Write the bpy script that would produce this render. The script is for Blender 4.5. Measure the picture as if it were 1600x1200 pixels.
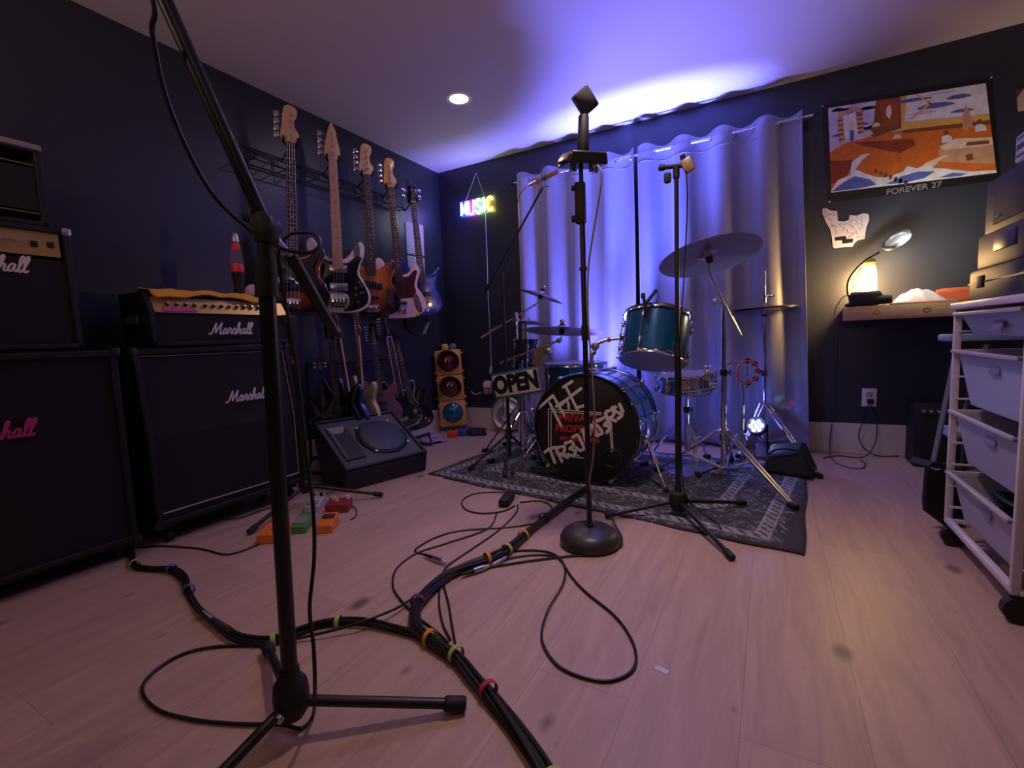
import bpy, bmesh, math, random
from mathutils import Vector, Matrix, Euler, Quaternion
random.seed(7)
PI = math.pi
C = bpy.context.scene.collection
for o in list(bpy.data.objects): bpy.data.objects.remove(o)

# ------------------------------------------------------------------ camera
CH = .84; FPX = 732.5
pit, rol, yaw = [math.radians(v) for v in (-5.40, -2.27, 28.89)]
fw = Vector((-math.sin(yaw)*math.cos(pit), math.cos(yaw)*math.cos(pit), math.sin(pit)))
rt0 = Vector((math.cos(yaw), math.sin(yaw), 0)); up0 = rt0.cross(fw)
rt = rt0*math.cos(rol)+up0*math.sin(rol); up = -rt0*math.sin(rol)+up0*math.cos(rol)
cam = bpy.data.cameras.new('camera'); cam_o = bpy.data.objects.new('camera', cam); C.objects.link(cam_o)
cam_o.matrix_world = Matrix(((rt.x, up.x, -fw.x, 0), (rt.y, up.y, -fw.y, 0), (rt.z, up.z, -fw.z, CH), (0, 0, 0, 1)))
cam.sensor_width = 36; cam.lens = 36*FPX/1600; cam.clip_start = .02
bpy.context.scene.camera = cam_o
CO = Vector((0, 0, CH))
def P(px, py, x=None, y=None, z=None):           # where the sight line through a point of the photograph meets a plane of the room
    d = fw + rt*((px-800)/FPX) + up*((600-py)/FPX)
    t = (x/d.x) if x is not None else (y/d.y) if y is not None else (z-CH)/d.z
    return CO + d*t
def PZ(px, py, xy):                              # same, at a given upright line: its height
    d = fw + rt*((px-800)/FPX) + up*((600-py)/FPX)
    t = (xy[0]*d.x+xy[1]*d.y)/(d.x**2+d.y**2)
    return CH + d.z*t

# ------------------------------------------------------------------ world, lights, exposure
w = bpy.data.worlds.new('world'); bpy.context.scene.world = w; w.use_nodes = True
w.node_tree.nodes['Background'].inputs[0].default_value = (.3, .25, .45, 1)
w.node_tree.nodes['Background'].inputs[1].default_value = .02
vs = bpy.context.scene.view_settings
vs.view_transform = 'Standard'; vs.look = 'None'; vs.gamma = 1; vs.exposure = 0; vs.use_curve_mapping = False
def light(kind, name, loc, energy, col, size=.1, to=None, spot=None, blend=.5, size_y=None, spread=None):
    l = bpy.data.lights.new(name, kind); l.energy = energy; l.color = col
    if kind == 'AREA':
        l.size = size
        if size_y: l.shape = 'RECTANGLE'; l.size_y = size_y
        else: l.shape = 'DISK'
        if spread: l.spread = math.radians(spread)
    else: l.shadow_soft_size = size
    if spot: l.spot_size = math.radians(spot); l.spot_blend = blend
    o = bpy.data.objects.new(name, l); C.objects.link(o); o.location = loc
    if to is not None: o.rotation_euler = (Vector(to)-Vector(loc)).to_track_quat('-Z', 'Y').to_euler()
    return o
RH = 2.446
LX, BY, RX, FY = -2.788, 3.759, 1.75, -1.9
# recessed downlights (one in view, the others above and behind the camera), dimmed and warm
light('AREA', 'downlight_lamp', (-1.826, 2.736, RH-.02), 3.0, (1, .70, .66), .11, to=(-1.826, 2.736, 0))
light('AREA', 'downlight_lamp', (-.50, 1.6, RH-.02), 7.0, (1, .70, .72), .12, to=(-.45, 1.85, 0), spread=105)
light('AREA', 'downlight_lamp', (-1.3, -.3, RH-.02), .8, (1, .58, .42), .12, to=(-1.3, -.3, 0))
# warm table lamps behind the camera washing the near ceiling
light('SPOT', 'torchere_lamp', (.7, -.9, 1.75), 38, (1, .66, .60), .08, to=(.6, -.2, 2.446), spot=160, blend=1)
light('SPOT', 'torchere_lamp', (-1.6, -.9, 1.75), 56, (1, .62, .50), .08, to=(-1.5, -.2, 2.446), spot=160, blend=1)
light('POINT', 'table_lamp', (-2.2, -1.1, 1.6), 1.5, (1, .52, .26), .1)
# LED wash lights on the floor behind the kit, pointing up the curtain
lu = light('SPOT', 'led_uplight', (-.70, 3.41, .22), 2000, (.12, .15, 1), .05, to=(-.60, 3.55, 2.446), spot=46, blend=.9); lu.rotation_euler = (PI-.07, -.054, 0); lu.scale = (1, .46, 1)
light('SPOT', 'led_uplight_wide', (-1.02, 3.40, .25), 520, (.17, .17, 1), .06, to=(-1.5, 3.0, 2.446), spot=104, blend=1)
light('SPOT', 'led_uplight_core', (-.98, 3.47, .30), 110, (.30, .36, 1), .03, to=(-1.02, 3.66, 1.5), spot=30, blend=1)
light('POINT', 'led_par_glow', (-.10, 3.28, .34), 2.2, (.14, .20, 1), .03)

# ------------------------------------------------------------------ materials
MC = {}
def srgb(h):
    h = h.lstrip('#'); v = [int(h[i:i+2], 16)/255 for i in (0, 2, 4)]
    return tuple(c/12.92 if c <= .04045 else ((c+.055)/1.055)**2.4 for c in v)
def mat(name, col=(.5, .5, .5), rough=.5, metal=0, emit=0, ecol=None, coat=0, alpha=1, trans=0, noise=0, nscale=8, ior=1.45, spec=.5, bump=0, bscale=60, sheen=0):
    if name in MC: return MC[name]
    if isinstance(col, str): col = srgb(col)
    m = bpy.data.materials.new(name); m.use_nodes = True; nt = m.node_tree; b = nt.nodes['Principled BSDF']
    b.inputs['Base Color'].default_value = (*col, 1); b.inputs['Roughness'].default_value = rough; b.inputs['Metallic'].default_value = metal
    b.inputs['Coat Weight'].default_value = coat; b.inputs['Coat Roughness'].default_value = .08
    b.inputs['Specular IOR Level'].default_value = spec; b.inputs['IOR'].default_value = ior
    b.inputs['Transmission Weight'].default_value = trans; b.inputs['Alpha'].default_value = alpha
    b.inputs['Sheen Weight'].default_value = sheen
    if emit:
        e = ecol or col; e = srgb(e) if isinstance(e, str) else e
        b.inputs['Emission Color'].default_value = (*e, 1); b.inputs['Emission Strength'].default_value = emit
    tc = nt.nodes.new('ShaderNodeTexCoord')
    if noise:
        n = nt.nodes.new('ShaderNodeTexNoise'); n.inputs['Scale'].default_value = nscale; n.inputs['Detail'].default_value = 5
        r = nt.nodes.new('ShaderNodeMapRange'); r.inputs[3].default_value = 1-noise; r.inputs[4].default_value = 1+noise
        mx = nt.nodes.new('ShaderNodeMix'); mx.data_type = 'RGBA'; mx.blend_type = 'MULTIPLY'; mx.inputs[0].default_value = 1
        mx.inputs[6].default_value = (*col, 1)
        nt.links.new(tc.outputs['Object'], n.inputs['Vector']); nt.links.new(n.outputs[0], r.inputs[0]); nt.links.new(r.outputs[0], mx.inputs[7])
        nt.links.new(mx.outputs[2], b.inputs['Base Color'])
    if bump:
        n = nt.nodes.new('ShaderNodeTexNoise'); n.inputs['Scale'].default_value = bscale; n.inputs['Detail'].default_value = 4
        bp = nt.nodes.new('ShaderNodeBump'); bp.inputs['Strength'].default_value = bump; bp.inputs['Distance'].default_value = .004
        nt.links.new(tc.outputs['Object'], n.inputs['Vector']); nt.links.new(n.outputs[0], bp.inputs['Height']); nt.links.new(bp.outputs[0], b.inputs['Normal'])
    MC[name] = m; return m
BLK = mat('black powder coat', (.012, .012, .014), .38)
TOLEX = mat('black tolex', (.008, .008, .010), .6, bump=.5, bscale=350)
GRILLE = mat('dark grille cloth', (.013, .012, .015), .8, bump=.4, bscale=500)
RUB = mat('black rubber', (.012, .012, .012), .6)
CHROME = mat('chrome', (.78, .78, .80), .12, 1)
DCHROME = mat('worn chrome', (.55, .55, .57), .28, 1)
BRASS = mat('brass', (.75, .55, .25), .25, 1)
BRONZE = mat('cymbal bronze', (.36, .27, .23), .34, 1, bump=.15, bscale=40)
WHITEP = mat('white plastic', (.72, .70, .72), .4)
CREAM = mat('cream trim', (.62, .56, .45), .5)
MAPLE = mat('maple', (.62, .38, .22), .35, noise=.12, nscale=14)
ROSE = mat('rosewood', (.055, .026, .02), .45, noise=.3, nscale=40)
STR = mat('steel strings', (.6, .6, .62), .3, 1)
CABLE = mat('black cable', (.012, .012, .013), .42)
TEAL = mat('teal lacquer drum shell', (.004, .10, .22), .22, .35, coat=1, noise=.25, nscale=5)
HEADW = mat('clear drum head', (.42, .38, .42), .35, trans=.0, alpha=.85)

# ------------------------------------------------------------------ building helpers
WM = {}
def thing(name, label, cat, loc=(0, 0, 0), rz=0, group=None, rot=None, scale=1):
    o = bpy.data.objects.new(name, None); C.objects.link(o); o.empty_display_size = .05
    o.location = loc; e = rot if rot is not None else (0, 0, rz); o.rotation_euler = e
    o['label'] = label; o['category'] = cat
    if group: o['group'] = group
    WM[o.name] = Matrix.Translation(Vector(loc)) @ Euler(e).to_matrix().to_4x4()
    return o
def tag(o, label, cat, group=None, kind=None):
    o['label'] = label; o['category'] = cat
    if group: o['group'] = group
    if kind: o['kind'] = kind
    return o
class MB:
    def __init__(s): s.bm = bmesh.new(); s.mi = 0
    def _new(s, f0):
        s.bm.faces.ensure_lookup_table()
        for f in s.bm.faces[f0:]: f.material_index = s.mi
    def box(s, c, size, rot=None, bev=0, m=None, seg=2):
        f0 = len(s.bm.faces); b2 = bmesh.new(); bmesh.ops.create_cube(b2, size=1)
        bmesh.ops.scale(b2, vec=Vector(size), verts=b2.verts)
        if bev: bmesh.ops.bevel(b2, geom=list(b2.edges), offset=bev, segments=seg, affect='EDGES', profile=.5)
        M = Matrix.Translation(Vector(c))
        if rot is not None: M = M @ (rot.to_4x4() if isinstance(rot, (Matrix, Quaternion)) and not isinstance(rot, Quaternion) else (rot.to_matrix().to_4x4() if isinstance(rot, Quaternion) else Euler(rot).to_matrix().to_4x4()))
        if m is not None: M = m @ M
        s.add(b2, M); return s
    def add(s, b2, M=None):
        vm = {}
        for v in b2.verts: vm[v] = s.bm.verts.new((M @ v.co) if M is not None else v.co)
        for f in b2.faces:
            try: nf = s.bm.faces.new([vm[v] for v in f.verts]); nf.material_index = s.mi
            except ValueError: pass
        b2.free()
    def cyl(s, a, b, r0, r1=None, n=16, cap=True):
        a = Vector(a); b = Vector(b); r1 = r0 if r1 is None else r1
        return s.tube([a, b], [r0, r1], n, cap)
    def tube(s, pts, r, n=8, cap=True, closed=False, flat=None):
        pts = [Vector(p) for p in pts]; N = len(pts)
        if N < 2: return s
        rs = r if isinstance(r, (list, tuple)) else [r]*N
        prev = None; rings = []
        for i, p in enumerate(pts):
            if closed: t = pts[(i+1) % N]-pts[i-1]
            else: t = pts[min(i+1, N-1)]-pts[max(i-1, 0)]
            if t.length < 1e-9: t = Vector((0, 0, 1))
            t.normalize()
            if prev is None:
                u = t.cross(Vector((0, 0, 1)))
                if u.length < .05: u = t.cross(Vector((1, 0, 0)))
                u.normalize()
            else:
                u = prev - t*prev.dot(t)
                if u.length < 1e-4: u = t.cross(Vector((.3, .9, .1)))
                u.normalize()
            prev = u; v = t.cross(u)
            rings.append([s.bm.verts.new(p+(u*math.cos(2*PI*k/n)+v*math.sin(2*PI*k/n))*rs[i]) for k in range(n)])
        M = N if closed else N-1
        for i in range(M):
            A = rings[i]; B = rings[(i+1) % N]
            for k in range(n):
                f = s.bm.faces.new((A[k], A[(k+1) % n], B[(k+1) % n], B[k])); f.material_index = s.mi
        if cap and not closed:
            for R_, rev in ((rings[0], True), (rings[-1], False)):
                try: f = s.bm.faces.new(R_[::-1] if rev else R_); f.material_index = s.mi
                except ValueError: pass
        return s
    def lathe(s, prof, o=(0, 0, 0), ax=(0, 0, 1), n=32, closed=False):
        o = Vector(o); q = Vector((0, 0, 1)).rotation_difference(Vector(ax).normalized()); rings = []
        for (r, z) in prof:
            if r < 1e-6: rings.append([s.bm.verts.new(o+q@Vector((0, 0, z)))])
            else: rings.append([s.bm.verts.new(o+q@Vector((r*math.cos(2*PI*k/n), r*math.sin(2*PI*k/n), z))) for k in range(n)])
        L = len(rings)
        for i in range(L if closed else L-1):
            A, B = rings[i], rings[(i+1) % L]
            if len(A) == 1 and len(B) == 1: continue
            for k in range(n):
                k2 = (k+1) % n
                if len(A) == 1: vs_ = (A[0], B[k], B[k2])[::-1]
                elif len(B) == 1: vs_ = (A[k], A[k2], B[0])
                else: vs_ = (A[k], A[k2], B[k2], B[k])
                f = s.bm.faces.new(vs_); f.material_index = s.mi
        return s
    def ball(s, c, r, n=16, sc=(1, 1, 1)):
        b2 = bmesh.new(); bmesh.ops.create_uvsphere(b2, u_segments=n, v_segments=max(6, n//2), radius=r)
        s.add(b2, Matrix.Translation(Vector(c)) @ Matrix.Diagonal((*sc, 1))); return s
    def prism(s, outline, t, m=None, bev=0, z0=0):   # outline in local XZ, thickness along local Y (front face at y=z0, facing -Y)
        b2 = bmesh.new(); vs_ = [b2.verts.new((x, z0, z)) for x, z in outline]
        f = b2.faces.new(vs_); f.normal_update()
        if f.normal.y > 0: f.normal_flip()
        r = bmesh.ops.extrude_face_region(b2, geom=[f]); nv = [e for e in r['geom'] if isinstance(e, bmesh.types.BMVert)]
        bmesh.ops.translate(b2, vec=(0, t, 0), verts=nv)
        bmesh.ops.recalc_face_normals(b2, faces=b2.faces)
        if bev:
            ed = [e for e in b2.edges if abs(e.verts[0].co.y-e.verts[1].co.y) < 1e-6]
            bmesh.ops.bevel(b2, geom=ed, offset=bev, segments=3, affect='EDGES', profile=.5)
        s.add(b2, m); return s
    def quad(s, a, b, c, d):
        f = s.bm.faces.new([s.bm.verts.new(Vector(p)) for p in (a, b, c, d)]); f.material_index = s.mi; return s
    def hexa(s, b4, t4):    # eight corners: bottom ring and top ring
        B = [s.bm.verts.new(Vector(p)) for p in b4]; T = [s.bm.verts.new(Vector(p)) for p in t4]
        fs = [B[::-1], T]+[[B[i], B[(i+1) % 4], T[(i+1) % 4], T[i]] for i in range(4)]
        for f in fs: s.bm.faces.new(f).material_index = s.mi
        return s
    def build(s, name, m, parent=None, smooth=True, world=False, ang=40, bev=0, xf=None, sub=0):
        bm = s.bm
        if xf is not None: bmesh.ops.transform(bm, matrix=xf, verts=bm.verts)
        if parent is not None and world: bmesh.ops.transform(bm, matrix=WM[parent.name].inverted(), verts=bm.verts)
        bmesh.ops.recalc_face_normals(bm, faces=bm.faces)
        me = bpy.data.meshes.new(name); 
        loc = Vector((0, 0, 0))
        if parent is None and bm.verts:   # a one-mesh thing: origin at its base
            mn = Vector((min(v.co[i] for v in bm.verts) for i in range(3))); mxx = Vector((max(v.co[i] for v in bm.verts) for i in range(3)))
            loc = Vector(((mn.x+mxx.x)/2, (mn.y+mxx.y)/2, mn.z)); bmesh.ops.translate(bm, vec=-loc, verts=bm.verts)
        bm.to_mesh(me); bm.free()
        for mm in (m if isinstance(m, (list, tuple)) else [m]): me.materials.append(mm)
        if smooth:
            me.shade_smooth()
            try: me.set_sharp_from_angle(angle=math.radians(ang))
            except Exception: pass
        o = bpy.data.objects.new(name, me); C.objects.link(o); o.location = loc
        if parent is not None: o.parent = parent; WM[o.name] = WM[parent.name]
        else: WM[o.name] = Matrix.Translation(loc)
        if bev:
            b = o.modifiers.new('bevel', 'BEVEL'); b.width = bev; b.segments = 2; b.limit_method = 'ANGLE'
        if sub:
            b = o.modifiers.new('sub', 'SUBSURF'); b.levels = b.render_levels = sub
        return o
def copy_tree(o, loc=None, rot=None, label=None, parent=None):
    c = o.copy(); C.objects.link(c)
    if parent is not None: c.parent = parent
    if loc is not None: c.location = loc
    if rot is not None: c.rotation_euler = rot
    if label: c['label'] = label
    for ch in o.children: copy_tree(ch, parent=c)
    return c
def smooth_path(pts, k=8, closed=False):
    pts = [Vector(p) for p in pts]; N = len(pts); out = []
    M = N if closed else N-1
    for i in range(M):
        if closed: p0, p1, p2, p3 = pts[i-1], pts[i], pts[(i+1) % N], pts[(i+2) % N]
        else: p0, p1, p2, p3 = pts[max(i-1, 0)], pts[i], pts[i+1], pts[min(i+2, N-1)]
        for j in range(k):
            t = j/k
            out.append(.5*((2*p1)+(p2-p0)*t+(2*p0-5*p1+4*p2-p3)*t*t+(3*p1-p0-3*p2+p3)*t**3))
    if not closed: out.append(pts[-1])
    return out
def sm2(pts, k=6):
    return [(v.x, v.z) for v in smooth_path([(x, 0, z) for x, z in pts], k, True)]
def struct(name, bm, m, **kw):
    o = bm.build(name, m, **kw); o['kind'] = 'structure'; return o
def text_bm(s, size, depth=.002, off=0, wx=1, shear=0):
    cu = bpy.data.curves.new('t', 'FONT'); cu.body = s; cu.size = size; cu.extrude = depth/2; cu.offset = off; cu.align_x = 'CENTER'; cu.align_y = 'CENTER'; cu.shear = shear
    o = bpy.data.objects.new('t', cu); C.objects.link(o); bpy.context.view_layer.update()
    me = bpy.data.meshes.new_from_object(o.evaluated_get(bpy.context.evaluated_depsgraph_get()))
    b = bmesh.new(); b.from_mesh(me); bpy.data.objects.remove(o); bpy.data.curves.remove(cu); bpy.data.meshes.remove(me)
    # stand it up in the local XZ plane facing -Y
    bmesh.ops.transform(b, matrix=Matrix.Rotation(PI/2, 4, 'X') @ Matrix.Diagonal((wx, 1, 1, 1)), verts=b.verts)
    return b
def frame(o, xdir, zdir):          # matrix with local X=xdir, Z=zdir, front (-Y) = outward
    x = Vector(xdir).normalized(); z = Vector(zdir); z = (z-x*z.dot(x)).normalized(); y = z.cross(x)
    return Matrix(((x.x, y.x, z.x, o[0]), (x.y, y.y, z.y, o[1]), (x.z, y.z, z.z, o[2]), (0, 0, 0, 1)))
# connected script lettering drawn as strokes (local XZ)
SCRIPT = [[(-.15, .12), (-.05, 0), (.12, .08), (.3, .55), (.45, 1.05)], [(.45, 1.05), (.46, .6), (.50, .08)], [(.50, .08), (.68, .5), (.98, 1.08)],
          [(.98, 1.08), (.93, .6), (.90, .12), (1.0, 0), (1.12, .12)],
          [(1.52, .5), (1.34, .52), (1.2, .25), (1.27, .02), (1.42, .12), (1.54, .5), (1.5, .12), (1.6, .02), (1.72, .2)],
          [(1.72, .2), (1.8, .62), (1.84, .48), (1.98, .48), (1.94, .12), (2.02, .02), (2.1, .12)],
          [(2.1, .12), (2.28, .58), (2.42, .25), (2.36, .0), (2.2, .04)], [(2.38, .02), (2.5, .1), (2.74, .85), (2.7, 1.1), (2.6, .9), (2.56, 0)],
          [(2.57, .15), (2.74, .52), (2.86, .42), (2.82, .1), (2.92, .02), (3.0, .1)],
          [(3.36, .5), (3.18, .52), (3.04, .25), (3.11, .02), (3.26, .12), (3.38, .5), (3.34, .12), (3.44, .02), (3.52, .12)],
          [(3.52, .12), (3.76, .85), (3.72, 1.12), (3.6, .9), (3.6, .12), (3.7, 0), (3.8, .12)],
          [(3.8, .12), (4.04, .85), (4.0, 1.12), (3.88, .9), (3.88, .12), (3.98, 0), (4.12, .14)]]
def script_logo(M, width, m, parent, clip=None):
    mb = MB(); sc = width/4.6
    for i, st in enumerate(SCRIPT):
        p = smooth_path([((x+.22*z-2.1)*sc, 0, (z-.5)*sc*1.02) for x, z in st], 5)
        if clip: p = [q for q in p if q.x > clip]
        if len(p) > 1: mb.tube(p, sc*.075, 6)
    bmesh.ops.scale(mb.bm, vec=(1, .5, 1), verts=mb.bm.verts)
    return mb.build('script_badge', m, parent, world=True, xf=M)
LOGOW = mat('white script badge', (.80, .74, .76), .4)
LOGOP = mat('pink painted script badge', (.62, .04, .25), .5)

# ------------------------------------------------------------------ room shell
WALL = mat('navy wall paint', (.029, .033, .050), .40, bump=.12, bscale=140)
CEIL = mat('ceiling paint', (.62, .58, .60), .85)
BASE = mat('baseboard paint', (.62, .56, .50), .45)
def floor_mat():
    m = bpy.data.materials.new('pale oak planks'); m.use_nodes = True; nt = m.node_tree; N = nt.nodes; L = nt.links; b = N['Principled BSDF']
    tc = N.new('ShaderNodeTexCoord')
    mp = N.new('ShaderNodeMapping'); mp.inputs['Rotation'].default_value = (0, 0, PI/2); mp.inputs['Location'].default_value = (.354, .046, 0)
    L.new(tc.outputs['Object'], mp.inputs['Vector'])
    br = N.new('ShaderNodeTexBrick'); br.offset = .37; br.inputs['Scale'].default_value = 1
    br.inputs['Brick Width'].default_value = 1.75; br.inputs['Row Height'].default_value = .232; br.inputs['Mortar Size'].default_value = .0009
    br.inputs['Mortar Smooth'].default_value = .3
    br.inputs['Color1'].default_value = (.51, .355, .28, 1); br.inputs['Color2'].default_value = (.45, .31, .24, 1); br.inputs['Mortar'].default_value = (.30, .19, .14, 1)
    L.new(mp.outputs[0], br.inputs['Vector'])
    m2 = N.new('ShaderNodeMapping'); m2.inputs['Scale'].default_value = (11, 1.1, 1); L.new(tc.outputs['Object'], m2.inputs['Vector'])
    n1 = N.new('ShaderNodeTexNoise'); n1.inputs['Scale'].default_value = 2.2; n1.inputs['Detail'].default_value = 7; n1.inputs['Distortion'].default_value = 1.2; L.new(m2.outputs[0], n1.inputs['Vector'])
    r1 = N.new('ShaderNodeMapRange'); r1.inputs[1].default_value = .3; r1.inputs[2].default_value = .7; r1.inputs[3].default_value = .86; r1.inputs[4].default_value = 1.10; L.new(n1.outputs[0], r1.inputs[0])
    mx = N.new('ShaderNodeMix'); mx.data_type = 'RGBA'; mx.blend_type = 'MULTIPLY'; mx.inputs[0].default_value = 1
    L.new(br.outputs[0], mx.inputs[6]); L.new(r1.outputs[0], mx.inputs[7])
    # knots: sparse dark ellipses
    m3 = N.new('ShaderNodeMapping'); m3.inputs['Scale'].default_value = (5.2, 3.0, 1); L.new(tc.outputs['Object'], m3.inputs['Vector'])
    vo = N.new('ShaderNodeTexVoronoi'); vo.voronoi_dimensions = '2D'; vo.inputs['Scale'].default_value = 1.0; L.new(m3.outputs[0], vo.inputs['Vector'])
    sep = N.new('ShaderNodeSeparateColor'); L.new(vo.outputs['Color'], sep.inputs[0])
    th = N.new('ShaderNodeMapRange'); th.inputs[1].default_value = .66; th.inputs[2].default_value = 1; th.inputs[3].default_value = 0; th.inputs[4].default_value = .16; L.new(sep.outputs[0], th.inputs[0])
    dv = N.new('ShaderNodeMath'); dv.operation = 'SUBTRACT'; L.new(th.outputs[0], dv.inputs[0]); L.new(vo.outputs['Distance'], dv.inputs[1])
    kn = N.new('ShaderNodeMapRange'); kn.inputs[1].default_value = -.035; kn.inputs[2].default_value = .07; kn.inputs[3].default_value = 0; kn.inputs[4].default_value = .8; L.new(dv.outputs[0], kn.inputs[0])
    mk = N.new('ShaderNodeMix'); mk.data_type = 'RGBA'; L.new(kn.outputs[0], mk.inputs[0]); L.new(mx.outputs[2], mk.inputs[6]); mk.inputs[7].default_value = (.10, .06, .055, 1)
    L.new(mk.outputs[2], b.inputs['Base Color']); b.inputs['Roughness'].default_value = .42
    bp = N.new('ShaderNodeBump'); bp.inputs['Strength'].default_value = .12; bp.inputs['Distance'].default_value = .002; L.new(n1.outputs[0], bp.inputs['Height']); L.new(bp.outputs[0], b.inputs['Normal'])
    return m
T = .1
struct('floor', MB().box(((LX+RX)/2, (FY+BY)/2, -T/2), (RX-LX+2*T, BY-FY+2*T, T)), floor_mat(), smooth=False)
for o in (bpy.data.objects['floor'],):      # keep the plank pattern in room coordinates
    me = o.data; me.transform(Matrix.Translation(o.location)); o.location = (0, 0, 0)
struct('ceiling', MB().box(((LX+RX)/2, (FY+BY)/2, RH+T/2), (RX-LX+2*T, BY-FY+2*T, T)), CEIL, smooth=False)
struct('wall_left', MB().box((LX-T/2, (FY+BY)/2, RH/2), (T, BY-FY+2*T, RH)), WALL, smooth=False)
struct('wall_right', MB().box((RX+T/2, (FY+BY)/2, RH/2), (T, BY-FY+2*T, RH)), WALL, smooth=False)
struct('wall_back', MB().box(((LX+RX)/2, BY+T/2, RH/2), (RX-LX, T, RH)), WALL, smooth=False)
struct('wall_front', MB().box(((LX+RX)/2, FY-T/2, RH/2), (RX-LX, T, RH)), WALL, smooth=False)
struct('baseboard_back', MB().box(((LX+RX)/2, BY-.008, .101), (RX-LX, .016, .202), bev=.003), BASE, smooth=False)
struct('baseboard_left', MB().box((LX+.008, (FY+BY)/2, .101), (.016, BY-FY-.04, .202), bev=.003), BASE, smooth=False)

# ------------------------------------------------------------------ recessed light
t = thing('recessed_light', 'round recessed ceiling light, lit', 'ceiling light', (-1.826, 2.736, RH))
MB().lathe([(.062, 0), (.062, -.004), (.086, -.007), (.09, -.003), (.09, 0)], n=40).build('trim_ring', mat('light trim', (.75, .7, .68), .5), t)
MB().lathe([(0, -.003), (.062, -.003), (.062, -.001), (0, -.001)], n=40).build('lens', mat('lit lens', (1, .9, .85), .4, emit=16, ecol=(1, .80, .68)), t)

# ------------------------------------------------------------------ curtain rod and curtains
RY = 3.668; RZ = 2.165
CURT = mat('pale satin curtain', (.25, .25, .31), .42, sheen=.3, noise=.05, nscale=6, bump=.25, bscale=9)
t = thing('curtain_rod', 'thin steel curtain rod running along the back wall', 'curtain rod', (-1.95, RY, RZ))
MB().cyl((-1.93, RY, RZ), (.23, RY, RZ+.012), .0085, n=14).build('rod', CHROME, t, world=True)
for x in (-1.95, .24): MB().lathe([(0, -.02), (.014, -.014), (.017, 0), (.014, .014), (0, .02)], (x, RY, RZ+(.012 if x > 0 else 0)), (1, 0, 0), 16).build('finial', BLK, t, world=True)
for x in (-1.86, .19): MB().box((x, RY+.046, RZ-.006), (.02, BY-RY-.001, .012)).box((x, BY-.004, RZ-.01), (.03, .008, .07)).build('wall_bracket', BLK, t, world=True)
def curtain(x0, x1, b0, b1, nper, ph, seed, label):
    rnd = random.Random(seed); t = thing('curtain', label, 'curtain', ((x0+x1)/2, RY, RZ), group='curtain panels on the back wall')
    NU, NV = nper*22, 44; mb = MB(); top = RZ+.055; bot = .025
    jit = [rnd.uniform(-.12, .12) for _ in range(nper*2+2)]
    g = []
    for j in range(NV+1):
        v = j/NV; z = top+(bot-top)*v; row = []
        for i in range(NU+1):
            u = i/NU; xa = x0+(x1-x0)*u; xb = b0+(b1-b0)*u
            k = v**1.3
            a = ph+u*nper*2*PI; q = math.sin(a)
            amp = .036*(1-.25*v)*(1+.35*jit[int(u*nper*2)]*v)
            y = RY - amp*(abs(q)**.75)*(1 if q > 0 else -1) - .012*v
            y += .006*v*math.sin(3*a+2+5*v) + .003*math.sin(9*v+7*u*nper)*v
            x = xa+(xb-xa)*k + .012*v*math.sin(2*a+3*v)
            zz = z + (.012*q if j == 0 else 0)
            row.append(mb.bm.verts.new((x, min(y, BY-.022), zz)))
        g.append(row)
    for j in range(NV):
        for i in range(NU): mb.bm.faces.new((g[j][i], g[j][i+1], g[j+1][i+1], g[j+1][i]))
    o = mb.build('cloth', CURT, t, world=True, ang=180)
    s = o.modifiers.new('thick', 'SOLIDIFY'); s.thickness = .0025; s.offset = 0
    # stitched header seam and hem are ridges of their own
    for zz in (RZ-.06,):
        sm = MB(); pts = []
        for i in range(NU+1):
            u = i/NU; a = ph+u*nper*2*PI; q = math.sin(a); amp = .036
            pts.append((x0+(x1-x0)*u, RY-amp*(abs(q)**.75)*(1 if q > 0 else -1)-.003, zz))
        sm.tube(pts, .0011, 4).build('header_seam', CURT, t, world=True)
    for k in range(nper*2+1):
        a = k*PI; u = (a-ph)/(nper*2*PI)
        if .01 < u < .99:
            x = x0+(x1-x0)*u; d = Vector((.85, .5 if k % 2 else -.5, 0)).normalized()
            MB().lathe([(.017+.006*math.cos(c*PI/4), .0045*math.sin(c*PI/4)) for c in range(8)], (x, RY, RZ), d, 24, closed=True).build('grommet', CHROME, t, world=True)
curtain(-1.885, -.905, -1.90, -.90, 4, .5, 3, 'left pale curtain panel on steel rod, lit blue, nearest the neon sign')
curtain(-.875, .165, -.87, .245, 4, .3, 5, 'right pale curtain panel on steel rod, beside the poster wall, flaring at its foot')

# ------------------------------------------------------------------ neon sign, its cord, adapter, wall outlets
NS = frame(tuple(P(746, 322, y=BY-.03)), (1, 0, 0), (0, 0, 1))
t = thing('neon_sign', 'lit multicoloured neon sign reading MUSIC hanging near the room corner', 'neon sign', tuple(P(746, 322, y=BY-.03)))
def neon(name, strokes, col, e, ox):
    mb = MB()
    for st in strokes: mb.tube(smooth_path([((ox+x*.060), 0, (z-.5)*.118) for x, z in st], 5) if len(st) > 3 else [((ox+x*.060), 0, (z-.5)*.118) for x, z in st], .0064, 8)
    mb.build(name, mat('neon '+name+str(ox), col, .5, emit=e, ecol=col), t, world=True, xf=NS)
neon('letter', [[(0, 0), (.05, 1)], [(.05, 1), (.5, .15)], [(.5, .15), (.95, 1)], [(.95, 1), (1, 0)]], (.05, .12, 1), 60, -.180)
neon('letter', [[(.05, 1), (.05, .3), (.2, .03), (.5, 0), (.8, .03), (.95, .3), (.95, 1)]], (1, .10, .8), 38, -.101)
neon('letter', [[(.92, .85), (.6, 1), (.2, .95), (.08, .72), (.3, .55), (.7, .45), (.9, .25), (.7, .03), (.35, 0), (.05, .15)]], (.25, 1, .45), 34, -.022)
neon('letter', [[(.5, 0), (.5, 1)]], (.55, 1, .3), 34, .035)
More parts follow.
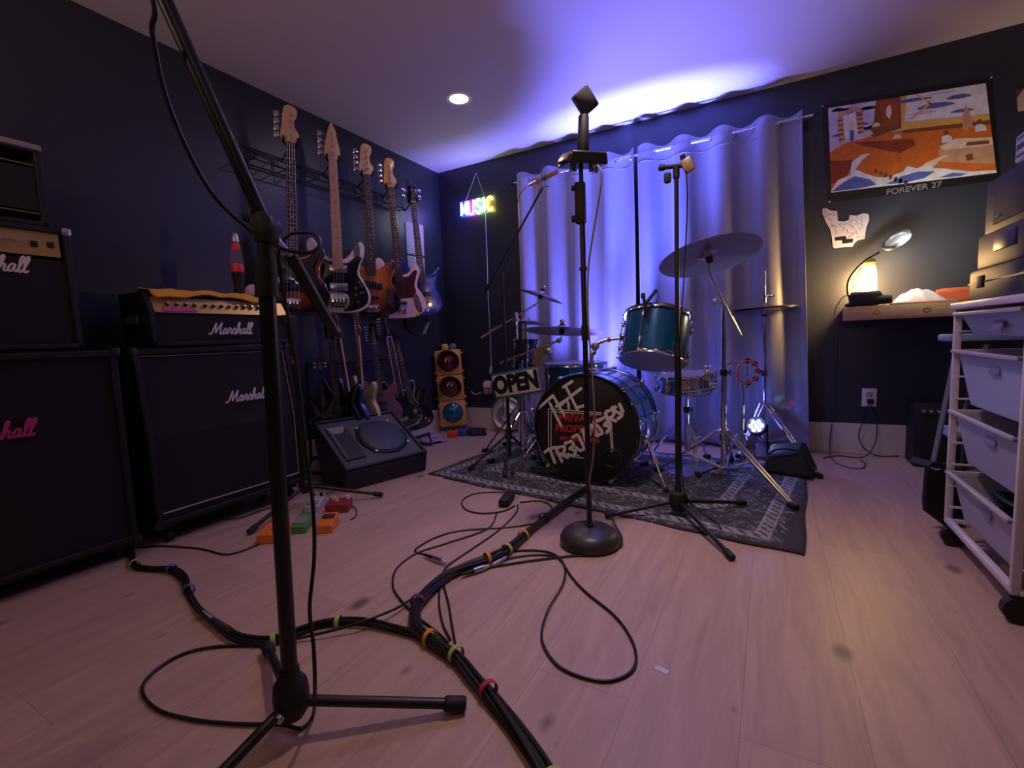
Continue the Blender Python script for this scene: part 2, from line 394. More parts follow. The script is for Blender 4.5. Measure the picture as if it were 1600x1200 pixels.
neon('letter', [[(.95, .8), (.7, .98), (.35, .95), (.08, .65), (.08, .35), (.35, .05), (.7, .02), (.95, .2)]], (1, .80, .04), 34, .098)
MB().box((0, .012, 0), (.372, .004, .15), bev=.0015).build('backing', mat('clear acrylic backing', (.25, .25, .28), .15, alpha=.35), t, world=True, xf=NS)
nail = P(744, 270, y=BY-.01)
mb = MB()
for dx in (-.13, .07): mb.tube([NS @ Vector((dx, .012, .075)), (nail.x, BY-.012, nail.z)], .0014, 5)
mb.build('hanging_cord', mat('white cord', (.7, .7, .74), .5), t, world=True)
cord = [NS @ Vector((.075, .012, -.075))]+[P(x, y, y=BY-.03) for x, y in [(759, 350), (761, 400), (763, 470), (766, 520), (767, 555), (769, 590), (766, 605)]]
MB().tube(smooth_path(cord), .0028, 6).build('power_cord', mat('white cord'), t, world=True)
a, b = P(767, 572, y=BY-.03), P(766, 584, y=BY-.03); MB().tube([a, a*.5+b*.5, b], [.008, .010, .008], 8).build('inline_switch', WHITEP, t, world=True)
q = P(760, 605, y=BY-.03)
t = thing('wall_outlet', 'white wall outlet behind the OPEN sign holding a power adapter', 'outlet', (q.x, BY, q.z))
MB().box((q.x, BY-.004, q.z), (.075, .008, .118), bev=.003).build('cover_plate', WHITEP, t, world=True)
MB().box((q.x+.005, BY-.03, q.z+.02), (.06, .045, .05), bev=.006).build('power_adapter', WHITEP, t, world=True)
MB().box((q.x+.005, BY-.03, q.z-.04), (.055, .045, .045), bev=.006).build('power_adapter', mat('reddish adapter', (.45, .16, .13), .4), t, world=True)
a = P(755, 618, y=BY-.03); MB().tube(smooth_path([P(752, 613, y=BY-.05), P(743, 616, y=BY-.06), P(736, 612, y=BY-.06)]), .004, 6).build('plug_lead', WHITEP, t, world=True)
q = P(1358, 621, y=BY)
t = thing('wall_outlet', 'white wall outlet under the wooden shelf with a black plug', 'outlet', (q.x, BY, q.z))
MB().box((q.x, BY-.004, q.z), (.078, .008, .12), bev=.003).build('cover_plate', WHITEP, t, world=True)
for dz in (.022, -.022): MB().box((q.x, BY-.009, q.z+dz), (.034, .005, .03), bev=.004).build('socket', mat('grey plastic', (.35, .33, .36), .4), t, world=True)
pl = (q.x+.004, BY-.028, q.z-.022)
t = thing('power_cable', 'black power cable hanging from the outlet under the shelf to the floor', 'cable', (q.x, BY-.03, 0))
MB().box(pl, (.03, .032, .032), bev=.005).build('plug', RUB, t, world=True)
for k, pts in enumerate(([(1357, 632, BY-.05), (1350, 655, BY-.06), (1342, 680, BY-.08), (1350, 700, BY-.1)], [(1360, 632, BY-.05), (1368, 652, BY-.05), (1370, 680, BY-.07), (1362, 703, BY-.1)])):
    pp = [P(x, y, y=yy) for x, y, yy in pts]
    pp = [Vector((p_.x, p_.y, max(p_.z, .006))) for p_ in pp]+[P(x, y, z=.006) for x, y in ([(1370, 712), (1392, 713), (1412, 711)] if k == 0 else [(1345, 715), (1310, 712), (1285, 716)])]
    MB().tube(smooth_path(pp), .0035, 6).build('lead', CABLE, t, world=True)
t = MB().tube(smooth_path([P(1300, 662, y=BY-.03), P(1297, 690, y=BY-.04)]+[P(x, y, z=.006) for x, y in [(1300, 716), (1318, 728), (1345, 732), (1352, 724), (1344, 719)]]), .0028, 6).build('thin_cable', CABLE)
tag(t, 'thin black cable coming down the baseboard and curling on the floor right of the curtain', 'cable')

# ------------------------------------------------------------------ speaker cabinets along the left wall
def cab(y0, y1, z0, z1, label, slant, logoM, logom, lw, pip, clip=None, x0=-2.30):
    depth = .36; t = thing('speaker_cabinet', label, 'speaker cabinet', (x0-depth/2, (y0+y1)/2, 0), group='guitar speaker cabinets')
    zm = z0+(z1-z0)*.5; s = slant
    prof = [(x0-depth, z0), (x0, z0), (x0, zm), (x0-s, z1), (x0-depth, z1)] if s else [(x0-depth, z0), (x0, z0), (x0, z1), (x0-depth, z1)]
    # box shell with a recessed front: back slab plus a rim
    def slab(f, a, b, m_, name, bev=0):
        mb = MB(); mb.prism([(px, pz) for px, pz in f], b-a, Matrix.Translation((0, a, 0))); return mb.build(name, m_, t, world=True, bev=bev)
    body = MB(); body.prism([(px-(.025 if px > x0-depth+.01 else 0), pz) for px, pz in prof], y1-y0-.02, Matrix.Translation((0, y0+.01, 0)))
    r = .026
    def rim(pts, yA, yB): body.prism(pts, yB-yA, Matrix.Translation((0, yA, 0)))
    rim(prof, y0, y0+r); rim(prof, y1-r, y1)
    body.box((x0-depth/2, (y0+y1)/2, z0+r/2), (depth, y1-y0, r))
    body.box((x0-depth/2-s/2, (y0+y1)/2, z1-r/2), (depth-s, y1-y0, r))
    body.build('cabinet_shell', TOLEX, t, world=True, bev=.006)
    g = MB(); g.box((x0-.022, (y0+y1)/2, (z0+zm)/2+r/2), (.012, y1-y0-2*r, zm-z0-r))
    if s:
        a = math.atan2(s, z1-zm); L = math.hypot(s, z1-zm)
        g2 = MB(); g2.box((x0-.022-s/2, (y0+y1)/2, (zm+z1)/2-r/2), (.012, y1-y0-2*r, L-r), rot=(0, -a, 0)); g2.build('upper_grille', mat('lit slanted grille cloth', (.018, .016, .019), .8, bump=.4, bscale=500), t, world=True)  # same cloth, coloured lighter because the slanted half catches more light
    else:
        g.box((x0-.022, (y0+y1)/2, (zm+z1)/2-r/2), (.012, y1-y0-2*r, z1-zm-r))
    g.build('grille', GRILLE, t, world=True)
    p = MB(); ya, yb = y0+r+.004, y1-r-.004; xf = x0-.010
    path = [(xf, ya, z0+r+.006), (xf, yb, z0+r+.006)]
    p.tube([(xf, ya, z0+r+.03), (xf, yb, z0+r+.03)], .0032, 6)
    p.tube([(xf, yb, z0+r+.03), (xf, yb, zm), (xf-s, yb, z1-r-.006)], .0022, 6)
    p.tube([(xf-s, yb, z1-r-.006), (xf-s, ya, z1-r-.006)], .0016, 6)
    if pip: p.build('piping', pip, t, world=True)
    else: p.bm.free()
    for yy in (y0, y1):
        for zz in (z0, z1):
            xx = x0-(s if zz == z1 else 0)
            MB().box((xx-.012, yy+(.006 if yy == y0 else -.006), zz+(.008 if zz == z0 else -.008)), (.036, .034, .034), bev=.008).build('corner_protector', mat('black corner plastic', (.02, .02, .022), .3), t, world=True)
    for yy in (y0+.06, y1-.06):
        for xx in (x0-.05, x0-depth+.05):
            MB().cyl((xx-.008, yy-.012, .028), (xx-.008, yy+.012, .028), .028, n=18).box((xx, yy, z0-.012), (.04, .05, .02)).build('caster', RUB, t, world=True)
    script_logo(logoM, lw, logom, t, clip)
    return t
cab(.965, 1.70, .088, .862, 'black slant-front speaker cabinet with a white script badge, under the amplifier head', .055,
    frame((-2.3125, 1.42, .615), (0, 1, 0), (-.04, 0, 1)), LOGOW, .232, mat('pale cabinet piping', (.50, .46, .42), .5))
cab(.125, .895, .07, .862, 'black straight speaker cabinet with a pink script badge, at the left edge', 0,
    frame((-2.309, .52, .595), (0, 1, 0), (0, 0, 1)), LOGOP, .245, None)
# amplifier head
y0, y1 = 1.05, 1.745; z0, z1 = .872, 1.118; X = -2.36
t = thing('amplifier_head', 'black guitar amplifier head with gold control panel, on the slant-front cabinet', 'amplifier', (X-.13, (y0+y1)/2, z0))
b = MB()
b.prism([(X-.27, z0), (X, z0), (X, z0+.15), (X-.05, z1), (X-.27, z1)], .022, Matrix.Translation((0, y0, 0)))
b.prism([(X-.27, z0), (X, z0), (X, z0+.15), (X-.05, z1), (X-.27, z1)], .022, Matrix.Translation((0, y1-.022, 0)))
b.box((X-.135, (y0+y1)/2, z0+.011), (.27, y1-y0, .022)); b.box((X-.165, (y0+y1)/2, z1-.010), (.21, y1-y0, .02)); b.box((X-.26, (y0+y1)/2, (z0+z1)/2), (.02, y1-y0-.02, z1-z0-.02))
b.build('case', TOLEX, t, world=True, bev=.005)
MB().box((X-.02, (y0+y1)/2, z0+.083), (.012, y1-y0-.05, .12)).build('front_panel', GRILLE, t, world=True)
pa = math.atan2(.045, .075)
MB().box((X-.03, (y0+y1)/2, z0+.185), (.005, y1-y0-.05, .082), rot=(0, -pa, 0)).build('control_panel', mat('brushed gold panel', (.62, .43, .16), .4, .6), t, world=True)
MB().box((X-.0100, y0+.13, z0+.164), (.0025, .14, .016), rot=(0, -pa, 0)).build('paint_smear', mat('magenta paint', (.75, .04, .45), .5), t, world=True)
n = Vector((math.cos(pa), 0, math.sin(pa)))
for k in range(12):
    c = Vector((X-.030, y0+.085+k*.038+(.012 if k > 3 else 0), z0+.186)); m_ = MB(); m_.cyl(c, c+n*.018, .0085, .0075, 14); m_.mi = 1; m_.cyl(c+n*.018, c+n*.020, .0072, .006, 14)
    m_.build('knob', [mat('black knob', (.02, .02, .02), .35), mat('silver knob cap', (.8, .78, .8), .25, .7)], t, world=True)
for dy in (.56, .60): 
    c = Vector((X-.028, y0+dy, z0+.184)); MB().cyl(c, c+n*.006, .007, n=12).build('input_jack', BLK, t, world=True)
MB().box((X-.155, y0-.004, z0+.12), (.11, .008, .035), bev=.003).build('side_handle', mat('dull brass handle', (.3, .25, .12), .4, .6), t, world=True)
script_logo(frame((X-.008, y0+.355, z0+.078), (0, 1, 0), (0, 0, 1)), .235, LOGOW, t)
# yellow cloth draped over the head
YC = mat('mustard cloth', (.82, .42, .02), .8, sheen=.3, bump=.3, bscale=25)
mb = MB(); NU, NV = 34, 20; g = []
cut = lambda u: .92+.08*math.sin(u*9)-(.25 if u < .06 else 0)
for i in range(NU+1):
    u = i/NU; row = []
    for j in range(NV+1):
        v = j/NV
        s_ = v*(.150+.014*math.sin(u*7+1))            # distance along the profile from the back of the top
        yy = y0+.01+u*.545+.02*math.sin(4*v+2)*(1-u)
        tot = .09
        x_top = X-.15+s_
        if x_top < X-.052: xx, zz = x_top, z1+.003
        else:
            over = x_top-(X-.052); xx, zz = X-.052+over*.52, z1+.003-over*.80+.014
            if over < .01: zz = z1+.003
        zz += .007*abs(math.sin(u*11+v*3))*(.3+v) + .010*math.exp(-((u-.25)**2+(v-.3)**2)*30)
        xx += .006*math.sin(u*17)*v
        row.append(mb.bm.verts.new((xx, yy, zz)))
    g.append(row)
for i in range(NU):
    for j in range(NV):
        u, v = i/NU, j/NV
        if (u-.57)**2*9+(v-.02)**2 < .02 or (u > .94 and v < .45) or (u < .05 and v > .6): continue
        mb.bm.faces.new((g[i][j], g[i+1][j], g[i+1][j+1], g[i][j+1]))
for v in list(mb.bm.verts):
    if not v.link_faces: mb.bm.verts.remove(v)
o = mb.build('cloth', YC); s = o.modifiers.new('t', 'SOLIDIFY'); s.thickness = .003; s.offset = 1
tag(o, 'mustard yellow cloth draped over the gold panel of the amplifier head', 'cloth')
# lava lamp, ball
q = (-2.50, 1.545); zb = z1+.001
t = thing('lava_lamp', 'lava lamp with red wax and black base on top of the amplifier head', 'lava lamp', (*q, zb))
MB().lathe([(0, 0), (.036, 0), (.034, .02), (.022, .06), (.030, .115), (.033, .135), (0, .135)]).build('base', RUB, t)
MB().lathe([(.031, .135), (.034, .16), (.031, .22), (.023, .285), (.018, .30), (0, .30)]).build('glass_bottle', mat('lamp liquid glass', (.45, .35, .42), .05, alpha=.16), t)
MB().lathe([(0, .137), (.029, .138), (.031, .16), (.027, .178), (.015, .186), (0, .188)]).ball((.0, 0, .272), .0205, sc=(1, 1, 1.2)).build('red_wax', mat('red wax', (.70, .008, .012), .35, emit=.05, ecol=(1, .02, .03)), t)
MB().lathe([(.0185, .296), (.017, .325), (.010, .34), (0, .342)]).build('cap', mat('brushed cap', (.6, .55, .5), .3, .8), t)
t = thing('baseball', 'white ball with dark lettering beside the lava lamp', 'ball', (-2.42, 1.565, zb))
MB().ball((0, 0, .034), .034, 24).build('ball', mat('ball leather', (.62, .58, .66), .5, noise=.25, nscale=30), t)
MB().lathe([(.024, 0), (.026, .006), (.020, .008), (.018, .002)]).build('stand_ring', BLK, t)
# combo amplifier and small amplifier on the left cabinet
def combo(x, ya, yb, za, zb_, label, name='combo_amplifier'):
    t = thing(name, label, 'amplifier', (x-.12, (ya+yb)/2, za)); b = MB(); r = .02; d = .25
    b.box((x-d/2, ya+r/2, (za+zb_)/2), (d, r, zb_-za)); b.box((x-d/2, yb-r/2, (za+zb_)/2), (d, r, zb_-za)); b.box((x-d/2, (ya+yb)/2, za+r/2), (d, yb-ya, r)); b.box((x-d/2, (ya+yb)/2, zb_-r/2), (d, yb-ya, r)); b.box((x-d+.01, (ya+yb)/2, (za+zb_)/2), (.02, yb-ya, zb_-za))
    b.build('case', TOLEX, t, world=True, bev=.005); return t
t = combo(-2.32, .30, .80, .872, 1.318, 'black combo amplifier with gold control panel, stacked on the left cabinet')
MB().box((-2.338, .55, 1.255), (.006, .44, .085)).build('control_panel', mat('brushed gold panel'), t, world=True)
MB().box((-2.338, .55, 1.045), (.01, .46, .31)).build('grille', GRILLE, t, world=True)
for k in range(7):
    c = Vector((-2.335, .415+k*.040, 1.262)); MB().cyl(c, c+Vector((.016, 0, 0)), .0095, .008, 14).build('knob', mat('silver knob cap'), t, world=True)
for k, (yy, zz) in enumerate(((.70, 1.252), (.745, 1.255))): MB().box((-2.333, yy, zz), (.008, .02, .022), bev=.003).build('switch', BLK, t, world=True)
script_logo(frame((-2.330, .575, 1.172), (0, 1, 0), (0, 0, 1)), .225, LOGOW, t)
for zz in (1.307,): MB().box((-2.33, .79, zz), (.03, .03, .03), bev=.008).build('corner_protector', mat('steel corner', (.5, .5, .52), .3, .8), t, world=True)
t = combo(-2.34, .36, .752, 1.32, 1.60, 'small black practice amplifier with pale top, topmost of the left stack', 'practice_amplifier')
MB().box((-2.35, .556, 1.45), (.008, .35, .15)).build('grille', GRILLE, t, world=True)
MB().box((-2.465, .556, 1.601), (.255, .40, .022), bev=.006).build('pale_top', mat('pinkish top panel', (.34, .25, .27), .6), t, world=True)  # top slab paler and pinker than the case
for zz in (1.535, 1.365): MB().cyl((-2.343, .385, zz), (-2.343, .728, zz), .0025, n=6).build('piping', mat('dull gold piping', (.30, .22, .13), .4, .5), t, world=True)

# ------------------------------------------------------------------ guitars
BODY = sm2([(0, -.002), (.085, .004), (.148, .04), (.168, .10), (.148, .165), (.118, .22), (.128, .275), (.145, .325), (.132, .372), (.102, .368), (.072, .325), (.04, .308), (0, .306), (-.035, .312), (-.062, .335), (-.074, .375), (-.094, .415), (-.122, .420), (-.144, .390), (-.140, .33), (-.124, .26), (-.142, .18), (-.166, .10), (-.146, .035), (-.085, .002)], 5)
SYM = sm2([(0, 0), (.09, .006), (.15, .045), (.166, .11), (.14, .18), (.112, .24), (.120, .30), (.140, .355), (.142, .41), (.120, .435), (.085, .385), (.045, .33), (0, .322), (-.045, .33), (-.085, .385), (-.120, .437), (-.146, .41), (-.142, .355), (-.120, .30), (-.112, .24), (-.14, .18), (-.166, .11), (-.15, .045), (-.09, .006)], 5)
HORN = sm2([(0, 0), (.08, .004), (.138, .04), (.155, .10), (.135, .165), (.115, .22), (.125, .28), (.150, .335), (.165, .39), (.145, .375), (.10, .33), (.04, .308), (0, .306), (-.035, .312), (-.065, .35), (-.095, .42), (-.128, .465), (-.148, .44), (-.135, .34), (-.118, .25), (-.135, .165), (-.155, .10), (-.138, .04), (-.08, .004)], 5)
def guitar(label, group, out, bodym, neckm, headm, pick=None, pickm=None, knobs=(), knobm=CHROME, head='inline', ntune=4, pickups=(), bridge=(0, .055, .075, .05), nl=.64, plate=None, contour=None, fret=True, nw=.052, name='bass_guitar', rim=None):
    WX = 1.13; out = [(x*WX, z) for x, z in out]; pick = [(x*WX, z) for x, z in pick] if pick else pick; knobs = [(x*WX, z) for x, z in knobs]; plate = [(x*WX, z) for x, z in plate] if plate else plate
    t = thing(name, label, 'bass guitar' if name == 'bass_guitar' else 'guitar', (0, 0, 0), group=group)
    MB().prism(out, .042, bev=.009).build('body', [bodym], t, ang=50)
    zN = .262
    if pick: MB().prism(pick, .003, bev=.0008, z0=-.0030).build('pickguard', pickm, t)
    top = zN+nl
    # neck: back in maple, board on the front
    def taper(z): f = (z-zN)/nl; return (nw+.012*(1-f))/2-.004
    nb = MB(); ring = []
    prof = [(taper(zN), 0), (taper(top), 0)]
    nb.hexa([(-taper(zN), -.014, zN), (taper(zN), -.014, zN), (taper(zN)*.75, .012, zN), (-taper(zN)*.75, .012, zN)], [(-taper(top), -.010, top), (taper(top), -.010, top), (taper(top)*.6, .010, top), (-taper(top)*.6, .010, top)])
    nb.build('neck', neckm[0], t, bev=.003)
    fb = MB(); fb.hexa([(-taper(zN)-.001, -.019, zN), (taper(zN)+.001, -.019, zN), (taper(zN)+.001, -.014, zN), (-taper(zN)-.001, -.014, zN)], [(-taper(top)-.0005, -.015, top), (taper(top)+.0005, -.015, top), (taper(top)+.0005, -.010, top), (-taper(top)-.0005, -.010, top)])
    scale_l = top-.09
    if fret:
        f = d = fb
        for k in range(1, 21):
            z = top-scale_l*(1-2**(-k/12))
            if z < zN+.01: break
            yv = -.019+(z-zN)/nl*.004
            fb.mi = 1; f.box((0, yv-.0004, z), (taper(z)*2, .0018, .0016))
            if k in (3, 5, 7, 9, 12, 15, 17, 19): 
                zz = z+.5*(scale_l*(2**(-(k-1)/12)-2**(-k/12))); fb.mi = 2; d.cyl((0, yv-.0006, zz), (0, yv+.001, zz), .0034, n=10)
    fb.build('fretboard', [neckm[1], STR, neckm[2] if len(neckm) > 2 else WHITEP], t)
    # headstock
    hl = .155 if ntune == 4 else .15
    if head == 'inline':
        ho = sm2([(-.018, -.01), (.018, -.01), (.030, .02), (.034, .045), (.018, .075), (.016, .11), (.026, .135), (.024, .17), (.0, .185), (-.022, .175), (-.030, .14), (-.034, .08), (-.040, .03), (-.03, .005)], 4)
    elif head == 'point':
        ho = sm2([(-.018, -.01), (.018, -.01), (.034, .015), (.036, .04), (.028, .09), (.022, .12), (.020, .15), (.004, .195), (-.008, .19), (-.024, .12), (-.034, .06), (-.036, .02)], 4)
    else:
        ho = sm2([(-.018, -.01), (.018, -.01), (.034, .02), (.036, .06), (.026, .10), (.030, .13), (.008, .128), (-.022, .16), (-.030, .155), (-.026, .10), (-.036, .06), (-.034, .02)], 4)
    ho = [(x*1.22 if z > .004 else x, z) for x, z in ho]
    hm = Matrix.Translation((0, -.006, top+.002)) @ Matrix.Rotation(math.radians(4), 4, 'X')
    MB().prism(ho, .014, hm, bev=.002).build('headstock', headm, t)
    MB().box((0, -.016, top), (.042, .005, .005)).build('nut', CREAM, t)
    for k in range(ntune):
        if head in ('inline', 'point'):
            z = .028+k*(.14/ntune); sx = -1; px = .0-.004*k/ntune
        else:
            z = .035+(k//2)*.045; sx = -1 if k % 2 else 1; px = .016*sx
        m_ = MB(); m_.cyl((px, -.022, z), (px, .012, z), .0065, .0065, 12)
        m_.cyl((px, .014, z), (sx*.056, .014, z), .003, n=8)
        m_.box((sx*.066, .014, z), (.026, .006, .030) if ntune == 4 else (.014, .006, .012), bev=.0028)
        m_.build('tuning_peg', CHROME, t, xf=hm)
    st = MB(); ns = ntune
    for k in range(ns):
        f_ = (k-(ns-1)/2)/(ns-1)*2; st.tube([(f_*.028, -.024, bridge[1]+.01), (f_*.017, -.019, top), (-.004, -.020, top+.02+.028+k*(.13/ntune))], .0011 if ns == 4 else .0006, 4)
    st.build('strings', STR, t)
    for (px, pz, pw, ph_, cm) in pickups: MB().box((px, -.008, pz), (pw, .014, ph_), bev=.004).build('pickup', cm, t)
    bx, bz, bw, bh = bridge
    m_ = MB(); m_.box((bx, -.003, bz), (bw, .006, bh), bev=.0015)
    for k in range(ns): m_.box((bx+(k-(ns-1)/2)*bw/ns*.85, -.010, bz), (bw/ns*.6, .010, bh*.6), bev=.002)
    m_.build('bridge', CHROME, t)
    if plate: MB().prism(sm2(plate, 4), .003, z0=-.0045).build('control_plate', CHROME, t)
    for (kx, kz) in knobs: MB().cyl((kx, -.004, kz), (kx, -.022, kz), .0115, .010, 16).build('knob', knobm, t)
    return t
def sunburst():
    m = bpy.data.materials.new('three tone sunburst'); m.use_nodes = True; nt = m.node_tree; b = nt.nodes['Principled BSDF']
    tc = nt.nodes.new('ShaderNodeTexCoord'); mp = nt.nodes.new('ShaderNodeMapping'); mp.inputs['Location'].default_value = (0, 0, -.19); mp.inputs['Scale'].default_value = (1.15, 0, .8)
    gr = nt.nodes.new('ShaderNodeVectorMath'); gr.operation = 'LENGTH'; cr = nt.nodes.new('ShaderNodeValToRGB')
    e = cr.color_ramp.elements; e[0].position = .05; e[0].color = (.62, .20, .03, 1); e[1].position = .19; e[1].color = (.012, .006, .005, 1)
    n = cr.color_ramp.elements.new(.13); n.color = (.30, .06, .012, 1)
    nt.links.new(tc.outputs['Object'], mp.inputs['Vector']); 
    nt.links.new(mp.outputs[0], gr.inputs[0]); nt.links.new(gr.outputs['Value'], cr.inputs[0]); nt.links.new(cr.outputs[0], b.inputs['Base Color'])
    b.inputs['Roughness'].default_value = .2; b.inputs['Coat Weight'].default_value = 1; return m
SB = sunburst()
WB = mat('white guitar lacquer', (.68, .60, .62), .22, coat=.6); PINKB = mat('shell pink lacquer', (.78, .50, .47), .25, coat=.6); BLUEB = mat('deep blue lacquer', (.006, .03, .19), .2, coat=1)
BPG = mat('black pickguard', (.010, .010, .012), .15, coat=.5); TORT = mat('dark tortoise pickguard', (.07, .012, .016), .2, coat=.5, noise=.6, nscale=40)
BLKB = mat('black guitar lacquer', (.008, .008, .012), .12, coat=1)
PKB = mat('black pickup cover', (.012, .012, .012), .35); PKC = mat('chrome pickup cover', (.5, .5, .52), .25, .9)
HM = mat('maple headstock', (.66, .42, .28), .3, coat=.4); HMY = mat('amber maple headstock', (.70, .38, .13), .3, coat=.4)
GRP = 'bass guitars hanging on the wall rack'
PG1 = sm2([(.02, .012), (.085, .02), (.14, .055), (.152, .11), (.128, .18), (.100, .235), (.108, .29), (.125, .335), (.10, .345), (.07, .318), (.045, .30), (.0, .30), (-.05, .31), (-.09, .33), (-.10, .30), (-.085, .25), (-.09, .20), (-.11, .15), (-.07, .13), (.0, .125), (.045, .11), (.05, .06)], 4)
PG2 = sm2([(-.02, .14), (.04, .14), (.09, .15), (.105, .19), (.098, .23), (.112, .29), (.122, .33), (.10, .335), (.07, .30), (.04, .29), (-.03, .295), (-.08, .34), (-.10, .36), (-.115, .30), (-.10, .24), (-.10, .18), (-.06, .15)], 4)
gA = guitar('sunburst bass with black pickguard, dark neck and pale headstock, leftmost on the wall rack', GRP, BODY, SB, (MAPLE, ROSE), HM, sm2([(-.06, .11), (.03, .12), (.085, .075), (.13, .05), (.146, .09), (.12, .17), (.10, .235), (.11, .29), (.125, .335), (.09, .33), (.05, .295), (-.04, .30), (-.10, .36), (-.115, .30), (-.10, .2), (-.11, .14)], 4), BPG, knobs=((.085, .13), (.108, .095), (.118, .06)), pickups=((-.018, .165, .06, .026, PKB), (.024, .145, .06, .026, PKB)))
gB = guitar('white bass with black pickguard, six chrome knobs and maple neck, hanging on the wall rack', GRP, SYM, WB, (MAPLE, mat('bright maple board', (.62, .36, .20), .35, noise=.1, nscale=10), BLK), HM, PG1, BPG, knobs=((.105, .185), (.085, .148), (.118, .165), (.085, .110), (.122, .125), (.095, .068)), head='point', pickups=((.0, .262, .105, .045, PKC), (.0, .155, .105, .045, PKC)), bridge=(0, .07, .095, .085))
gC = guitar('sunburst bass with steel control plate and no pickguard, in the middle of the wall rack', GRP, BODY, SB, (MAPLE, ROSE), HM, pickups=((-.012, .205, .075, .045, PKB), (.030, .195, .075, .04, PKB), (-.0, .12, .09, .02, PKB)), plate=[(.075, .175), (.10, .18), (.118, .13), (.125, .075), (.112, .06), (.095, .08), (.082, .13)], knobs=((.098, .155), (.104, .12), (.112, .085)), knobm=BLK, bridge=(.0, .05, .085, .045))
gD = guitar('shell pink bass with dark tortoise pickguard and amber headstock on the wall rack', GRP, BODY, PINKB, (MAPLE, ROSE), HMY, PG2, TORT, pickups=((.0, .105, .09, .02, PKB),), plate=[(.085, .165), (.108, .165), (.125, .12), (.135, .05), (.12, .035), (.10, .06), (.088, .12)], knobs=((.102, .14), (.113, .10), (.122, .062)))
gE = guitar('dark blue bass with black headstock, nearest the room corner on the wall rack', GRP, HORN, BLUEB, (MAPLE, ROSE), BLKB, head='split', pickups=((-.01, .195, .06, .035, PKB), (.028, .17, .06, .035, PKB), (0, .105, .09, .012, PKB)), bridge=(.0, .05, .09, .04), nl=.62)
def place(g, px_head, py_head, px_bot, py_bot, X, yawd, H):
    hd = P(px_head, py_head, x=X); bt = P(px_bot, py_bot, x=X)
    a = math.radians(yawd)                                # front faces +X turned toward the camera
    lean = math.atan2(hd.y-bt.y, hd.z-bt.z); L_ = (hd-bt).length
    s = L_/H
    R_ = Matrix.Rotation(-lean, 4, 'X') @ Matrix.Rotation(PI/2-a, 4, 'Z')
    g.location = bt; g.rotation_euler = R_.to_euler(); g.scale = (s, s, s)
    WM[g.name] = Matrix.Translation(bt) @ R_ @ Matrix.Scale(s, 4)
place(gA, 453, 168, 458, 490, -2.60, 34, 1.085)
place(gB, 517, 196, 531, 489, -2.60, 34, 1.095)
place(gC, 571, 227, 583, 494, -2.60, 34, 1.085)
place(gD, 607, 249, 628, 497, -2.60, 34, 1.085)
place(gE, 641, 282, 664, 493, -2.61, 26, 1.04)
# stickers on the white bass horn
o = MB().prism(sm2([(-.128, .33), (-.10, .335), (-.098, .40), (-.11, .425), (-.13, .41)], 4), .002, z0=-.003).build('sticker', mat('grey sticker', (.10, .11, .11), .5, noise=.7, nscale=60), gB)
o.scale.x = -1
t = thing('guitar_strap', 'black and grey guitar strap hanging in a loop below the blue bass', 'strap', tuple(P(652, 520, x=-2.62)))
mb = MB(); pts = smooth_path([P(x, y, x=-2.62) for x, y in [(633, 496), (634, 508), (641, 519), (651, 524), (661, 521), (666, 510), (667, 497)]], 6)
for i in range(len(pts)-1):
    a, b = pts[i], pts[i+1]; wv = Vector((.028, -.012, 0)); tn = (b-a).cross(wv).normalized()*.0015
    mb.hexa([a-wv-tn, a+wv-tn, a+wv+tn, a-wv+tn], [b-wv-tn, b+wv-tn, b+wv+tn, b-wv+tn])
mb.build('webbing', mat('black webbing', (.03, .035, .04), .7), t, world=True)
a, b = P(661, 522, x=-2.6), P(668, 504, x=-2.6); wv = Vector((.022, -.012, 0)); MB().hexa([a-wv, a+wv, a+wv+Vector((0, .012, 0)), a-wv+Vector((0, .012, 0))], [b-wv, b+wv, b+wv+Vector((0, .012, 0)), b-wv+Vector((0, .012, 0))]).build('leather_end', mat('grey leather', (.30, .30, .34), .5), t, world=True)
# wire rack on the wall
t = thing('wall_rack', 'black wire guitar rack with zigzag rails fixed to the left wall', 'guitar rack', (LX, 2.45, 1.95))
zt, zb_ = 2.055, 1.955; ya, yb = 1.80, 3.12
for z_, x_ in ((zt, LX+.02), (zb_, LX+.02), (zb_, LX+.125)):
    MB().tube([(x_, ya, z_), (x_, yb, z_)], .005, 6).build('rail', BLK, t, world=True)
for k in range(7):
    y_ = ya+(yb-ya)*k/6; MB().tube([(LX+.02, y_, zt), (LX+.02, y_, zb_), (LX+.125, y_, zb_)], .004, 6).build('cross_wire', BLK, t, world=True)
mb = MB()
for k in range(8):
    y_ = ya+.08+(yb-ya-.1)*k/8; mb.tube([(LX+.125, y_-.07, zb_), (LX+.02, y_, zt), (LX+.125, y_+.08, zb_)], .0035, 5)
mb.build('zigzag_wire', BLK, t, world=True)
for (g, hz) in ((gA, .905), (gB, .905), (gC, .905), (gD, .905), (gE, .885)):
    c = WM[g.name] @ Vector((0, .03, hz)); M = WM[g.name]
    mb = MB(); mb.tube(smooth_path([(LX+.02, c.y+.03, zt-.02), (LX+.06, c.y+.02, c.z-.05), c], 5), .005, 6)
    mb.tube(smooth_path([M @ Vector((x, y, hz+z)) for x, y, z in [(-.034, -.03, .012), (-.034, -.005, 0), (-.028, .022, -.004), (0, .03, -.006), (.028, .022, -.004), (.034, -.005, 0), (.034, -.03, .012)]], 5), .0065, 7)
    mb.build('hanger_yoke', RUB, t, world=True)
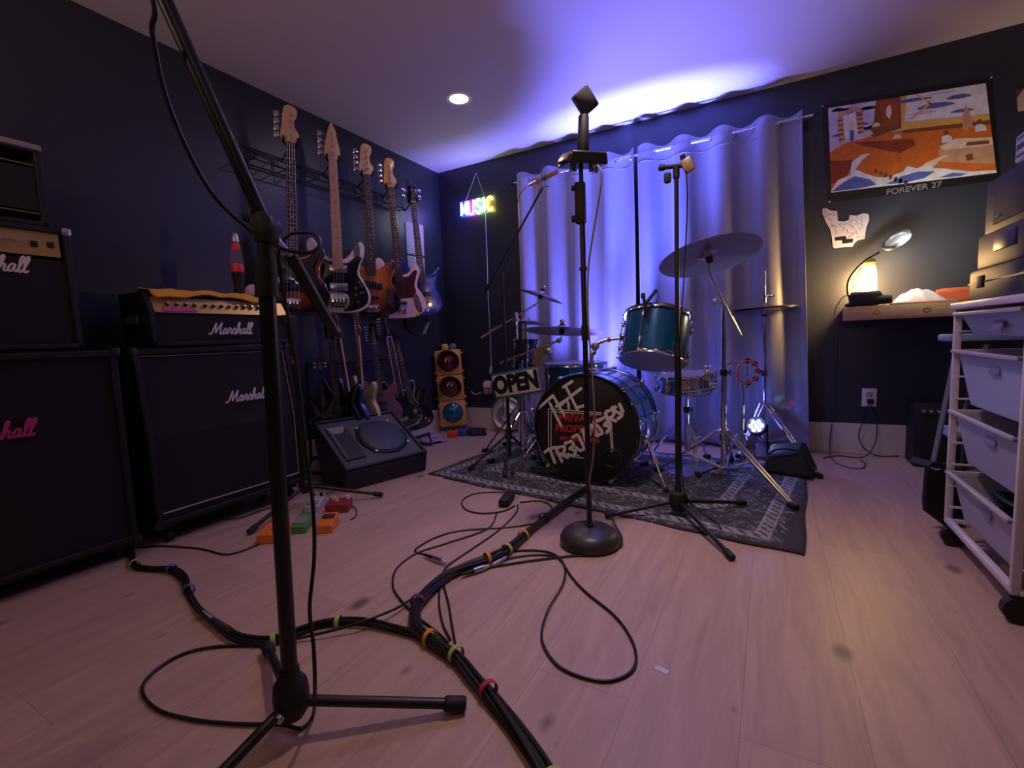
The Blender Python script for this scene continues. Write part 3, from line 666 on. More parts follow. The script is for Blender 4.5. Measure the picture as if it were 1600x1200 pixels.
# papers taped to the left wall
PAPER = None
def paper_mat():
    m = bpy.data.materials.new('printed sheet'); m.use_nodes = True; nt = m.node_tree; b = nt.nodes['Principled BSDF']
    tc = nt.nodes.new('ShaderNodeTexCoord'); wv = nt.nodes.new('ShaderNodeTexWave'); wv.bands_direction = 'Z'; wv.inputs['Scale'].default_value = 16; wv.inputs['Distortion'].default_value = .3
    n = nt.nodes.new('ShaderNodeTexNoise'); n.inputs['Scale'].default_value = 60; r = nt.nodes.new('ShaderNodeMath'); r.operation = 'MULTIPLY'
    nt.links.new(tc.outputs['Object'], wv.inputs['Vector']); nt.links.new(tc.outputs['Object'], n.inputs['Vector']); nt.links.new(wv.outputs['Fac'], r.inputs[0]); nt.links.new(n.outputs[0], r.inputs[1])
    cr = nt.nodes.new('ShaderNodeValToRGB'); cr.color_ramp.elements[0].position = .28; cr.color_ramp.elements[0].color = (.62, .60, .66, 1); cr.color_ramp.elements[1].position = .5; cr.color_ramp.elements[1].color = (.25, .25, .30, 1)
    nt.links.new(r.outputs[0], cr.inputs[0]); nt.links.new(cr.outputs[0], b.inputs['Base Color']); b.inputs['Roughness'].default_value = .7; return m
PAPER = paper_mat()
for (a, b, c, d), lb in ((((633, 346), (661, 352), (663, 400), (636, 396)), 'upper printed paper sheet taped to the left wall behind the blue bass neck'), (((636, 399), (663, 403), (664, 438), (640, 436)), 'lower printed paper sheet taped to the left wall behind the blue bass neck')):
    pts = [P(*q, x=LX+.004) for q in (a, b, c, d)]; mb = MB(); mb.hexa([p_ for p_ in pts], [p_+Vector((.0012, 0, 0)) for p_ in pts])
    tag(mb.build('paper_sheet', PAPER, smooth=False), lb, 'paper')

# ------------------------------------------------------------------ guitars leaning in the floor stand
G2 = 'guitars standing in the floor rack'
SG = [
 # label, outline, body, neckback, board, head, headtype, ntune, head px, body-bottom px, X, yaw, extras
 ('black guitar with a stubby head standing first in the floor rack, nearest the amplifier', SYM, BLKB, BLKB, BLKB, BLKB, 'split', 4, (499, 556), (508, 668), -2.56, 30, None, None),
 ('glossy dark guitar with a row of chrome pegs, second in the floor rack', HORN, BLKB, BLKB, ROSE, BLKB, 'inline', 6, (513, 500), (535, 672), -2.56, 78, None, None),
 ('dark blue guitar with slim maple neck edge, third in the floor rack', BODY, BLUEB, MAPLE, ROSE, mat('walnut headstock', (.16, .075, .04), .4), 'inline', 6, (526, 496), (553, 668), -2.56, 96, None, None),
 ('guitar with cream body and maple neck in the middle of the floor rack', BODY, mat('aged cream lacquer', (.50, .42, .20), .3, coat=.5), MAPLE, ROSE, mat('walnut headstock'), 'inline', 6, (558, 492), (569, 666), -2.56, 98, None, None),
 ('guitar with purple rim and six chrome pegs on a black head, in the floor rack', BODY, mat('plum lacquer', (.22, .09, .16), .25, coat=.6), BLKB, ROSE, BLKB, 'inline', 6, (582, 508), (600, 662), -2.56, 40, None, None),
 ('dark green-black guitar with white neck binding, sixth in the floor rack', BODY, mat('dark green lacquer', (.008, .022, .014), .15, coat=1), CREAM, ROSE, BLKB, 'inline', 6, (601, 494), (634, 668), -2.56, 24, True, None),
]
for i, (lb, out, bm_, nb_, fb_, hm_, ht, ntn, hp, bp_, X, yw, ex, _) in enumerate(SG):
    g = guitar(lb, G2, out, bm_, (nb_, fb_), hm_, head=ht, ntune=ntn, nl=.50, pickups=((0, .2, .09, .03, PKB), (0, .13, .09, .03, PKB)), bridge=(0, .08, .07, .03), knobs=((.09, .10), (.11, .07)) if ex else (), name='electric_guitar', nw=.046)
    place(g, hp[0], hp[1]+4, bp_[0], bp_[1], X+.035, yw, .905)
    if ex:
        for sx in (-1, 1):
            MB().tube([(sx*.026, -.0205, .27), (sx*.0205, -.018, .762)], .0026, 6).build('neck_binding', WHITEP, g)
        MB().tube([(x, -.002, z) for x, z in BODY], .0022, 5, closed=True).build('body_binding', WHITEP, g)
# a dark double-cut guitar at the end of the rack whose neck is hidden
g = guitar('glossy black guitar, last in the floor rack beside the traffic light', G2, SYM, BLKB, (BLKB, ROSE), BLKB, ntune=6, nl=.44, pickups=((0, .2, .09, .03, PKC),), bridge=(0, .08, .07, .03), knobs=((.09, .10), (.11, .07)), name='electric_guitar', nw=.046)
place(g, 622, 540, 652, 672, -2.50, 40, .84)
t = thing('guitar_floor_rack', 'long black floor rack carrying the row of guitars behind the wedge monitor', 'guitar rack', (-2.6, 2.6, 0))
for z_, x_ in ((.73, -2.64), (.10, -2.67), (.10, -2.44)): MB().tube([(x_, 2.03, z_), (x_, 2.98, z_)], .013, 10).build('padded_rail', RUB, t, world=True)
for y_ in (2.03, 2.98):
    MB().tube([(-2.44, y_, .10), (-2.42, y_, .012), (-2.70, y_, .012), (-2.67, y_, .10), (-2.64, y_, .73)], .010, 8).build('side_frame', BLK, t, world=True)

# ------------------------------------------------------------------ wedge monitor
def hexthing(b4, t4): return MB().hexa(b4, t4)
f1, f2 = P(548, 769, z=0), P(661, 738, z=0)
u = Vector((f2.x-f1.x, f2.y-f1.y, 0)).normalized(); wd = .56; n = Vector((-u.y, u.x, 0))
if n.x > 0: n = -n                      # away from the camera, toward the wall
f1 = f1+Vector((.0, -.02, 0)); WZ = Matrix(((u.x, -n.x*-1, 0, f1.x), (u.y, n.y, 0, f1.y), (0, 0, 1, 0), (0, 0, 0, 1)))
WZ = Matrix(((u.x, n.x, 0, f1.x), (u.y, n.y, 0, f1.y), (0, 0, 1, 0), (0, 0, 0, 1)))    # local x along front, y to the back, z up
t = thing('floor_monitor', 'black wedge floor monitor with round wire grille, standing before the guitar rack', 'speaker', (0, 0, 0)); t.matrix_world = WZ; WM[t.name] = WZ
W_ = .56; fz, bz, bd = .135, .375, .42
b = MB(); prof = [(0, 0), (0, fz), (bd*.93, bz), (bd, bz-.03), (bd*.86, 0)]
prof = [(.03, 0), (0, fz), (bd*.95, bz), (bd*1.02, bz-.05), (bd*.80, 0)]
def yzprism(mb, pr, x0, x1):      # profile in local YZ, extruded along local X
    M = Matrix(((0, 1, 0, x0), (1, 0, 0, 0), (0, 0, 1, 0), (0, 0, 0, 1)))
    mb.prism(pr, x1-x0, M)
def shrink(pr, d): return [(y+(0 if z == 0 else 0), z) for y, z in pr]
sl = Vector((0, bd*.95, bz-fz)); L = sl.length; sl.normalize(); nn = Vector((0, -sl.z, sl.y))
inner = [(.03, 0), (0+.006, fz-.022), (bd*.95+.006, bz-.022), (bd*1.02, bz-.05), (bd*.80, 0)]
yzprism(b, inner, .012, W_-.012); yzprism(b, prof, 0, .016); yzprism(b, prof, W_-.016, W_)
TF = Matrix(((1, 0, 0, 0), (0, sl.y, nn.y, 0), (0, sl.z, nn.z, fz), (0, 0, 0, 1)))   # baffle space: x along, y up the slope, z out
TF = Matrix(((1, 0, 0, 0), (0, sl.y, nn.y, 0), (0, sl.z, nn.z, fz), (0, 0, 0, 1)))
b.box((W_/2, .008, -.008), (W_, .016, .016), m=TF); b.box((W_/2, L-.008, -.008), (W_, .016, .016), m=TF)
b.build('cabinet', mat('black monitor paint', (.016, .016, .020), .5, bump=.4, bscale=200), t, bev=.003)
b = MB(); b.box((W_/2, L/2, -.017), (W_-.034, L-.034, .006), m=TF); b.build('baffle', mat('charcoal baffle paint', (.075, .075, .095), .55, bump=.6, bscale=300), t)
hb = MB(); hx, hy, hw, hh = .105, L*.50, .125, L*.66
hb.hexa([TF @ Vector(p) for p in ((hx-.03, hy-hh*.33, -.013), (hx+.03, hy-hh*.33, -.013), (hx+.03, hy+hh*.33, -.013), (hx-.03, hy+hh*.33, -.013))], [TF @ Vector(p) for p in ((hx-.0301, hy-hh*.331, -.0129), (hx+.0301, hy-hh*.331, -.0129), (hx+.0301, hy+hh*.331, -.0129), (hx-.0301, hy+hh*.331, -.0129))])
hb.build('horn_throat', RUB, t)
hb = MB(); o4 = [(hx-hw/2, hy-hh/2), (hx+hw/2, hy-hh/2), (hx+hw/2, hy+hh/2), (hx-hw/2, hy+hh/2)]; i4 = [(hx-.03, hy-hh*.33), (hx+.03, hy-hh*.33), (hx+.03, hy+hh*.33), (hx-.03, hy+hh*.33)]
for k in range(4):
    a, c = o4[k], o4[(k+1) % 4]; a2, c2 = i4[k], i4[(k+1) % 4]; hb.quad(TF @ Vector((*a, -.002)), TF @ Vector((*c, -.002)), TF @ Vector((*c2, -.0125)), TF @ Vector((*a2, -.0125)))
    e = MB
    hb.quad(TF @ Vector((*a, -.002)), TF @ Vector((*c, -.002)), TF @ Vector((*c, -.014)), TF @ Vector((*a, -.014)))
hb.build('horn_flare', mat('horn plastic', (.05, .05, .065), .35), t, smooth=False)
cx, cy = .355, L*.50; Rg = .158
gm = bpy.data.materials.new('wire speaker grille'); gm.use_nodes = True; nt = gm.node_tree; bs = nt.nodes['Principled BSDF']
tc = nt.nodes.new('ShaderNodeTexCoord'); wv = nt.nodes.new('ShaderNodeTexWave'); wv.inputs['Scale'].default_value = 28; wv.bands_direction = 'Y'; nt.links.new(tc.outputs['Object'], wv.inputs['Vector'])
cr = nt.nodes.new('ShaderNodeValToRGB'); cr.color_ramp.elements[0].color = (.008, .008, .01, 1); cr.color_ramp.elements[1].color = (.06, .06, .085, 1); nt.links.new(wv.outputs['Fac'], cr.inputs[0]); nt.links.new(cr.outputs[0], bs.inputs['Base Color']); bs.inputs['Roughness'].default_value = .45; bs.inputs['Metallic'].default_value = .5
mb = MB(); mb.lathe([(0, .012), (Rg*.6, .010), (Rg*.93, .002), (Rg*.97, -.006), (Rg, -.008), (Rg*1.0, -.014)], n=48); mb.build('speaker_grille', gm, t, xf=TF @ Matrix.Translation((cx, cy, 0)))
mb = MB(); mb.lathe([(Rg*1.0+.008*math.cos(k*PI/4), -.008+.008*math.sin(k*PI/4)) for k in range(8)], n=48, closed=True); mb.build('grille_ring', BLK, t, xf=TF @ Matrix.Translation((cx, cy, 0)))
for a in (50, 140, 230, 320):
    a = math.radians(a); mb = MB(); mb.lathe([(0, .006), (.008, .005), (.012, 0), (.012, -.013)], n=14); mb.build('grille_clamp', DCHROME, t, xf=TF @ Matrix.Translation((cx+math.cos(a)*(Rg+.012), cy+math.sin(a)*(Rg+.012), 0)))

# ------------------------------------------------------------------ rug
def rug_mat(w_, h_):
    m = bpy.data.materials.new('charcoal patterned rug'); m.use_nodes = True; nt = m.node_tree; N = nt.nodes; L = nt.links; b = N['Principled BSDF']
    tc = N.new('ShaderNodeTexCoord'); sp = N.new('ShaderNodeSeparateXYZ'); L.new(tc.outputs['Object'], sp.inputs[0])
    def M(op, a, b2=None, c=None):
        n = N.new('ShaderNodeMath'); n.operation = op
        for i, v in enumerate((a, b2, c)):
            if v is None: continue
            if isinstance(v, (int, float)): n.inputs[i].default_value = v
            else: L.new(v, n.inputs[i])
        return n.outputs[0]
    ax = M('ABSOLUTE', sp.outputs[0]); ay = M('ABSOLUTE', sp.outputs[1])
    ex = M('SUBTRACT', w_/2, ax); ey = M('SUBTRACT', h_/2, ay); e = M('MINIMUM', ex, ey)      # distance to the border
    def band(v, a, b2): return M('MULTIPLY', M('GREATER_THAN', v, a), M('LESS_THAN', v, b2))
    bands = M('ADD', band(e, .075, .135), M('MULTIPLY', band(e, .30, .355), 1))
    lad = M('GREATER_THAN', M('ABSOLUTE', M('SINE', M('MULTIPLY', M('ADD', sp.outputs[0], M('MULTIPLY', sp.outputs[1], 1.0)), 62))), .55)
    lad2 = M('MAXIMUM', lad, M('MAXIMUM', band(e, .075, .085), M('MAXIMUM', band(e, .125, .135), M('MAXIMUM', band(e, .30, .31), band(e, .345, .355)))))
    lines = M('MULTIPLY', bands, lad2)
    # scrolling motifs
    ds = N.new('ShaderNodeTexNoise'); ds.inputs['Scale'].default_value = 5; L.new(tc.outputs['Object'], ds.inputs['Vector'])
    vm = N.new('ShaderNodeVectorMath'); vm.operation = 'MULTIPLY_ADD'; vm.inputs[1].default_value = (.12, .12, .12); L.new(ds.outputs['Color'], vm.inputs[0]); L.new(tc.outputs['Object'], vm.inputs[2])
    vo = N.new('ShaderNodeTexVoronoi'); vo.voronoi_dimensions = '2D'; vo.feature = 'DISTANCE_TO_EDGE'; vo.inputs['Scale'].default_value = 9; L.new(vm.outputs[0], vo.inputs['Vector'])
    v2 = N.new('ShaderNodeTexVoronoi'); v2.voronoi_dimensions = '2D'; v2.inputs['Scale'].default_value = 17; L.new(vm.outputs[0], v2.inputs['Vector'])
    mot = M('MAXIMUM', M('LESS_THAN', vo.outputs['Distance'], .045), band(v2.outputs['Distance'], .28, .42))
    wear = N.new('ShaderNodeTexNoise'); wear.inputs['Scale'].default_value = 22; wear.inputs['Detail'].default_value = 6; wear.inputs['Roughness'].default_value = .75; L.new(tc.outputs['Object'], wear.inputs['Vector'])
    wm = N.new('ShaderNodeMapRange'); wm.inputs[1].default_value = .42; wm.inputs[2].default_value = .62; L.new(wear.outputs[0], wm.inputs[0])
    mot = M('MULTIPLY', M('MULTIPLY', mot, wm.outputs[0]), M('GREATER_THAN', e, .03))
    mot = M('MULTIPLY', mot, .55)
    allf = M('MINIMUM', M('MAXIMUM', mot, M('MULTIPLY', lines, M('ADD', M('MULTIPLY', wm.outputs[0], .45), .45))), 1)
    mx = N.new('ShaderNodeMix'); mx.data_type = 'RGBA'; L.new(allf, mx.inputs[0]); mx.inputs[6].default_value = (.040, .040, .052, 1); mx.inputs[7].default_value = (.40, .38, .43, 1)
    L.new(mx.outputs[2], b.inputs['Base Color']); b.inputs['Roughness'].default_value = .95
    n3 = N.new('ShaderNodeTexNoise'); n3.inputs['Scale'].default_value = 350; bp = N.new('ShaderNodeBump'); bp.inputs['Strength'].default_value = .5; bp.inputs['Distance'].default_value = .003; L.new(tc.outputs['Object'], n3.inputs['Vector']); L.new(n3.outputs[0], bp.inputs['Height']); L.new(bp.outputs[0], b.inputs['Normal'])
    return m
c1, c2, c3, c4 = Vector((-1.912, 2.298, 0)), Vector((.121, 1.961, 0)), Vector((.205, 3.24, 0)), Vector((-1.80, 3.45, 0))
ra = math.atan2(c2.y-c1.y, c2.x-c1.x); rc = (c1+c2+c3+c4)/4; w_, h_ = 2.04, 1.28
rm = Matrix.Translation(rc) @ Matrix.Rotation(ra+.02, 4, 'Z'); b2 = MB(); NX, NY = 60, 40
loc4 = [rm.inverted() @ c for c in (c1, c2, c3, c4)]; g = []
for j in range(NY+1):
    row = []
    for i in range(NX+1):
        u, v = i/NX, j/NY; p = (loc4[0]*(1-u)+loc4[1]*u)*(1-v)+(loc4[3]*(1-u)+loc4[2]*u)*v
        z = .010+.0025*math.sin(u*16+v*5)*(1-v)*.6
        row.append(b2.bm.verts.new((p.x+.004*math.sin(v*14), p.y+.006*math.sin(u*19+1)+.004*math.sin(u*47), z)))
    g.append(row)
for j in range(NY):
    for i in range(NX): b2.bm.faces.new((g[j][i], g[j][i+1], g[j+1][i+1], g[j+1][i]))
bmesh.ops.recalc_face_normals(b2.bm, faces=b2.bm.faces)
me = bpy.data.meshes.new('rug'); b2.bm.to_mesh(me); b2.bm.free(); me.materials.append(rug_mat(w_, h_)); me.shade_smooth()
rug = bpy.data.objects.new('rug', me); C.objects.link(rug); rug.matrix_world = rm; s = rug.modifiers.new('t', 'SOLIDIFY'); s.thickness = .008; s.offset = -1
tag(rug, 'dark charcoal patterned rug with pale ladder stripes under the drum kit', 'rug')
RUGZ = .012

# ------------------------------------------------------------------ bass drum
KC = Vector((-.905, 2.45, .325)); KR = .305; KD = .47
t = thing('bass_drum', 'teal bass drum with black painted front head lettered in white', 'bass drum', (KC.x, KC.y+KD/2, RUGZ))
def alongY(mb, prof, n=64, c=KC, closed=False): return mb.lathe(prof, c, (0, 1, 0), n, closed)
alongY(MB(), [(KR-.012, .02), (KR-.006, .02), (KR-.006, KD-.02), (KR-.012, KD-.02)], closed=True).build('shell', mat('blue-lit teal drum shell', (.01, .15, .45), .22, .35, coat=1, noise=.25, nscale=5), t, world=True)  # teal lacquer with the blue light falling on it put into its colour
for a, b in ((0, .04), (KD-.04, KD)):
    alongY(MB(), [(KR-.008, a), (KR+.006, a), (KR+.008, a+.006), (KR+.008, b-.006), (KR+.006, b), (KR-.008, b)], closed=True).build('hoop', BLKB if a == 0 else mat('teal hoop', (.01, .10, .17), .25, coat=1), t, world=True)
for a in (.045, KD-.045):
    alongY(MB(), [(KR-.002+.004*math.cos(k*PI/3), a+.004*math.sin(k*PI/3)) for k in range(6)], closed=True).build('chrome_ring', CHROME, t, world=True)
alongY(MB(), [(KR-.003+.002*math.cos(k*PI/3), KD*.42+.002*math.sin(k*PI/3)) for k in range(6)], closed=True).build('cable', CABLE, t, world=True)
alongY(MB(), [(0, .008), (KR-.02, .008), (KR-.008, .012), (KR-.008, .016), (0, .016)]).build('front_head', mat('black drum head', (.010, .010, .012), .4), t, world=True)
alongY(MB(), [(0, KD-.01), (KR-.008, KD-.01), (KR-.008, KD-.014), (0, KD-.014)]).build('batter_head', HEADW, t, world=True)
for k in range(10):
    a = 2*PI*k/10+.16; d = Vector((math.cos(a), 0, math.sin(a))); s_ = d.cross(Vector((0, 1, 0)))
    mb = MB(); R2 = KR+.018
    mb.tube([KC+d*R2+Vector((0, .0, 0)), KC+d*R2+Vector((0, KD, 0))], .0035, 6)
    for y_ in (.12, KD-.12): mb.lathe([(0, -.02), (.009, -.015), (.010, .01), (.006, .02), (0, .022)], KC+d*(KR+.008)+Vector((0, y_, 0)), (0, 1, 0), 12)
    for y_ in (.018, KD-.018):
        q = Matrix(((d.x, 0, s_.x), (d.y, 1, s_.y), (d.z, 0, s_.z))); mb.box(KC+d*(KR+.010)+Vector((0, y_, 0)), (.022, .032, .026), rot=q, bev=.005)
        mb.cyl(KC+d*R2+Vector((0, y_-(.03 if y_ < .1 else -.01), 0)), KC+d*R2+Vector((0, y_, 0)), .006, n=8)
    if math.sin(a) > -.95: mb.build('tension_rod', CHROME, t, world=True)
    else: mb.bm.free()
# painted lettering on the head (flat strokes lying on the skin)
PW = mat('white brush paint', (.66, .60, .52), .6); PR = mat('red sign paint', (.50, .03, .025), .55)
KF = frame((KC.x, KC.y+.0065, KC.z), (1, 0, 0), (0, 0, 1))
def hp(px, py):   # point of the head under a point of the photograph, in head coordinates
    q = KF.inverted() @ P(px, py, y=KC.y+.0065); return (q.x, q.z)
def strokes(name, lst, width, m, layer=0):
    mb = MB()
    for st in lst:
        pts = [Vector((*hp(*p),)) for p in st]
        if len(pts) > 2: pts = [Vector((v.x, v.z)) for v in smooth_path([(p.x, 0, p.y) for p in pts], 5)]
        mb.tube([(p.x, -layer, p.y) for p in pts], [width*(1+.15*math.sin(i*1.7)) for i in range(len(pts))], 7)
        for p in (pts[0], pts[-1]): mb.ball((p.x, -layer, p.y), width*.98, 8)
    for v in mb.bm.verts: v.co.y = (v.co.y+layer)*.06-layer
    return mb.build(name, m, t, world=True, xf=KF, ang=60)
strokes('painted_the', [[(840, 639), (863, 619)], [(859, 630), (877, 666)], [(864, 618), (882, 650)], [(869, 635), (885, 626), (889, 638)], [(888, 622), (876, 633)], [(880, 605), (894, 596)], [(884, 604), (902, 640)], [(891, 620), (908, 607)], [(902, 637), (916, 633)]], .0082, PW)
t0 = MB()
strokes('painted_frame', [[(857, 640), (857, 700)], [(861, 645), (861, 700)], [(857, 639), (940, 645)], [(860, 643), (940, 648)], [(952, 660), (956, 706)], [(955, 662), (958, 704)], [(866, 707), (905, 712)], [(868, 710), (912, 716)]], .0026, PW)
strokes('painted_trespassers', [[(848, 709), (858, 702), (868, 699)], [(860, 704), (867, 723)], [(869, 702), (878, 721)], [(870, 700), (882, 698), (880, 708), (874, 710)], [(876, 709), (887, 715)],
        [(883, 693), (893, 690), (896, 697), (890, 701), (899, 705), (896, 712), (888, 710)], [(895, 683), (903, 680), (907, 688), (912, 700), (906, 704), (900, 699)], [(910, 672), (917, 694)], [(911, 671), (921, 672), (920, 682), (914, 684)],
        [(918, 692), (924, 664), (933, 681)], [(937, 656), (928, 660), (936, 668), (941, 676), (934, 680)], [(938, 656), (946, 652), (950, 658), (944, 664), (953, 668), (948, 676)], [(946, 646), (954, 664)], [(948, 643), (958, 641), (958, 650), (952, 654), (962, 658)], [(962, 636), (956, 638), (964, 644), (972, 648), (966, 654)], [(968, 632), (973, 643)]], .0094, PW, .0006)
TB = MB(); 
for s_, (px, py), sz in (('PRIVATE', (903, 654), .062), ('PROPERTY', (903, 671), .058), ('NO TRESPASSING', (905, 687), .030)):
    x_, z_ = hp(px, py); TB = MB(); TB.add(text_bm(s_, sz, .0006, .0015), Matrix.Translation((x_, -.0001, z_))); TB.build('red_sign_text', PR, t, world=True, xf=KF, smooth=False)

q = hp(956, 716); MB().lathe([(.050, -.003), (.056, 0), (.056, .004), (.046, .004)], (0, 0, 0), (0, 1, 0), 28, closed=True).build('port_ring', RUB, t, world=True, xf=KF @ Matrix.Translation((q[0], 0, q[1])))
for (sx, px1) in ((-1, None), (1, None)):
    a = KC+Vector((sx*(KR+.012), .12, -.06)); 
    ft = P(802, 747, z=RUGZ+.005) if sx < 0 else P(1030, 785, z=RUGZ+.005)
    ft = Vector((KC.x+sx*.44, KC.y+.02 if sx > 0 else KC.y-.02, RUGZ+.012)) if sx > 0 else Vector((KC.x-.47, KC.y-.0, RUGZ+.012))
    m_ = a.lerp(ft, .5); mb = MB(); mb.cyl(a, m_, .011, n=12).cyl(m_, ft, .0055, n=10).box(a-Vector((sx*.01, 0, 0)), (.03, .05, .05), bev=.006)
    lg = mb.build('spur_leg', CHROME, t, world=True); MB().ball(ft+Vector((0, 0, .004)), .013, 12).build('rubber_foot', RUB, lg, world=True)
    if sx > 0: MB().cyl(m_.lerp(a, .02), m_.lerp(a, .12), .0135, n=12).build('memory_clamp', mat('orange tape', (.8, .12, .03), .5), lg, world=True)
# tom holder on top of the bass drum
mt = Vector((-.86, 2.66, KC.z+KR))
# ------------------------------------------------------------------ other drums
def drum(name, label, c, r, h, ax, nl, m=TEAL, hoop=CHROME, group=None, bottom=True, cat='drum'):
    c = Vector(c); ax = Vector(ax).normalized(); t = thing(name, label, cat, tuple(c-ax*h/2), group=group); o = c-ax*h/2
    MB().lathe([(r-.008, .012), (r-.002, .012), (r-.002, h-.012), (r-.008, h-.012)], o, ax, 56, True).build('shell', m, t, world=True)
    for z, nm in ((0, 'resonant_hoop'), (h-.022, 'batter_hoop')): MB().lathe([(r-.002, z), (r+.009, z), (r+.007, z+.006), (r+.007, z+.018), (r+.009, z+.022), (r-.002, z+.022)], o, ax, 56, True).build(nm, hoop, t, world=True)
    MB().lathe([(0, h-.004), (r-.004, h-.004), (r, h-.010), (r, h-.014), (0, h-.012)], o, ax, 48).build('batter_head', HEADW, t, world=True)
    if bottom: MB().lathe([(0, -.002), (r-.004, .001), (r, .010), (r, .014), (0, .010)], o, ax, 48).build('resonant_head', HEADW, t, world=True)
    q = Vector((0, 0, 1)).rotation_difference(ax)
    for k in range(nl):
        a = 2*PI*(k+.3)/nl; d = q @ Vector((math.cos(a), math.sin(a), 0)); s_ = ax.cross(d); R_ = Matrix((d, s_, ax)).transposed()
        mb = MB(); p = o+d*(r+.013)
        mb.cyl(p+ax*.01, p+ax*(h-.01), .003, n=6)
        for z in (h*.24, h*.76): mb.lathe([(0, -.028), (.007, -.022), (.011, 0), (.007, .022), (0, .028)], o+d*(r+.008)+ax*z, ax, 12)
        mb.box(p+ax*(h-.008), (.018, .016, .018), rot=R_, bev=.004); mb.box(p+ax*.008, (.018, .016, .018), rot=R_, bev=.004)
        mb.build('tension_lug', CHROME, t, world=True)
    return t
TC = P(1024, 530, y=2.78); TAX = Vector((.05, .40, 1)).normalized()
rt_ = drum('rack_tom', 'large teal rack tom with chrome hoops mounted above the bass drum', TC, .183, .285, TAX, 6)
t = thing('tom_holder', 'bent chrome tube arm holding the rack tom above the bass drum', 'drum hardware', tuple(mt))
arm = [mt-Vector((0, 0, .0)), mt+Vector((0, 0, .12)), P(930, 545, y=2.68), P(935, 534, y=2.70), P(950, 531, y=2.72), P(974, 528, y=2.74)]
mt_ = P(925, 585, y=2.66); mt = Vector((mt_.x, 2.66, KC.z+math.sqrt(max(0, (KR)**2-(mt_.x-KC.x)**2))-.002))
arm = [mt, mt+Vector((0, 0, .11)), P(928, 552, y=2.67), P(932, 538, y=2.69), P(948, 531, y=2.72), P(975, 528, y=2.75)]
MB().tube(smooth_path(arm), .0125, 12).build('arm', DCHROME, t, world=True)
MB().lathe([(0, -.02), (.021, -.018), (.024, 0), (.021, .018), (0, .02)], P(930, 541, y=2.68), (0, 1, 0), 20).build('ball_joint', DCHROME, t, world=True)
MB().cyl(P(949, 531, y=2.72), P(954, 530.5, y=2.725), .0145, n=14).build('red_tape', mat('red tape', (.6, .03, .02), .5), t, world=True)
q = P(974, 527, y=2.75); MB().box(q, (.035, .05, .05), bev=.006).box(q+Vector((.02, 0, -.005)), (.02, .04, .085), bev=.005).build('mount_bracket', CHROME, t, world=True)
MB().box(mt+Vector((0, 0, .012)), (.07, .07, .03), bev=.006).cyl(mt+Vector((0, 0, .02)), mt+Vector((0, 0, .06)), .018, n=16).build('base_block', CHROME, t, world=True)
q = P(898, 603, y=3.18); drum('floor_tom', 'wide teal floor tom behind the bass drum, left of the round-base stand', (q.x, 3.18, .47), .215, .38, (0, 0, 1), 8, group='toms behind the bass drum')
q = P(938, 590, y=3.42)
# legs of the floor tom
ft = bpy.data.objects['floor_tom']; fc = Vector((P(898, 603, y=3.18).x, 3.18, 0))
for k in range(3):
    a = 2*PI*k/3+.5; d = Vector((math.cos(a), math.sin(a), 0)); lg = MB().tube([fc+d*.245+Vector((0, 0, .52)), fc+d*.245+Vector((0, 0, .12)), fc+d*.27+Vector((0, 0, RUGZ+.01))], .006, 8).box(fc+d*.235+Vector((0, 0, .42)), (.03, .03, .05), bev=.004).build('leg', CHROME, ft, world=True)
    MB().ball(fc+d*.27+Vector((0, 0, RUGZ+.012)), .013, 10).build('rubber_foot', RUB, lg, world=True)
# snare with stand
SC = P(1072, 596, y=3.06)
sn = drum('snare_drum', 'chrome snare drum on its stand behind the rack tom', (SC.x, 3.06, SC.z), .165, .10, (-.05, -.06, 1), 8, m=mat('chrome shell', (.6, .6, .63), .2, 1), cat='snare drum')
q = P(1106, 586, y=2.93); MB().box(q, (.03, .03, .07), bev=.005).cyl(q+Vector((0, 0, .03)), q+Vector((0, 0, .06)), .005, n=8).cyl(q+Vector((-.018, 0, .05)), q+Vector((.018, 0, .05)), .004, n=8).box(q+Vector((.03, -.005, -.05)), (.045, .02, .012), bev=.003).build('strainer', DCHROME, sn, world=True)
def tripod(t, base, hub_z, feet, r=.007, foot=True, m=CHROME, brace=True, low=.12, w2=.012):
    base = Vector(base)
    for f in feet:
        f = Vector(f); d = Vector((f.x-base.x, f.y-base.y, 0)); s_ = Vector((-d.y, d.x, 0)).normalized()*w2
        hub = Vector((base.x, base.y, hub_z))+d.normalized()*.025; mb = MB()
        for sg in (-1, 1):
            mb.tube([hub+s_*sg, f+s_*sg*.4], r*.55, 6)
            if brace: mb.tube([Vector((base.x, base.y, low))+s_*sg, hub.lerp(f, .52)+s_*sg], r*.45, 6)
        lg = mb.build('leg', m, t, world=True)
        dn = d.normalized(); 
        if foot: MB().box(f+Vector((0, 0, .005))-dn*.004, (.055, .030, .026), rot=(0, 0, math.atan2(d.y, d.x)), bev=.007).build('rubber_foot', RUB, lg, world=True)
def stand_pole(t, base, segs, m=CHROME, name='pole'):   # segs: (z0, z1, radius)
    mb = MB()
    for z0, z1, r in segs: mb.cyl((base[0], base[1], z0), (base[0], base[1], z1), r, n=16)
    return mb.build(name, m, t, world=True)
def collar(t, base, z, r=.019, h=.035, m=RUB, wing=True, d=(1, 0, 0)):
    mb = MB(); mb.cyl((base[0], base[1], z-h/2), (base[0], base[1], z+h/2), r, n=16)
    if wing:
        c = Vector((base[0], base[1], z))+Vector(d)*(r+.010); mb.cyl(Vector((base[0], base[1], z)), c, .005, n=8)
    o = mb.build('collar', m, t, world=True)
    if wing: 
        c = Vector((base[0], base[1], z))+Vector(d)*(r+.014); MB().box(c, (.008, .012, .034), bev=.003).build('wing_nut', m, o, world=True)
st = thing('snare_stand', 'chrome tripod stand under the snare drum', 'drum hardware', (SC.x, 3.08, 0))
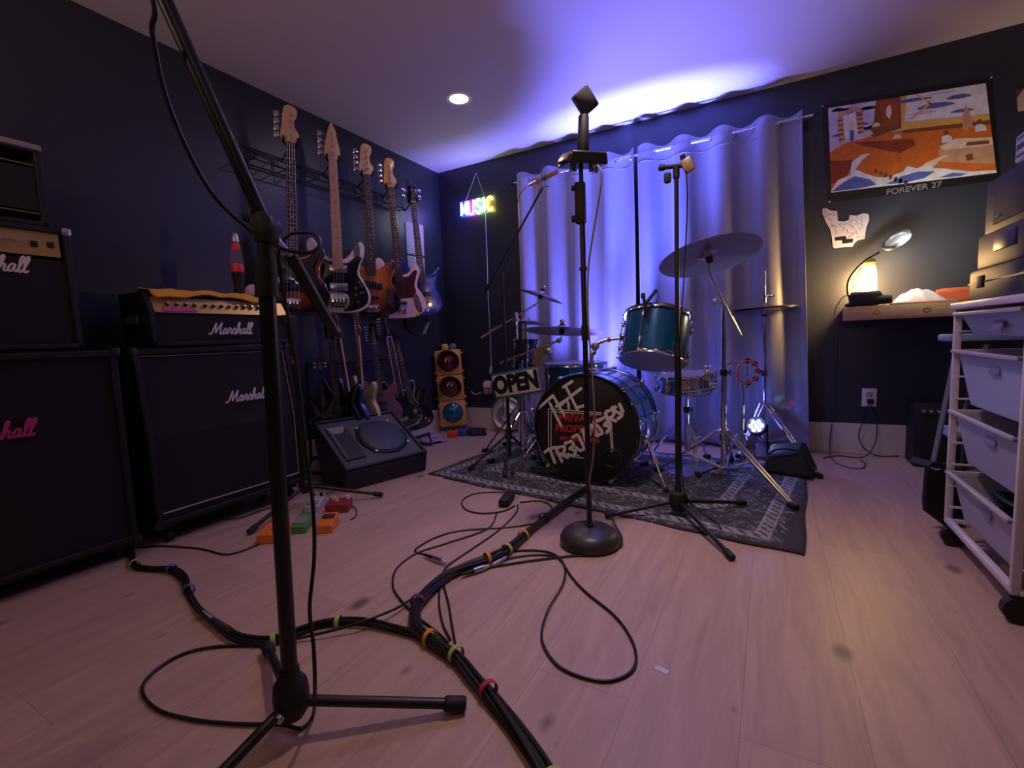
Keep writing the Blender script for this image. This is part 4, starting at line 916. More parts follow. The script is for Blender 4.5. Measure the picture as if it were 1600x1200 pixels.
stand_pole(st, (SC.x, 3.08), [(.10, SC.z-.095, .011), (.08, .36, .014)]); tripod(st, (SC.x, 3.08, 0), .34, [(SC.x-.24, 2.94, RUGZ+.008), (SC.x+.10, 2.82, RUGZ+.008), (SC.x+.10, 3.26, RUGZ+.008)])
collar(st, (SC.x, 3.08), .36)
for k in range(3):
    a = 2*PI*k/3-.6; d = Vector((math.cos(a), math.sin(a), 0)); b0 = Vector((SC.x, 3.08, SC.z-.09)); MB().tube(smooth_path([b0, b0+d*.10+Vector((0, 0, .005)), b0+d*.18+Vector((0, 0, .03)), b0+d*.195+Vector((0, 0, .055))]), .006, 8).build('basket_arm', CHROME, st, world=True)

# ------------------------------------------------------------------ cymbals and their stands
def cymbal(name, label, c, r, ax, group=None, m=BRONZE, dome=.022, felt=True, cat='cymbal', sag=.02):
    t = thing(name, label, cat, tuple(c), group=group); rb = r*.17
    prof = [(.006, dome+sag), (rb*.55, dome*.88+sag), (rb*.9, dome*.45+sag), (rb*1.12, sag)]+[(rb*1.12+(r-rb*1.12)*k/8, sag*(1-(k/8)**1.6)) for k in range(1, 9)]
    prof += [(r, -.0012)]+[(p[0], p[1]-.0014) for p in prof[::-1][1:]]
    MB().lathe(prof, c, ax, 72, True).build('cymbal_plate', m, t, world=True, ang=60)
    return t
def topper(t, c, ax, flip=False):
    a = Vector(ax).normalized(); c = Vector(c)
    MB().lathe([(0, .030), (.016, .030), (.018, .045), (.014, .055), (0, .056)], c, a, 18).build('felt_washer', RUB, t, world=True)
    MB().lathe([(0, .05), (.007, .05), (.006, .08), (0, .082)], c, a, 12).box(c+a*.068, (.034, .010, .018), bev=.004).build('wing_nut', CHROME, t, world=True)
    MB().lathe([(0, -.02), (.016, -.02), (.020, .008), (.010, .016), (0, .016)], c, a, 18).build('felt_cup', RUB, t, world=True)
CG = 'cymbals of the drum kit'
def cymat(dist, px, py): # point at a given forward distance from the camera
    return CO + (fw+rt*((px-800)/FPX)+up*((600-py)/FPX))*dist
# right boom stand and crash
cb = P(1130, 748, z=0); cb = Vector((cb.x, cb.y, 0))
cc = P(1108, 402, y=2.72); ax = Vector((-.05, -.42, .9)).normalized(); ax = (ax + Vector((-.17, 0, 0))).normalized()
ax = Vector((-.20, .22, 1)).normalized()
cymbal('crash_cymbal', 'large bronze crash cymbal tilted on the boom stand, right of the tall black stand', cc, .255, ax, CG)
t = thing('cymbal_stand', 'chrome boom cymbal stand with wide double-braced legs, front right of the kit', 'cymbal stand', tuple(cb))
tz = PZ(1122, 470, cb); top = Vector((cb.x, cb.y, tz))
stand_pole(t, cb, [(.03, .62, .0145), (.55, tz-.02, .0115)])
ms = P(1100, 425, y=2.74)
bm0 = P(1110, 432, y=2.745); bm1 = P(1157, 525, y=2.90)
MB().cyl(bm0, bm1, .0075, n=12).cyl(top.lerp(bm1, .45), bm1, .0095, n=12).build('boom_arm', DCHROME, t, world=True)
MB().lathe([(0, -.02), (.022, -.018), (.024, 0), (.022, .018), (0, .02)], top, (0, 1, 0), 18).cyl(top, top+Vector((-.04, 0, 0)), .005, n=8).box(top+Vector((-.045, 0, 0)), (.02, .012, .04), bev=.004).build('tilter', DCHROME, t, world=True)
MB().tube([bm0, P(1107, 420, y=2.73), cc+ax*.0, cc+ax*.06], .0055, 8).build('cymbal_post', DCHROME, t, world=True)
MB().lathe([(0, -.03), (.018, -.028), (.020, 0), (.012, .004), (0, .004)], cc, ax, 18).build('felt_cup', RUB, t, world=True)
MB().lathe([(0, .042), (.016, .042), (.016, .056), (0, .06)], cc, ax, 18).build('top_felt', RUB, t, world=True)
collar(t, cb, PZ(1126, 582, cb), d=(1, 0, 0)); collar(t, cb, .24, r=.022, m=DCHROME, wing=False)
fz = RUGZ+.010
tripod(t, cb, PZ(1130, 672, cb), [P(1240, 792, z=fz), (cb.x-.36, cb.y-.02, fz), (cb.x+.02, cb.y+.36, fz)], r=.014, m=DCHROME, low=.06, w2=.016)
# hi-hat
hb = P(1193, 705, z=.0); hb = Vector((hb.x, hb.y, 0)); hz = PZ(1197, 483, hb)
t = thing('hi_hat_stand', 'chrome hi-hat stand by the curtain edge, with pull rod above its cymbals', 'cymbal stand', tuple(hb))
stand_pole(t, hb, [(.06, .62, .014), (.6, hz-.04, .011), (hz-.04, PZ(1192, 424, hb), .0035)])
collar(t, hb, PZ(1190, 583, hb), d=(1, 0, 0)); MB().lathe([(0, -.05), (.012, -.05), (.03, -.022), (.03, -.012), (0, -.01)], (hb.x, hb.y, hz), (0, 0, 1), 20).build('seat_cup', RUB, t, world=True)
MB().cyl((hb.x, hb.y, hz+.02), (hb.x, hb.y, hz+.09), .009, n=12).box((hb.x+.03, hb.y, hz+.085), (.05, .014, .022), bev=.004).build('clutch', CHROME, t, world=True)
tripod(t, hb, PZ(1190, 630, hb), [P(1279, 744, z=.012), (hb.x-.14, hb.y-.30, fz), (hb.x-.24, hb.y+.10, fz)], r=.014, low=PZ(1190, 690, hb), w2=.014)
MB().box((hb.x, hb.y, .05), (.05, .05, .06), bev=.01).box((hb.x-.01, hb.y-.14, .05), (.075, .26, .012), rot=(.16, 0, 0), bev=.004).build('foot_pedal', DCHROME, t, world=True)
hx_ = Vector((hb.x, hb.y, hz))
cymbal('hi_hat_cymbal', 'upper hi-hat cymbal, dome up', hx_+Vector((0, 0, .008)), .195, (-.02, 0, 1), 'pair of hi-hat cymbals', sag=.014)
cymbal('hi_hat_cymbal', 'lower hi-hat cymbal of the pair, dome down', hx_+Vector((0, 0, -.004)), .195, (.05, 0, -1), 'pair of hi-hat cymbals', sag=.014)
# left cymbals
def stand_left(px, ytop, Y, label, zt, boom, feet):
    b = P(px, ytop, y=Y); b = Vector((b.x, Y, 0)); t = thing('cymbal_stand', label, 'cymbal stand', tuple(b), group=None)
    stand_pole(t, b, [(.05, .70, .0145), (.65, b.z if False else P(px, ytop, y=Y).z, .0115)])
    hub = P(px, ytop, y=Y); MB().lathe([(0, -.018), (.02, -.016), (.022, 0), (.02, .016), (0, .018)], hub, (0, 1, 0), 16).box(hub+Vector((.0, 0, .03)), (.03, .02, .05), bev=.004).build('tilter', DCHROME, t, world=True)
    (ax_, ay_, aY), (bx_, by_, bY) = boom; a = P(ax_, ay_, y=aY); c = P(bx_, by_, y=bY)
    MB().cyl(a, c, .0075, n=12).cyl(a, a.lerp(c, .3), .0095, n=12).build('boom_arm', CHROME, t, world=True)
    tripod(t, b, .34, [b+Vector(f) for f in feet], r=.012, low=.08)
    collar(t, b, .62)
    return t, c
tA, cA = stand_left(806, 500, 3.02, 'tall chrome cymbal stand by the OPEN sign, its boom pointing up left', 0, ((752, 527, 2.98), (838, 475, 3.05)), [(-.24, -.12, fz), (.20, -.16, fz), (.03, .30, fz)])
q = P(845, 463, y=3.05); axA = Vector((.30, .10, 1)).normalized(); MB().tube([cA, P(842, 471, y=3.05), q+axA*.03], .0045, 8).build('cymbal_post', CHROME, tA, world=True); topper(tA, q, axA)
axA = Vector((.36, .14, 1)).normalized()
cymbal('crash_cymbal', 'small bronze crash cymbal, highest at the left of the kit', q, .165, axA, CG)
tB, cB = stand_left(815, 590, 2.82, 'chrome cymbal stand rising behind the OPEN sign, carrying the flat ride', 0, ((782, 567, 2.80), (874, 532, 2.86)), [(-.18, -.16, fz), (.18, -.10, fz), (-.05, .26, fz)])
q = P(878, 518, y=2.86); axB = Vector((.03, .12, 1)).normalized(); MB().tube([cB, P(877, 527, y=2.86), q+axB*.03], .0045, 8).build('cymbal_post', CHROME, tB, world=True); topper(tB, q, axB)
MB().lathe([(0, -.014), (.016, -.012), (.018, 0), (.016, .012), (0, .014)], cB, (0, 1, 0), 16).build('ball_joint', DCHROME, tB, world=True)
cymbal('ride_cymbal', 'wide flat bronze ride cymbal at the left of the kit', q, .262, axB, CG)
q = P(822, 504, y=3.2); cymbal('splash_cymbal', 'small bronze splash cymbal partly behind the ride', q, .15, (.10, .10, 1), CG)
t = thing('cymbal_post_stand', 'slim straight chrome stand under the small splash cymbal', 'cymbal stand', (q.x, 3.2, 0)); stand_pole(t, q, [(.03, q.z+.03, .009)]); tripod(t, (q.x, 3.2, 0), .3, [(q.x-.2, 3.15, fz), (q.x+.2, 3.3, fz), (q.x, 3.4, fz)], r=.01, low=.08); 
# small dark drum and cowbell
q = P(820, 552, y=2.98); t = drum('roto_tom', 'small dark cylindrical drum above the OPEN sign', (q.x, 2.98, q.z), .075, .20, (.06, 0, 1), 5, m=mat('dark drum wrap', (.03, .025, .03), .4), hoop=BLK)
MB().cyl((q.x, 2.98, q.z-.10), (q.x+.0, 2.98, q.z-.16), .01, n=8).build('mount_rod', DCHROME, t, world=True)
q = P(843, 557, y=2.80); t = thing('cowbell', 'tan wedge-shaped cowbell hanging left of the ride stand', 'cowbell', tuple(q))
R_ = Matrix.Translation(q) @ Matrix.Rotation(math.radians(24), 4, 'Y')
MB().hexa([R_ @ Vector(p) for p in ((-.032, -.028, -.062), (.032, -.028, -.062), (.032, .028, -.062), (-.032, .028, -.062))], [R_ @ Vector(p) for p in ((-.020, -.014, .062), (.020, -.014, .062), (.020, .014, .062), (-.020, .014, .062))]).build('bell', mat('tan cowbell', (.36, .20, .12), .45, .3), t, world=True, bev=.004)
q2 = P(856, 548, y=2.82); MB().cyl(q+Vector((.01, 0, .05)), q2, .005, n=8).box(q2, (.04, .03, .04), bev=.006).build('clamp', DCHROME, t, world=True)
# OPEN sign
c4_ = [P(*p_, y=2.60) for p_ in ((768, 588), (838, 575), (846, 609), (776, 622))]; ctr = (c4_[0]+c4_[1]+c4_[2]+c4_[3])/4; xd = (c4_[1]-c4_[0]).normalized(); SF = frame(tuple(ctr), xd, (0, 0, 1))
wS, hS = (c4_[1]-c4_[0]).length, (c4_[3]-c4_[0]).length; t = thing('open_sign', 'white board sign reading OPEN with blue edges hanging on the left stands', 'sign', tuple(ctr))
MB().box((0, .008, 0), (wS, .010, hS+.022), bev=.001).build('blue_backing', mat('blue sign paint', (.03, .13, .25), .5), t, world=True, xf=SF)
MB().box((0, .001, 0), (wS-.004, .006, hS-.008), bev=.001).build('sign_face', mat('ivory sign face', (.62, .56, .42), .5), t, world=True, xf=SF)
tb = MB(); tb.add(text_bm('OPEN', hS*1.02, .0015, .0085, .84)); 
tb.build('lettering', BLK, t, world=True, xf=SF @ Matrix.Translation((0, -.0028, 0)), smooth=False)

# ------------------------------------------------------------------ microphone stands
def tube_legs(t, hub, feet, r=.009, m=BLK, footr=.014):
    for f in feet:
        f = Vector(f); d = (f-Vector(hub)).normalized()
        lg = MB().cyl(Vector(hub)+d*.02, f-d*.03, r, n=12).build('leg', m, t, world=True)
        MB().tube([f-d*.05, f-d*.045, f-d*.004, f], [r*1.1, footr, footr, footr*.8], 12).build('rubber_foot', RUB, lg, world=True)
# foreground boom stand
HB = Vector((-.90, .587, 0)); hz1 = PZ(465, 1082, HB)
f1_, f2_ = P(728, 1100, z=.016), P(417, 1010, z=.016); f3_ = Vector((-.875, .20, .016))
t = thing('boom_microphone_stand', 'tall black tripod microphone stand in the foreground with a long raised boom', 'microphone stand', tuple(HB))
hub = Vector((HB.x, HB.y, hz1)); jt = P(415, 352, y=.600); pt = P(414, 405, y=.598)
MB().lathe([(0, -.05), (.024, -.048), (.035, -.03), (.037, .0), (.034, .028), (.022, .045), (.021, .062), (0, .062)], hub, (0, 0, 1), 24).build('hub', RUB, t, world=True)
MB().cyl(hub+Vector((.012, -.036, -.02)), hub+Vector((.014, -.044, -.022)), .010, n=12).build('chrome_bolt', CHROME, t, world=True)
tube_legs(t, hub-Vector((0, 0, .012)), [f1_, f2_, f3_], .0115, footr=.0165)
MB().cyl(hub, pt, .0165, .0155, n=20).build('pole', BLK, t, world=True)
MB().cyl(pt.lerp(hub, .08), pt+Vector((0, 0, .0)), .022, .020, n=18).cyl(pt, jt, .014, n=14).build('height_clutch', RUB, t, world=True)
MB().box(jt+Vector((0, 0, -.01)), (.035, .04, .055), bev=.010).lathe([(0, -.022), (.020, -.02), (.022, .02), (0, .022)], jt, fw, 18).box(jt+Vector((-.03, -.01, .02)), (.035, .02, .022), bev=.007).build('boom_joint', RUB, t, world=True)
u0 = CO+(fw+rt*((262-800)/FPX)+up*((600-10)/FPX))*.80; dirb = (u0-jt).normalized(); tip = jt+dirb*((u0-jt).length+.30)
MB().cyl(jt+dirb*.0, tip, .0125, n=18).build('boom_arm', BLK, t, world=True)
b2_ = CO+(fw+rt*((456-800)/FPX)+up*((600-402)/FPX))*1.06; b3_ = CO+(fw+rt*((523-800)/FPX)+up*((600-520)/FPX))*1.20
MB().cyl(jt, b2_, .006, n=10).build('boom_rod', DCHROME, t, world=True)
MB().cyl(b2_, b3_, .0135, n=16).ball(b2_, .014, 12).build('counter_arm', BLK, t, world=True)
MB().cyl(tip, tip+dirb*.06, .016, n=14).lathe([(0, 0), (.012, .0), (.016, .10), (.024, .115), (.026, .14), (.018, .165), (0, .17)], tip+dirb*.05, (-.6, -.2, -.6), 20).build('microphone', RUB, t, world=True)
def dist_pt(px, py, D): return CO + (fw+rt*((px-800)/FPX)+up*((600-py)/FPX))*D
pts = [tip+Vector((-.02, 0, -.02)), dist_pt(231, -20, .74), dist_pt(238, 50, .78), dist_pt(256, 140, .84), dist_pt(290, 228, .90), dist_pt(336, 308, .95), dist_pt(395, 362, .98), dist_pt(445, 390, .97), dist_pt(486, 394, .98), dist_pt(500, 380, 1.0), dist_pt(487, 364, 1.03), dist_pt(455, 366, 1.05), dist_pt(436, 388, 1.05), dist_pt(440, 440, 1.06), dist_pt(462, 560, 1.06), dist_pt(478, 700, 1.04), dist_pt(489, 790, 1.02), dist_pt(491, 870, 1.0), dist_pt(484, 950, .99), dist_pt(490, 1010, .97), dist_pt(492, 1070, .965), P(489, 1118, z=.008), P(470, 1138, z=.007), P(440, 1132, z=.007), P(370, 1131, z=.006), P(300, 1124, z=.006), P(245, 1108, z=.006), P(222, 1078, z=.006), P(240, 1050, z=.006), P(285, 1022, z=.006), P(340, 1010, z=.006), P(420, 1006, z=.006), P(520, 985, z=.02), P(575, 968, z=.03), P(620, 950, z=.02), P(655, 928, z=.008), P(690, 905, z=.006)]
o = MB().tube(smooth_path(pts, 8), .0042, 8).build('microphone_cable', CABLE); tag(o, 'long black microphone cable draped on the foreground boom stand and looping over the floor', 'cable')
# round-base stand
SB_ = Vector((-.632, 1.75, 0)); t = thing('round_base_microphone_stand', 'straight black microphone stand on a heavy round base in the middle of the floor', 'microphone stand', tuple(SB_))
rr = [(0, 0), (.112, 0), (.121, .012), (.122, .030), (.112, .050), (.092, .064), (.078, .068)]
for k in range(5): r0 = .074-.012*k; rr += [(r0, .070+.001*k), (r0-.004, .0715+.001*k), (r0-.006, .0695+.001*k), (r0-.010, .0705+.001*k)]
rr += [(.016, .078), (.016, .088), (0, .088)]
MB().lathe(rr, SB_, (0, 0, 1), 64).build('round_base', mat('dark cast base', (.035, .033, .040), .38), t, world=True)
zc = PZ(905, 350, SB_)-.0; zt_ = PZ(912, 262, SB_)
stand_pole(t, SB_, [(.07, zc, .0105), (zc, zt_+.02, .0085)], m=BLK)
z520 = PZ(912, 420, SB_); z_ = PZ(917, 520, SB_); MB().cyl((SB_.x, SB_.y, z_-.03), (SB_.x, SB_.y, z_+.03), .014, n=14).build('collar', RUB, t, world=True); MB().cyl((SB_.x, SB_.y, z520-.006), (SB_.x, SB_.y, z520+.006), .015, n=14).build('collar', RUB, t, world=True)
zz1, zz2 = PZ(906, 350, SB_), PZ(906, 285, SB_)
MB().box((SB_.x-.004, SB_.y-.004, (zz1+zz2)/2), (.038, .03, zz2-zz1), bev=.006).cyl((SB_.x-.02, SB_.y-.01, zz2-.02), (SB_.x-.034, SB_.y-.012, zz2-.02), .010, n=10).cyl((SB_.x-.02, SB_.y-.01, zz1+.02), (SB_.x-.036, SB_.y-.012, zz1+.02), .013, n=10).build('adjuster', RUB, t, world=True)
ct = P(911, 249, y=1.75); rz_ = yaw+.25
t = thing('foot_switch_box', 'black box with silver knobs underneath, fixed near the top of the round-base stand', 'effects box', tuple(ct))
XM = Matrix.Translation(ct) @ Matrix.Rotation(rz_, 4, 'Z') @ Matrix.Rotation(math.radians(12), 4, 'X')
MB().hexa([(-.080, -.055, -.020), (.080, -.055, -.020), (.070, .055, -.026), (-.085, .055, -.030)], [(-.062, -.050, .022), (.074, -.050, .022), (.060, .055, .026), (-.062, .055, .026)]).build('case', mat('black box enamel', (.014, .014, .016), .35), t, world=True, xf=XM, bev=.005)
for (x_, y_) in ((-.04, -.01), (.030, -.02), (.055, .01)): MB().cyl((x_, y_, -.045), (x_, y_, -.018), .012, .014, 14).build('knob', CHROME, t, world=True, xf=XM)
MB().box((-.076, 0, .0), (.010, .09, .03), rot=(0, .5, 0), bev=.002).build('speckled_end', mat('speckled silver foil', (.45, .33, .22), .3, .8, noise=.9, nscale=130), t, world=True, xf=XM)
t = thing('square_head_microphone', 'black microphone with a square tilted head pointing up from the box on the round-base stand', 'microphone', tuple(P(912, 233, y=1.75)))
a, b = P(911, 240, y=1.75), P(912, 180, y=1.75)
MB().tube([a, a.lerp(b, .1), a.lerp(b, .97), b], [.020, .0225, .0195, .016], 18).build('handle', RUB, t, world=True)
hc = P(914, 158, y=1.75); MB().box((0, 0, 0), (.068, .045, .082), bev=.009).build('head_grille', mat('dark mesh', (.035, .035, .04), .5, .4, bump=.8, bscale=500), t, world=True, xf=Matrix.Translation(hc) @ Matrix.Rotation(yaw, 4, 'Z') @ Matrix.Rotation(math.radians(-38), 4, 'Y') @ Matrix.Rotation(.3, 4, 'X'))
o = MB().tube(smooth_path([P(x, y, y=yy) for x, y, yy in [(933, 258, 1.73), (940, 272, 1.72), (936, 310, 1.72), (926, 370, 1.725), (919, 425, 1.725), (919, 500, 1.72), (925, 580, 1.715), (929, 660, 1.71), (926, 720, 1.71), (921, 752, 1.71), (925, 772, 1.72)]], 8), .0036, 8).build('braided_cable', mat('grey braided cable', (.22, .19, .20), .6, noise=.5, nscale=220)); tag(o, 'grey braided cable hanging along the round-base stand from its box', 'cable')
# black tripod stand right of the bass drum
B3 = P(1060, 806, z=0); B3 = Vector((B3.x, B3.y, 0)); hz3 = PZ(1060, 782, B3)+.0
t = thing('tripod_microphone_stand', 'straight black tripod microphone stand on the rug, right of the bass drum', 'microphone stand', tuple(B3))
hub = Vector((B3.x, B3.y, hz3)); MB().lathe([(0, -.05), (.026, -.046), (.040, -.02), (.042, .01), (.034, .035), (.016, .045), (.015, .07), (0, .07)], hub, (0, 0, 1), 22).build('hub', RUB, t, world=True)
tube_legs(t, hub, [P(1145, 872, z=.014), P(945, 806, z=.016), Vector((B3.x+.27, B3.y+.22, RUGZ+.016))], .0095)
zt3 = PZ(1053, 260, B3); zc3 = PZ(1056, 545, B3); stand_pole(t, B3, [(hz3, zc3, .0125), (zc3, zt3, .0095)], m=BLK)
MB().cyl((B3.x, B3.y, zc3-.035), (B3.x, B3.y, zc3+.03), .018, .015, n=16).build('height_clutch', RUB, t, world=True)
top3 = Vector((B3.x, B3.y, zt3)); MB().cyl(top3-Vector((0, 0, .05)), top3, .014, n=14).cyl(P(1034, 262, y=B3.y), P(1072, 258, y=B3.y), .010, n=12).cyl(P(1030, 262, y=B3.y), P(1038, 262, y=B3.y), .014, n=12).box(P(1043, 278, y=B3.y), (.03, .025, .045), bev=.008).build('swivel_clip', RUB, t, world=True)
t = thing('small_square_microphone', 'small bronze square microphone tilted in the clip of the tripod stand', 'microphone', tuple(P(1075, 262, y=B3.y)))
MB().box((0, 0, 0), (.046, .026, .060), bev=.006).build('head', mat('bronze mesh', (.30, .20, .13), .45, .5, noise=.3, nscale=90), t, world=True, xf=Matrix.Translation(P(1075, 258, y=B3.y)) @ Matrix.Rotation(yaw-.5, 4, 'Z') @ Matrix.Rotation(math.radians(-24), 4, 'Y'))
MB().cyl(P(1066, 243, y=B3.y), P(1069, 253, y=B3.y), .011, n=12).build('connector', BLK, t, world=True)
o = MB().tube(smooth_path([P(x, y, y=B3.y-.02) for x, y in [(1072, 266), (1074, 300), (1073, 350), (1069, 430), (1063, 520), (1062, 545)]]+[P(1064, 600, y=B3.y-.01), P(1064, 700, y=B3.y-.01), P(1070, 770, y=B3.y-.03), P(1095, 800, z=.02), P(1118, 815, z=.02), P(1127, 826, z=.018)], 8), .003, 6).build('microphone_cable', CABLE); tag(o, 'thin black cable hanging down the tripod microphone stand to the rug', 'cable')
# dark stand behind the foreground stand
B4 = Vector((-2.135, 1.575, 0)); t = thing('dark_microphone_stand', 'black tripod microphone stand before the slant cabinet, mostly hidden behind the foreground stand', 'microphone stand', tuple(B4))
hub = Vector((B4.x, B4.y, .12)); MB().lathe([(0, -.04), (.022, -.038), (.034, -.02), (.032, .02), (.016, .03), (.015, .05), (0, .05)], hub, (0, 0, 1), 20).build('hub', RUB, t, world=True)
tube_legs(t, hub, [P(388, 832, z=.016), P(598, 773, z=.016), Vector((-2.22, 1.93, .016))], .0095)
z4 = PZ(462, 500, B4); stand_pole(t, B4, [(.12, .72, .0125), (.7, z4, .0095)], m=BLK); MB().cyl((B4.x, B4.y, .69), (B4.x, B4.y, .76), .017, n=14).build('height_clutch', RUB, t, world=True)
MB().cyl((B4.x, B4.y, .765), (B4.x, B4.y, .778), .0178, n=14).build('red_tape', mat('red tape'), t, world=True)
MB().cyl((B4.x, B4.y, z4-.18), (B4.x, B4.y, z4-.02), .021, n=16).box((B4.x+.0, B4.y-.02, z4+.0), (.04, .07, .05), bev=.01).build('clip_holder', RUB, t, world=True)
# left stand with boom and clear shock mount
B5 = P(785, 722, z=0); B5 = Vector((B5.x, 2.69, 0)); t = thing('left_boom_microphone_stand', 'slim black boom microphone stand beside the OPEN sign', 'microphone stand', tuple(B5))
j5 = P(784, 432, y=2.69); B5 = Vector((j5.x+.005, 2.69, 0)); t.location = B5; WM[t.name] = Matrix.Translation(B5)
stand_pole(t, B5, [(.06, .72, .0115), (.7, j5.z, .0085)], m=BLK); hub = Vector((B5.x, B5.y, .22)); MB().cyl(hub-Vector((0, 0, .04)), hub+Vector((0, 0, .04)), .024, .018, n=16).build('hub', RUB, t, world=True)
tube_legs(t, hub, [B5+Vector((-.16, -.26, .02)), B5+Vector((.13, -.30, .02)), B5+Vector((-.02, .30, .02))], .0085)
MB().box(j5, (.03, .03, .05), bev=.008).build('boom_joint', RUB, t, world=True)
a, b = P(759, 455, y=2.70), P(848, 293, y=2.66); MB().cyl(a, b, .0065, n=10).cyl(a, a.lerp(b, .12), .011, n=10).build('boom_arm', BLK, t, world=True)
t = thing('condenser_microphone', 'small copper-barrelled microphone in a clear shock mount on the left boom stand', 'microphone', tuple(P(850, 276, y=2.66)))
a, b = P(826, 290, y=2.66), P(872, 268, y=2.66); d = (b-a).normalized()
MB().tube([a, a+d*.05, a+d*.055], [.008, .010, .011], 12).build('connector', DCHROME, t, world=True)
MB().cyl(a+d*.055, b, .0135, n=16).build('barrel', mat('copper barrel', (.45, .22, .13), .35, .7), t, world=True)
MB().cyl(a+d*.105, a+d*.125, .0145, n=16).build('blue_band', mat('blue band', (.02, .12, .35), .4), t, world=True)
for s_ in (.045, .085): MB().lathe([(.030+.004*math.cos(k*PI/3), .004*math.sin(k*PI/3)) for k in range(6)], a+d*s_, d, 24, True).build('mount_ring', mat('clear plastic', (.6, .6, .65), .1, alpha=.55), t, world=True)
mb = MB(); 
for k in range(6):
    an = k*PI/3; q = Vector((0, 0, 1)).rotation_difference(d); e = q @ Vector((math.cos(an)*.03, math.sin(an)*.03, 0)); mb.tube([a+d*.045+e, a+d*.065+e*.42, a+d*.085+e], .0018, 5)
mb.tube([a+d*.065-Vector((0, 0, .028)), b-d*.0+Vector((0, 0, -.06))-d*.06, P(848, 293, y=2.66)], .004, 6)
mb.build('mount_cradle', mat('clear plastic'), t, world=True)
o = MB().tube(smooth_path([P(x, y, y=2.68) for x, y in [(824, 291), (812, 305), (806, 335), (800, 370), (796, 410), (790, 440), (786, 470), (786, 560), (786, 650)]]), .0026, 6).build('microphone_cable', CABLE); tag(o, 'thin black cable running from the shock-mounted microphone down the left boom stand', 'cable')
# clip-on tom microphone
t = thing('clip_microphone', 'small black clip-on microphone on the rim of the rack tom', 'microphone', tuple(P(1010, 490, y=2.60)))
a, b = P(1012, 494, y=2.595), P(1005, 462, y=2.60); MB().tube([a, b], .009, 4).box(b, (.022, .02, .028), bev=.004).build('rim_clamp', RUB, t, world=True)
MB().cyl(P(1008, 476, y=2.61), P(1024, 455, y=2.66), .0105, .009, n=14).ball(P(1024, 455, y=2.66), .011, 12).build('capsule', RUB, t, world=True)
MB().tube(smooth_path([P(1026, 452, y=2.66), P(1028, 462, y=2.65), P(1024, 474, y=2.64), P(1012, 482, y=2.62)]), .0022, 6).build('lead', CABLE, t, world=True)

# ------------------------------------------------------------------ traffic light and things in the corner
bl, br, tc_ = P(689, 668, y=3.47), P(730, 664, y=3.60), P(701, 546, y=3.585)
bc = (bl+br)/2; TL = frame(tuple(bc), br-bl, tc_-bc); TW = (br-bl).length*1.0; TH = (tc_-bc).length; bz_ = bc.z
t = thing('traffic_light', 'yellow three-lens traffic light standing in the room corner', 'traffic light', (bc.x, bc.y, 0))
YEL = mat('faded yellow housing', (.72, .34, .09), .45, noise=.12, nscale=12)
for k, (cn, cc_, rg) in enumerate((('blue green lens', (.0, .11, .17), .10), ('amber lens', (.10, .03, .015), .10), ('red lens', (.07, .008, .012), .10))):
    z0_ = TH*k/3; mb = MB(); mb.box((0, .045, z0_+TH/6), (TW, .09, TH/3-.004), bev=.010)
    sec = mb.build('housing_section', YEL, t, world=True, xf=TL)
    zc_ = z0_+TH/6+.005; r_ = TW*.395
    MB().lathe([(r_+.006, -.004), (r_+.012, .004), (r_+.006, .012), (r_, .010), (r_, .002)], (0, -.0, zc_), (0, -1, 0), 40).build('lens_ring', YEL, sec, world=True, xf=TL)
    MB().lathe([(r_, .004), (r_*.92, .016), (r_*.7, .030), (r_*.35, .039), (0, .042)], (0, 0, zc_), (0, -1, 0), 40).build('lens', mat(cn, cc_, .12, coat=1, emit=.0), sec, world=True, xf=TL)
    if k:
        mb = MB(); n_ = 28; R_ = r_+.008
        rows = []
        for i in range(n_+1):
            a = math.radians(-48)+math.radians(276)*i/n_; L_ = .075*math.sin(PI*i/n_)**.45+.004
            for_ = [(R_*math.cos(a), 0, zc_+R_*math.sin(a)), (R_*math.cos(a), -L_, zc_+R_*math.sin(a)), ((R_-.004)*math.cos(a), -L_, zc_+(R_-.004)*math.sin(a)), ((R_-.004)*math.cos(a), 0, zc_+(R_-.004)*math.sin(a))]
            rows.append([mb.bm.verts.new(p_) for p_ in for_])
        for i in range(n_):
            for q in range(4): mb.bm.faces.new((rows[i][q], rows[i][(q+1) % 4], rows[i+1][(q+1) % 4], rows[i+1][q]))
        mb.build('visor', mat('dark visor', (.05, .022, .016), .5), sec, world=True, xf=TL)
    for sx in (-1, 1):
        for zz in (.03, TH/3-.04): MB().box((sx*(TW/2+.006), .03, z0_+zz), (.022, .02, .022), bev=.005).build('hinge', YEL, sec, world=True, xf=TL)
TT = TL @ Matrix.Translation((0, 0, TH))
t = thing('yellow_bulb', 'yellow round lens cap lying on top of the traffic light', 'bulb', tuple(TT @ Vector((-.02, .04, 0)))); MB().lathe([(0, 0), (.03, 0), (.036, .015), (.034, .045), (.02, .056), (0, .058)], TT @ Vector((-.022, .035, .0)), (0, 0, 1), 24).build('cap', mat('yellow plastic', (.75, .45, .05), .3), t, world=True)
t = thing('clear_bulb', 'clear round glass piece lying on top of the traffic light', 'bulb', tuple(TT @ Vector((.05, .04, 0)))); MB().lathe([(0, 0), (.022, 0), (.036, .02), (.036, .035), (.022, .055), (0, .058)], TT @ Vector((.055, .035, .0)), (0, 0, 1), 24).build('glass', mat('clear grey glass', (.35, .36, .42), .1, alpha=.5), t, world=True)
q = P(793, 640, y=3.70)
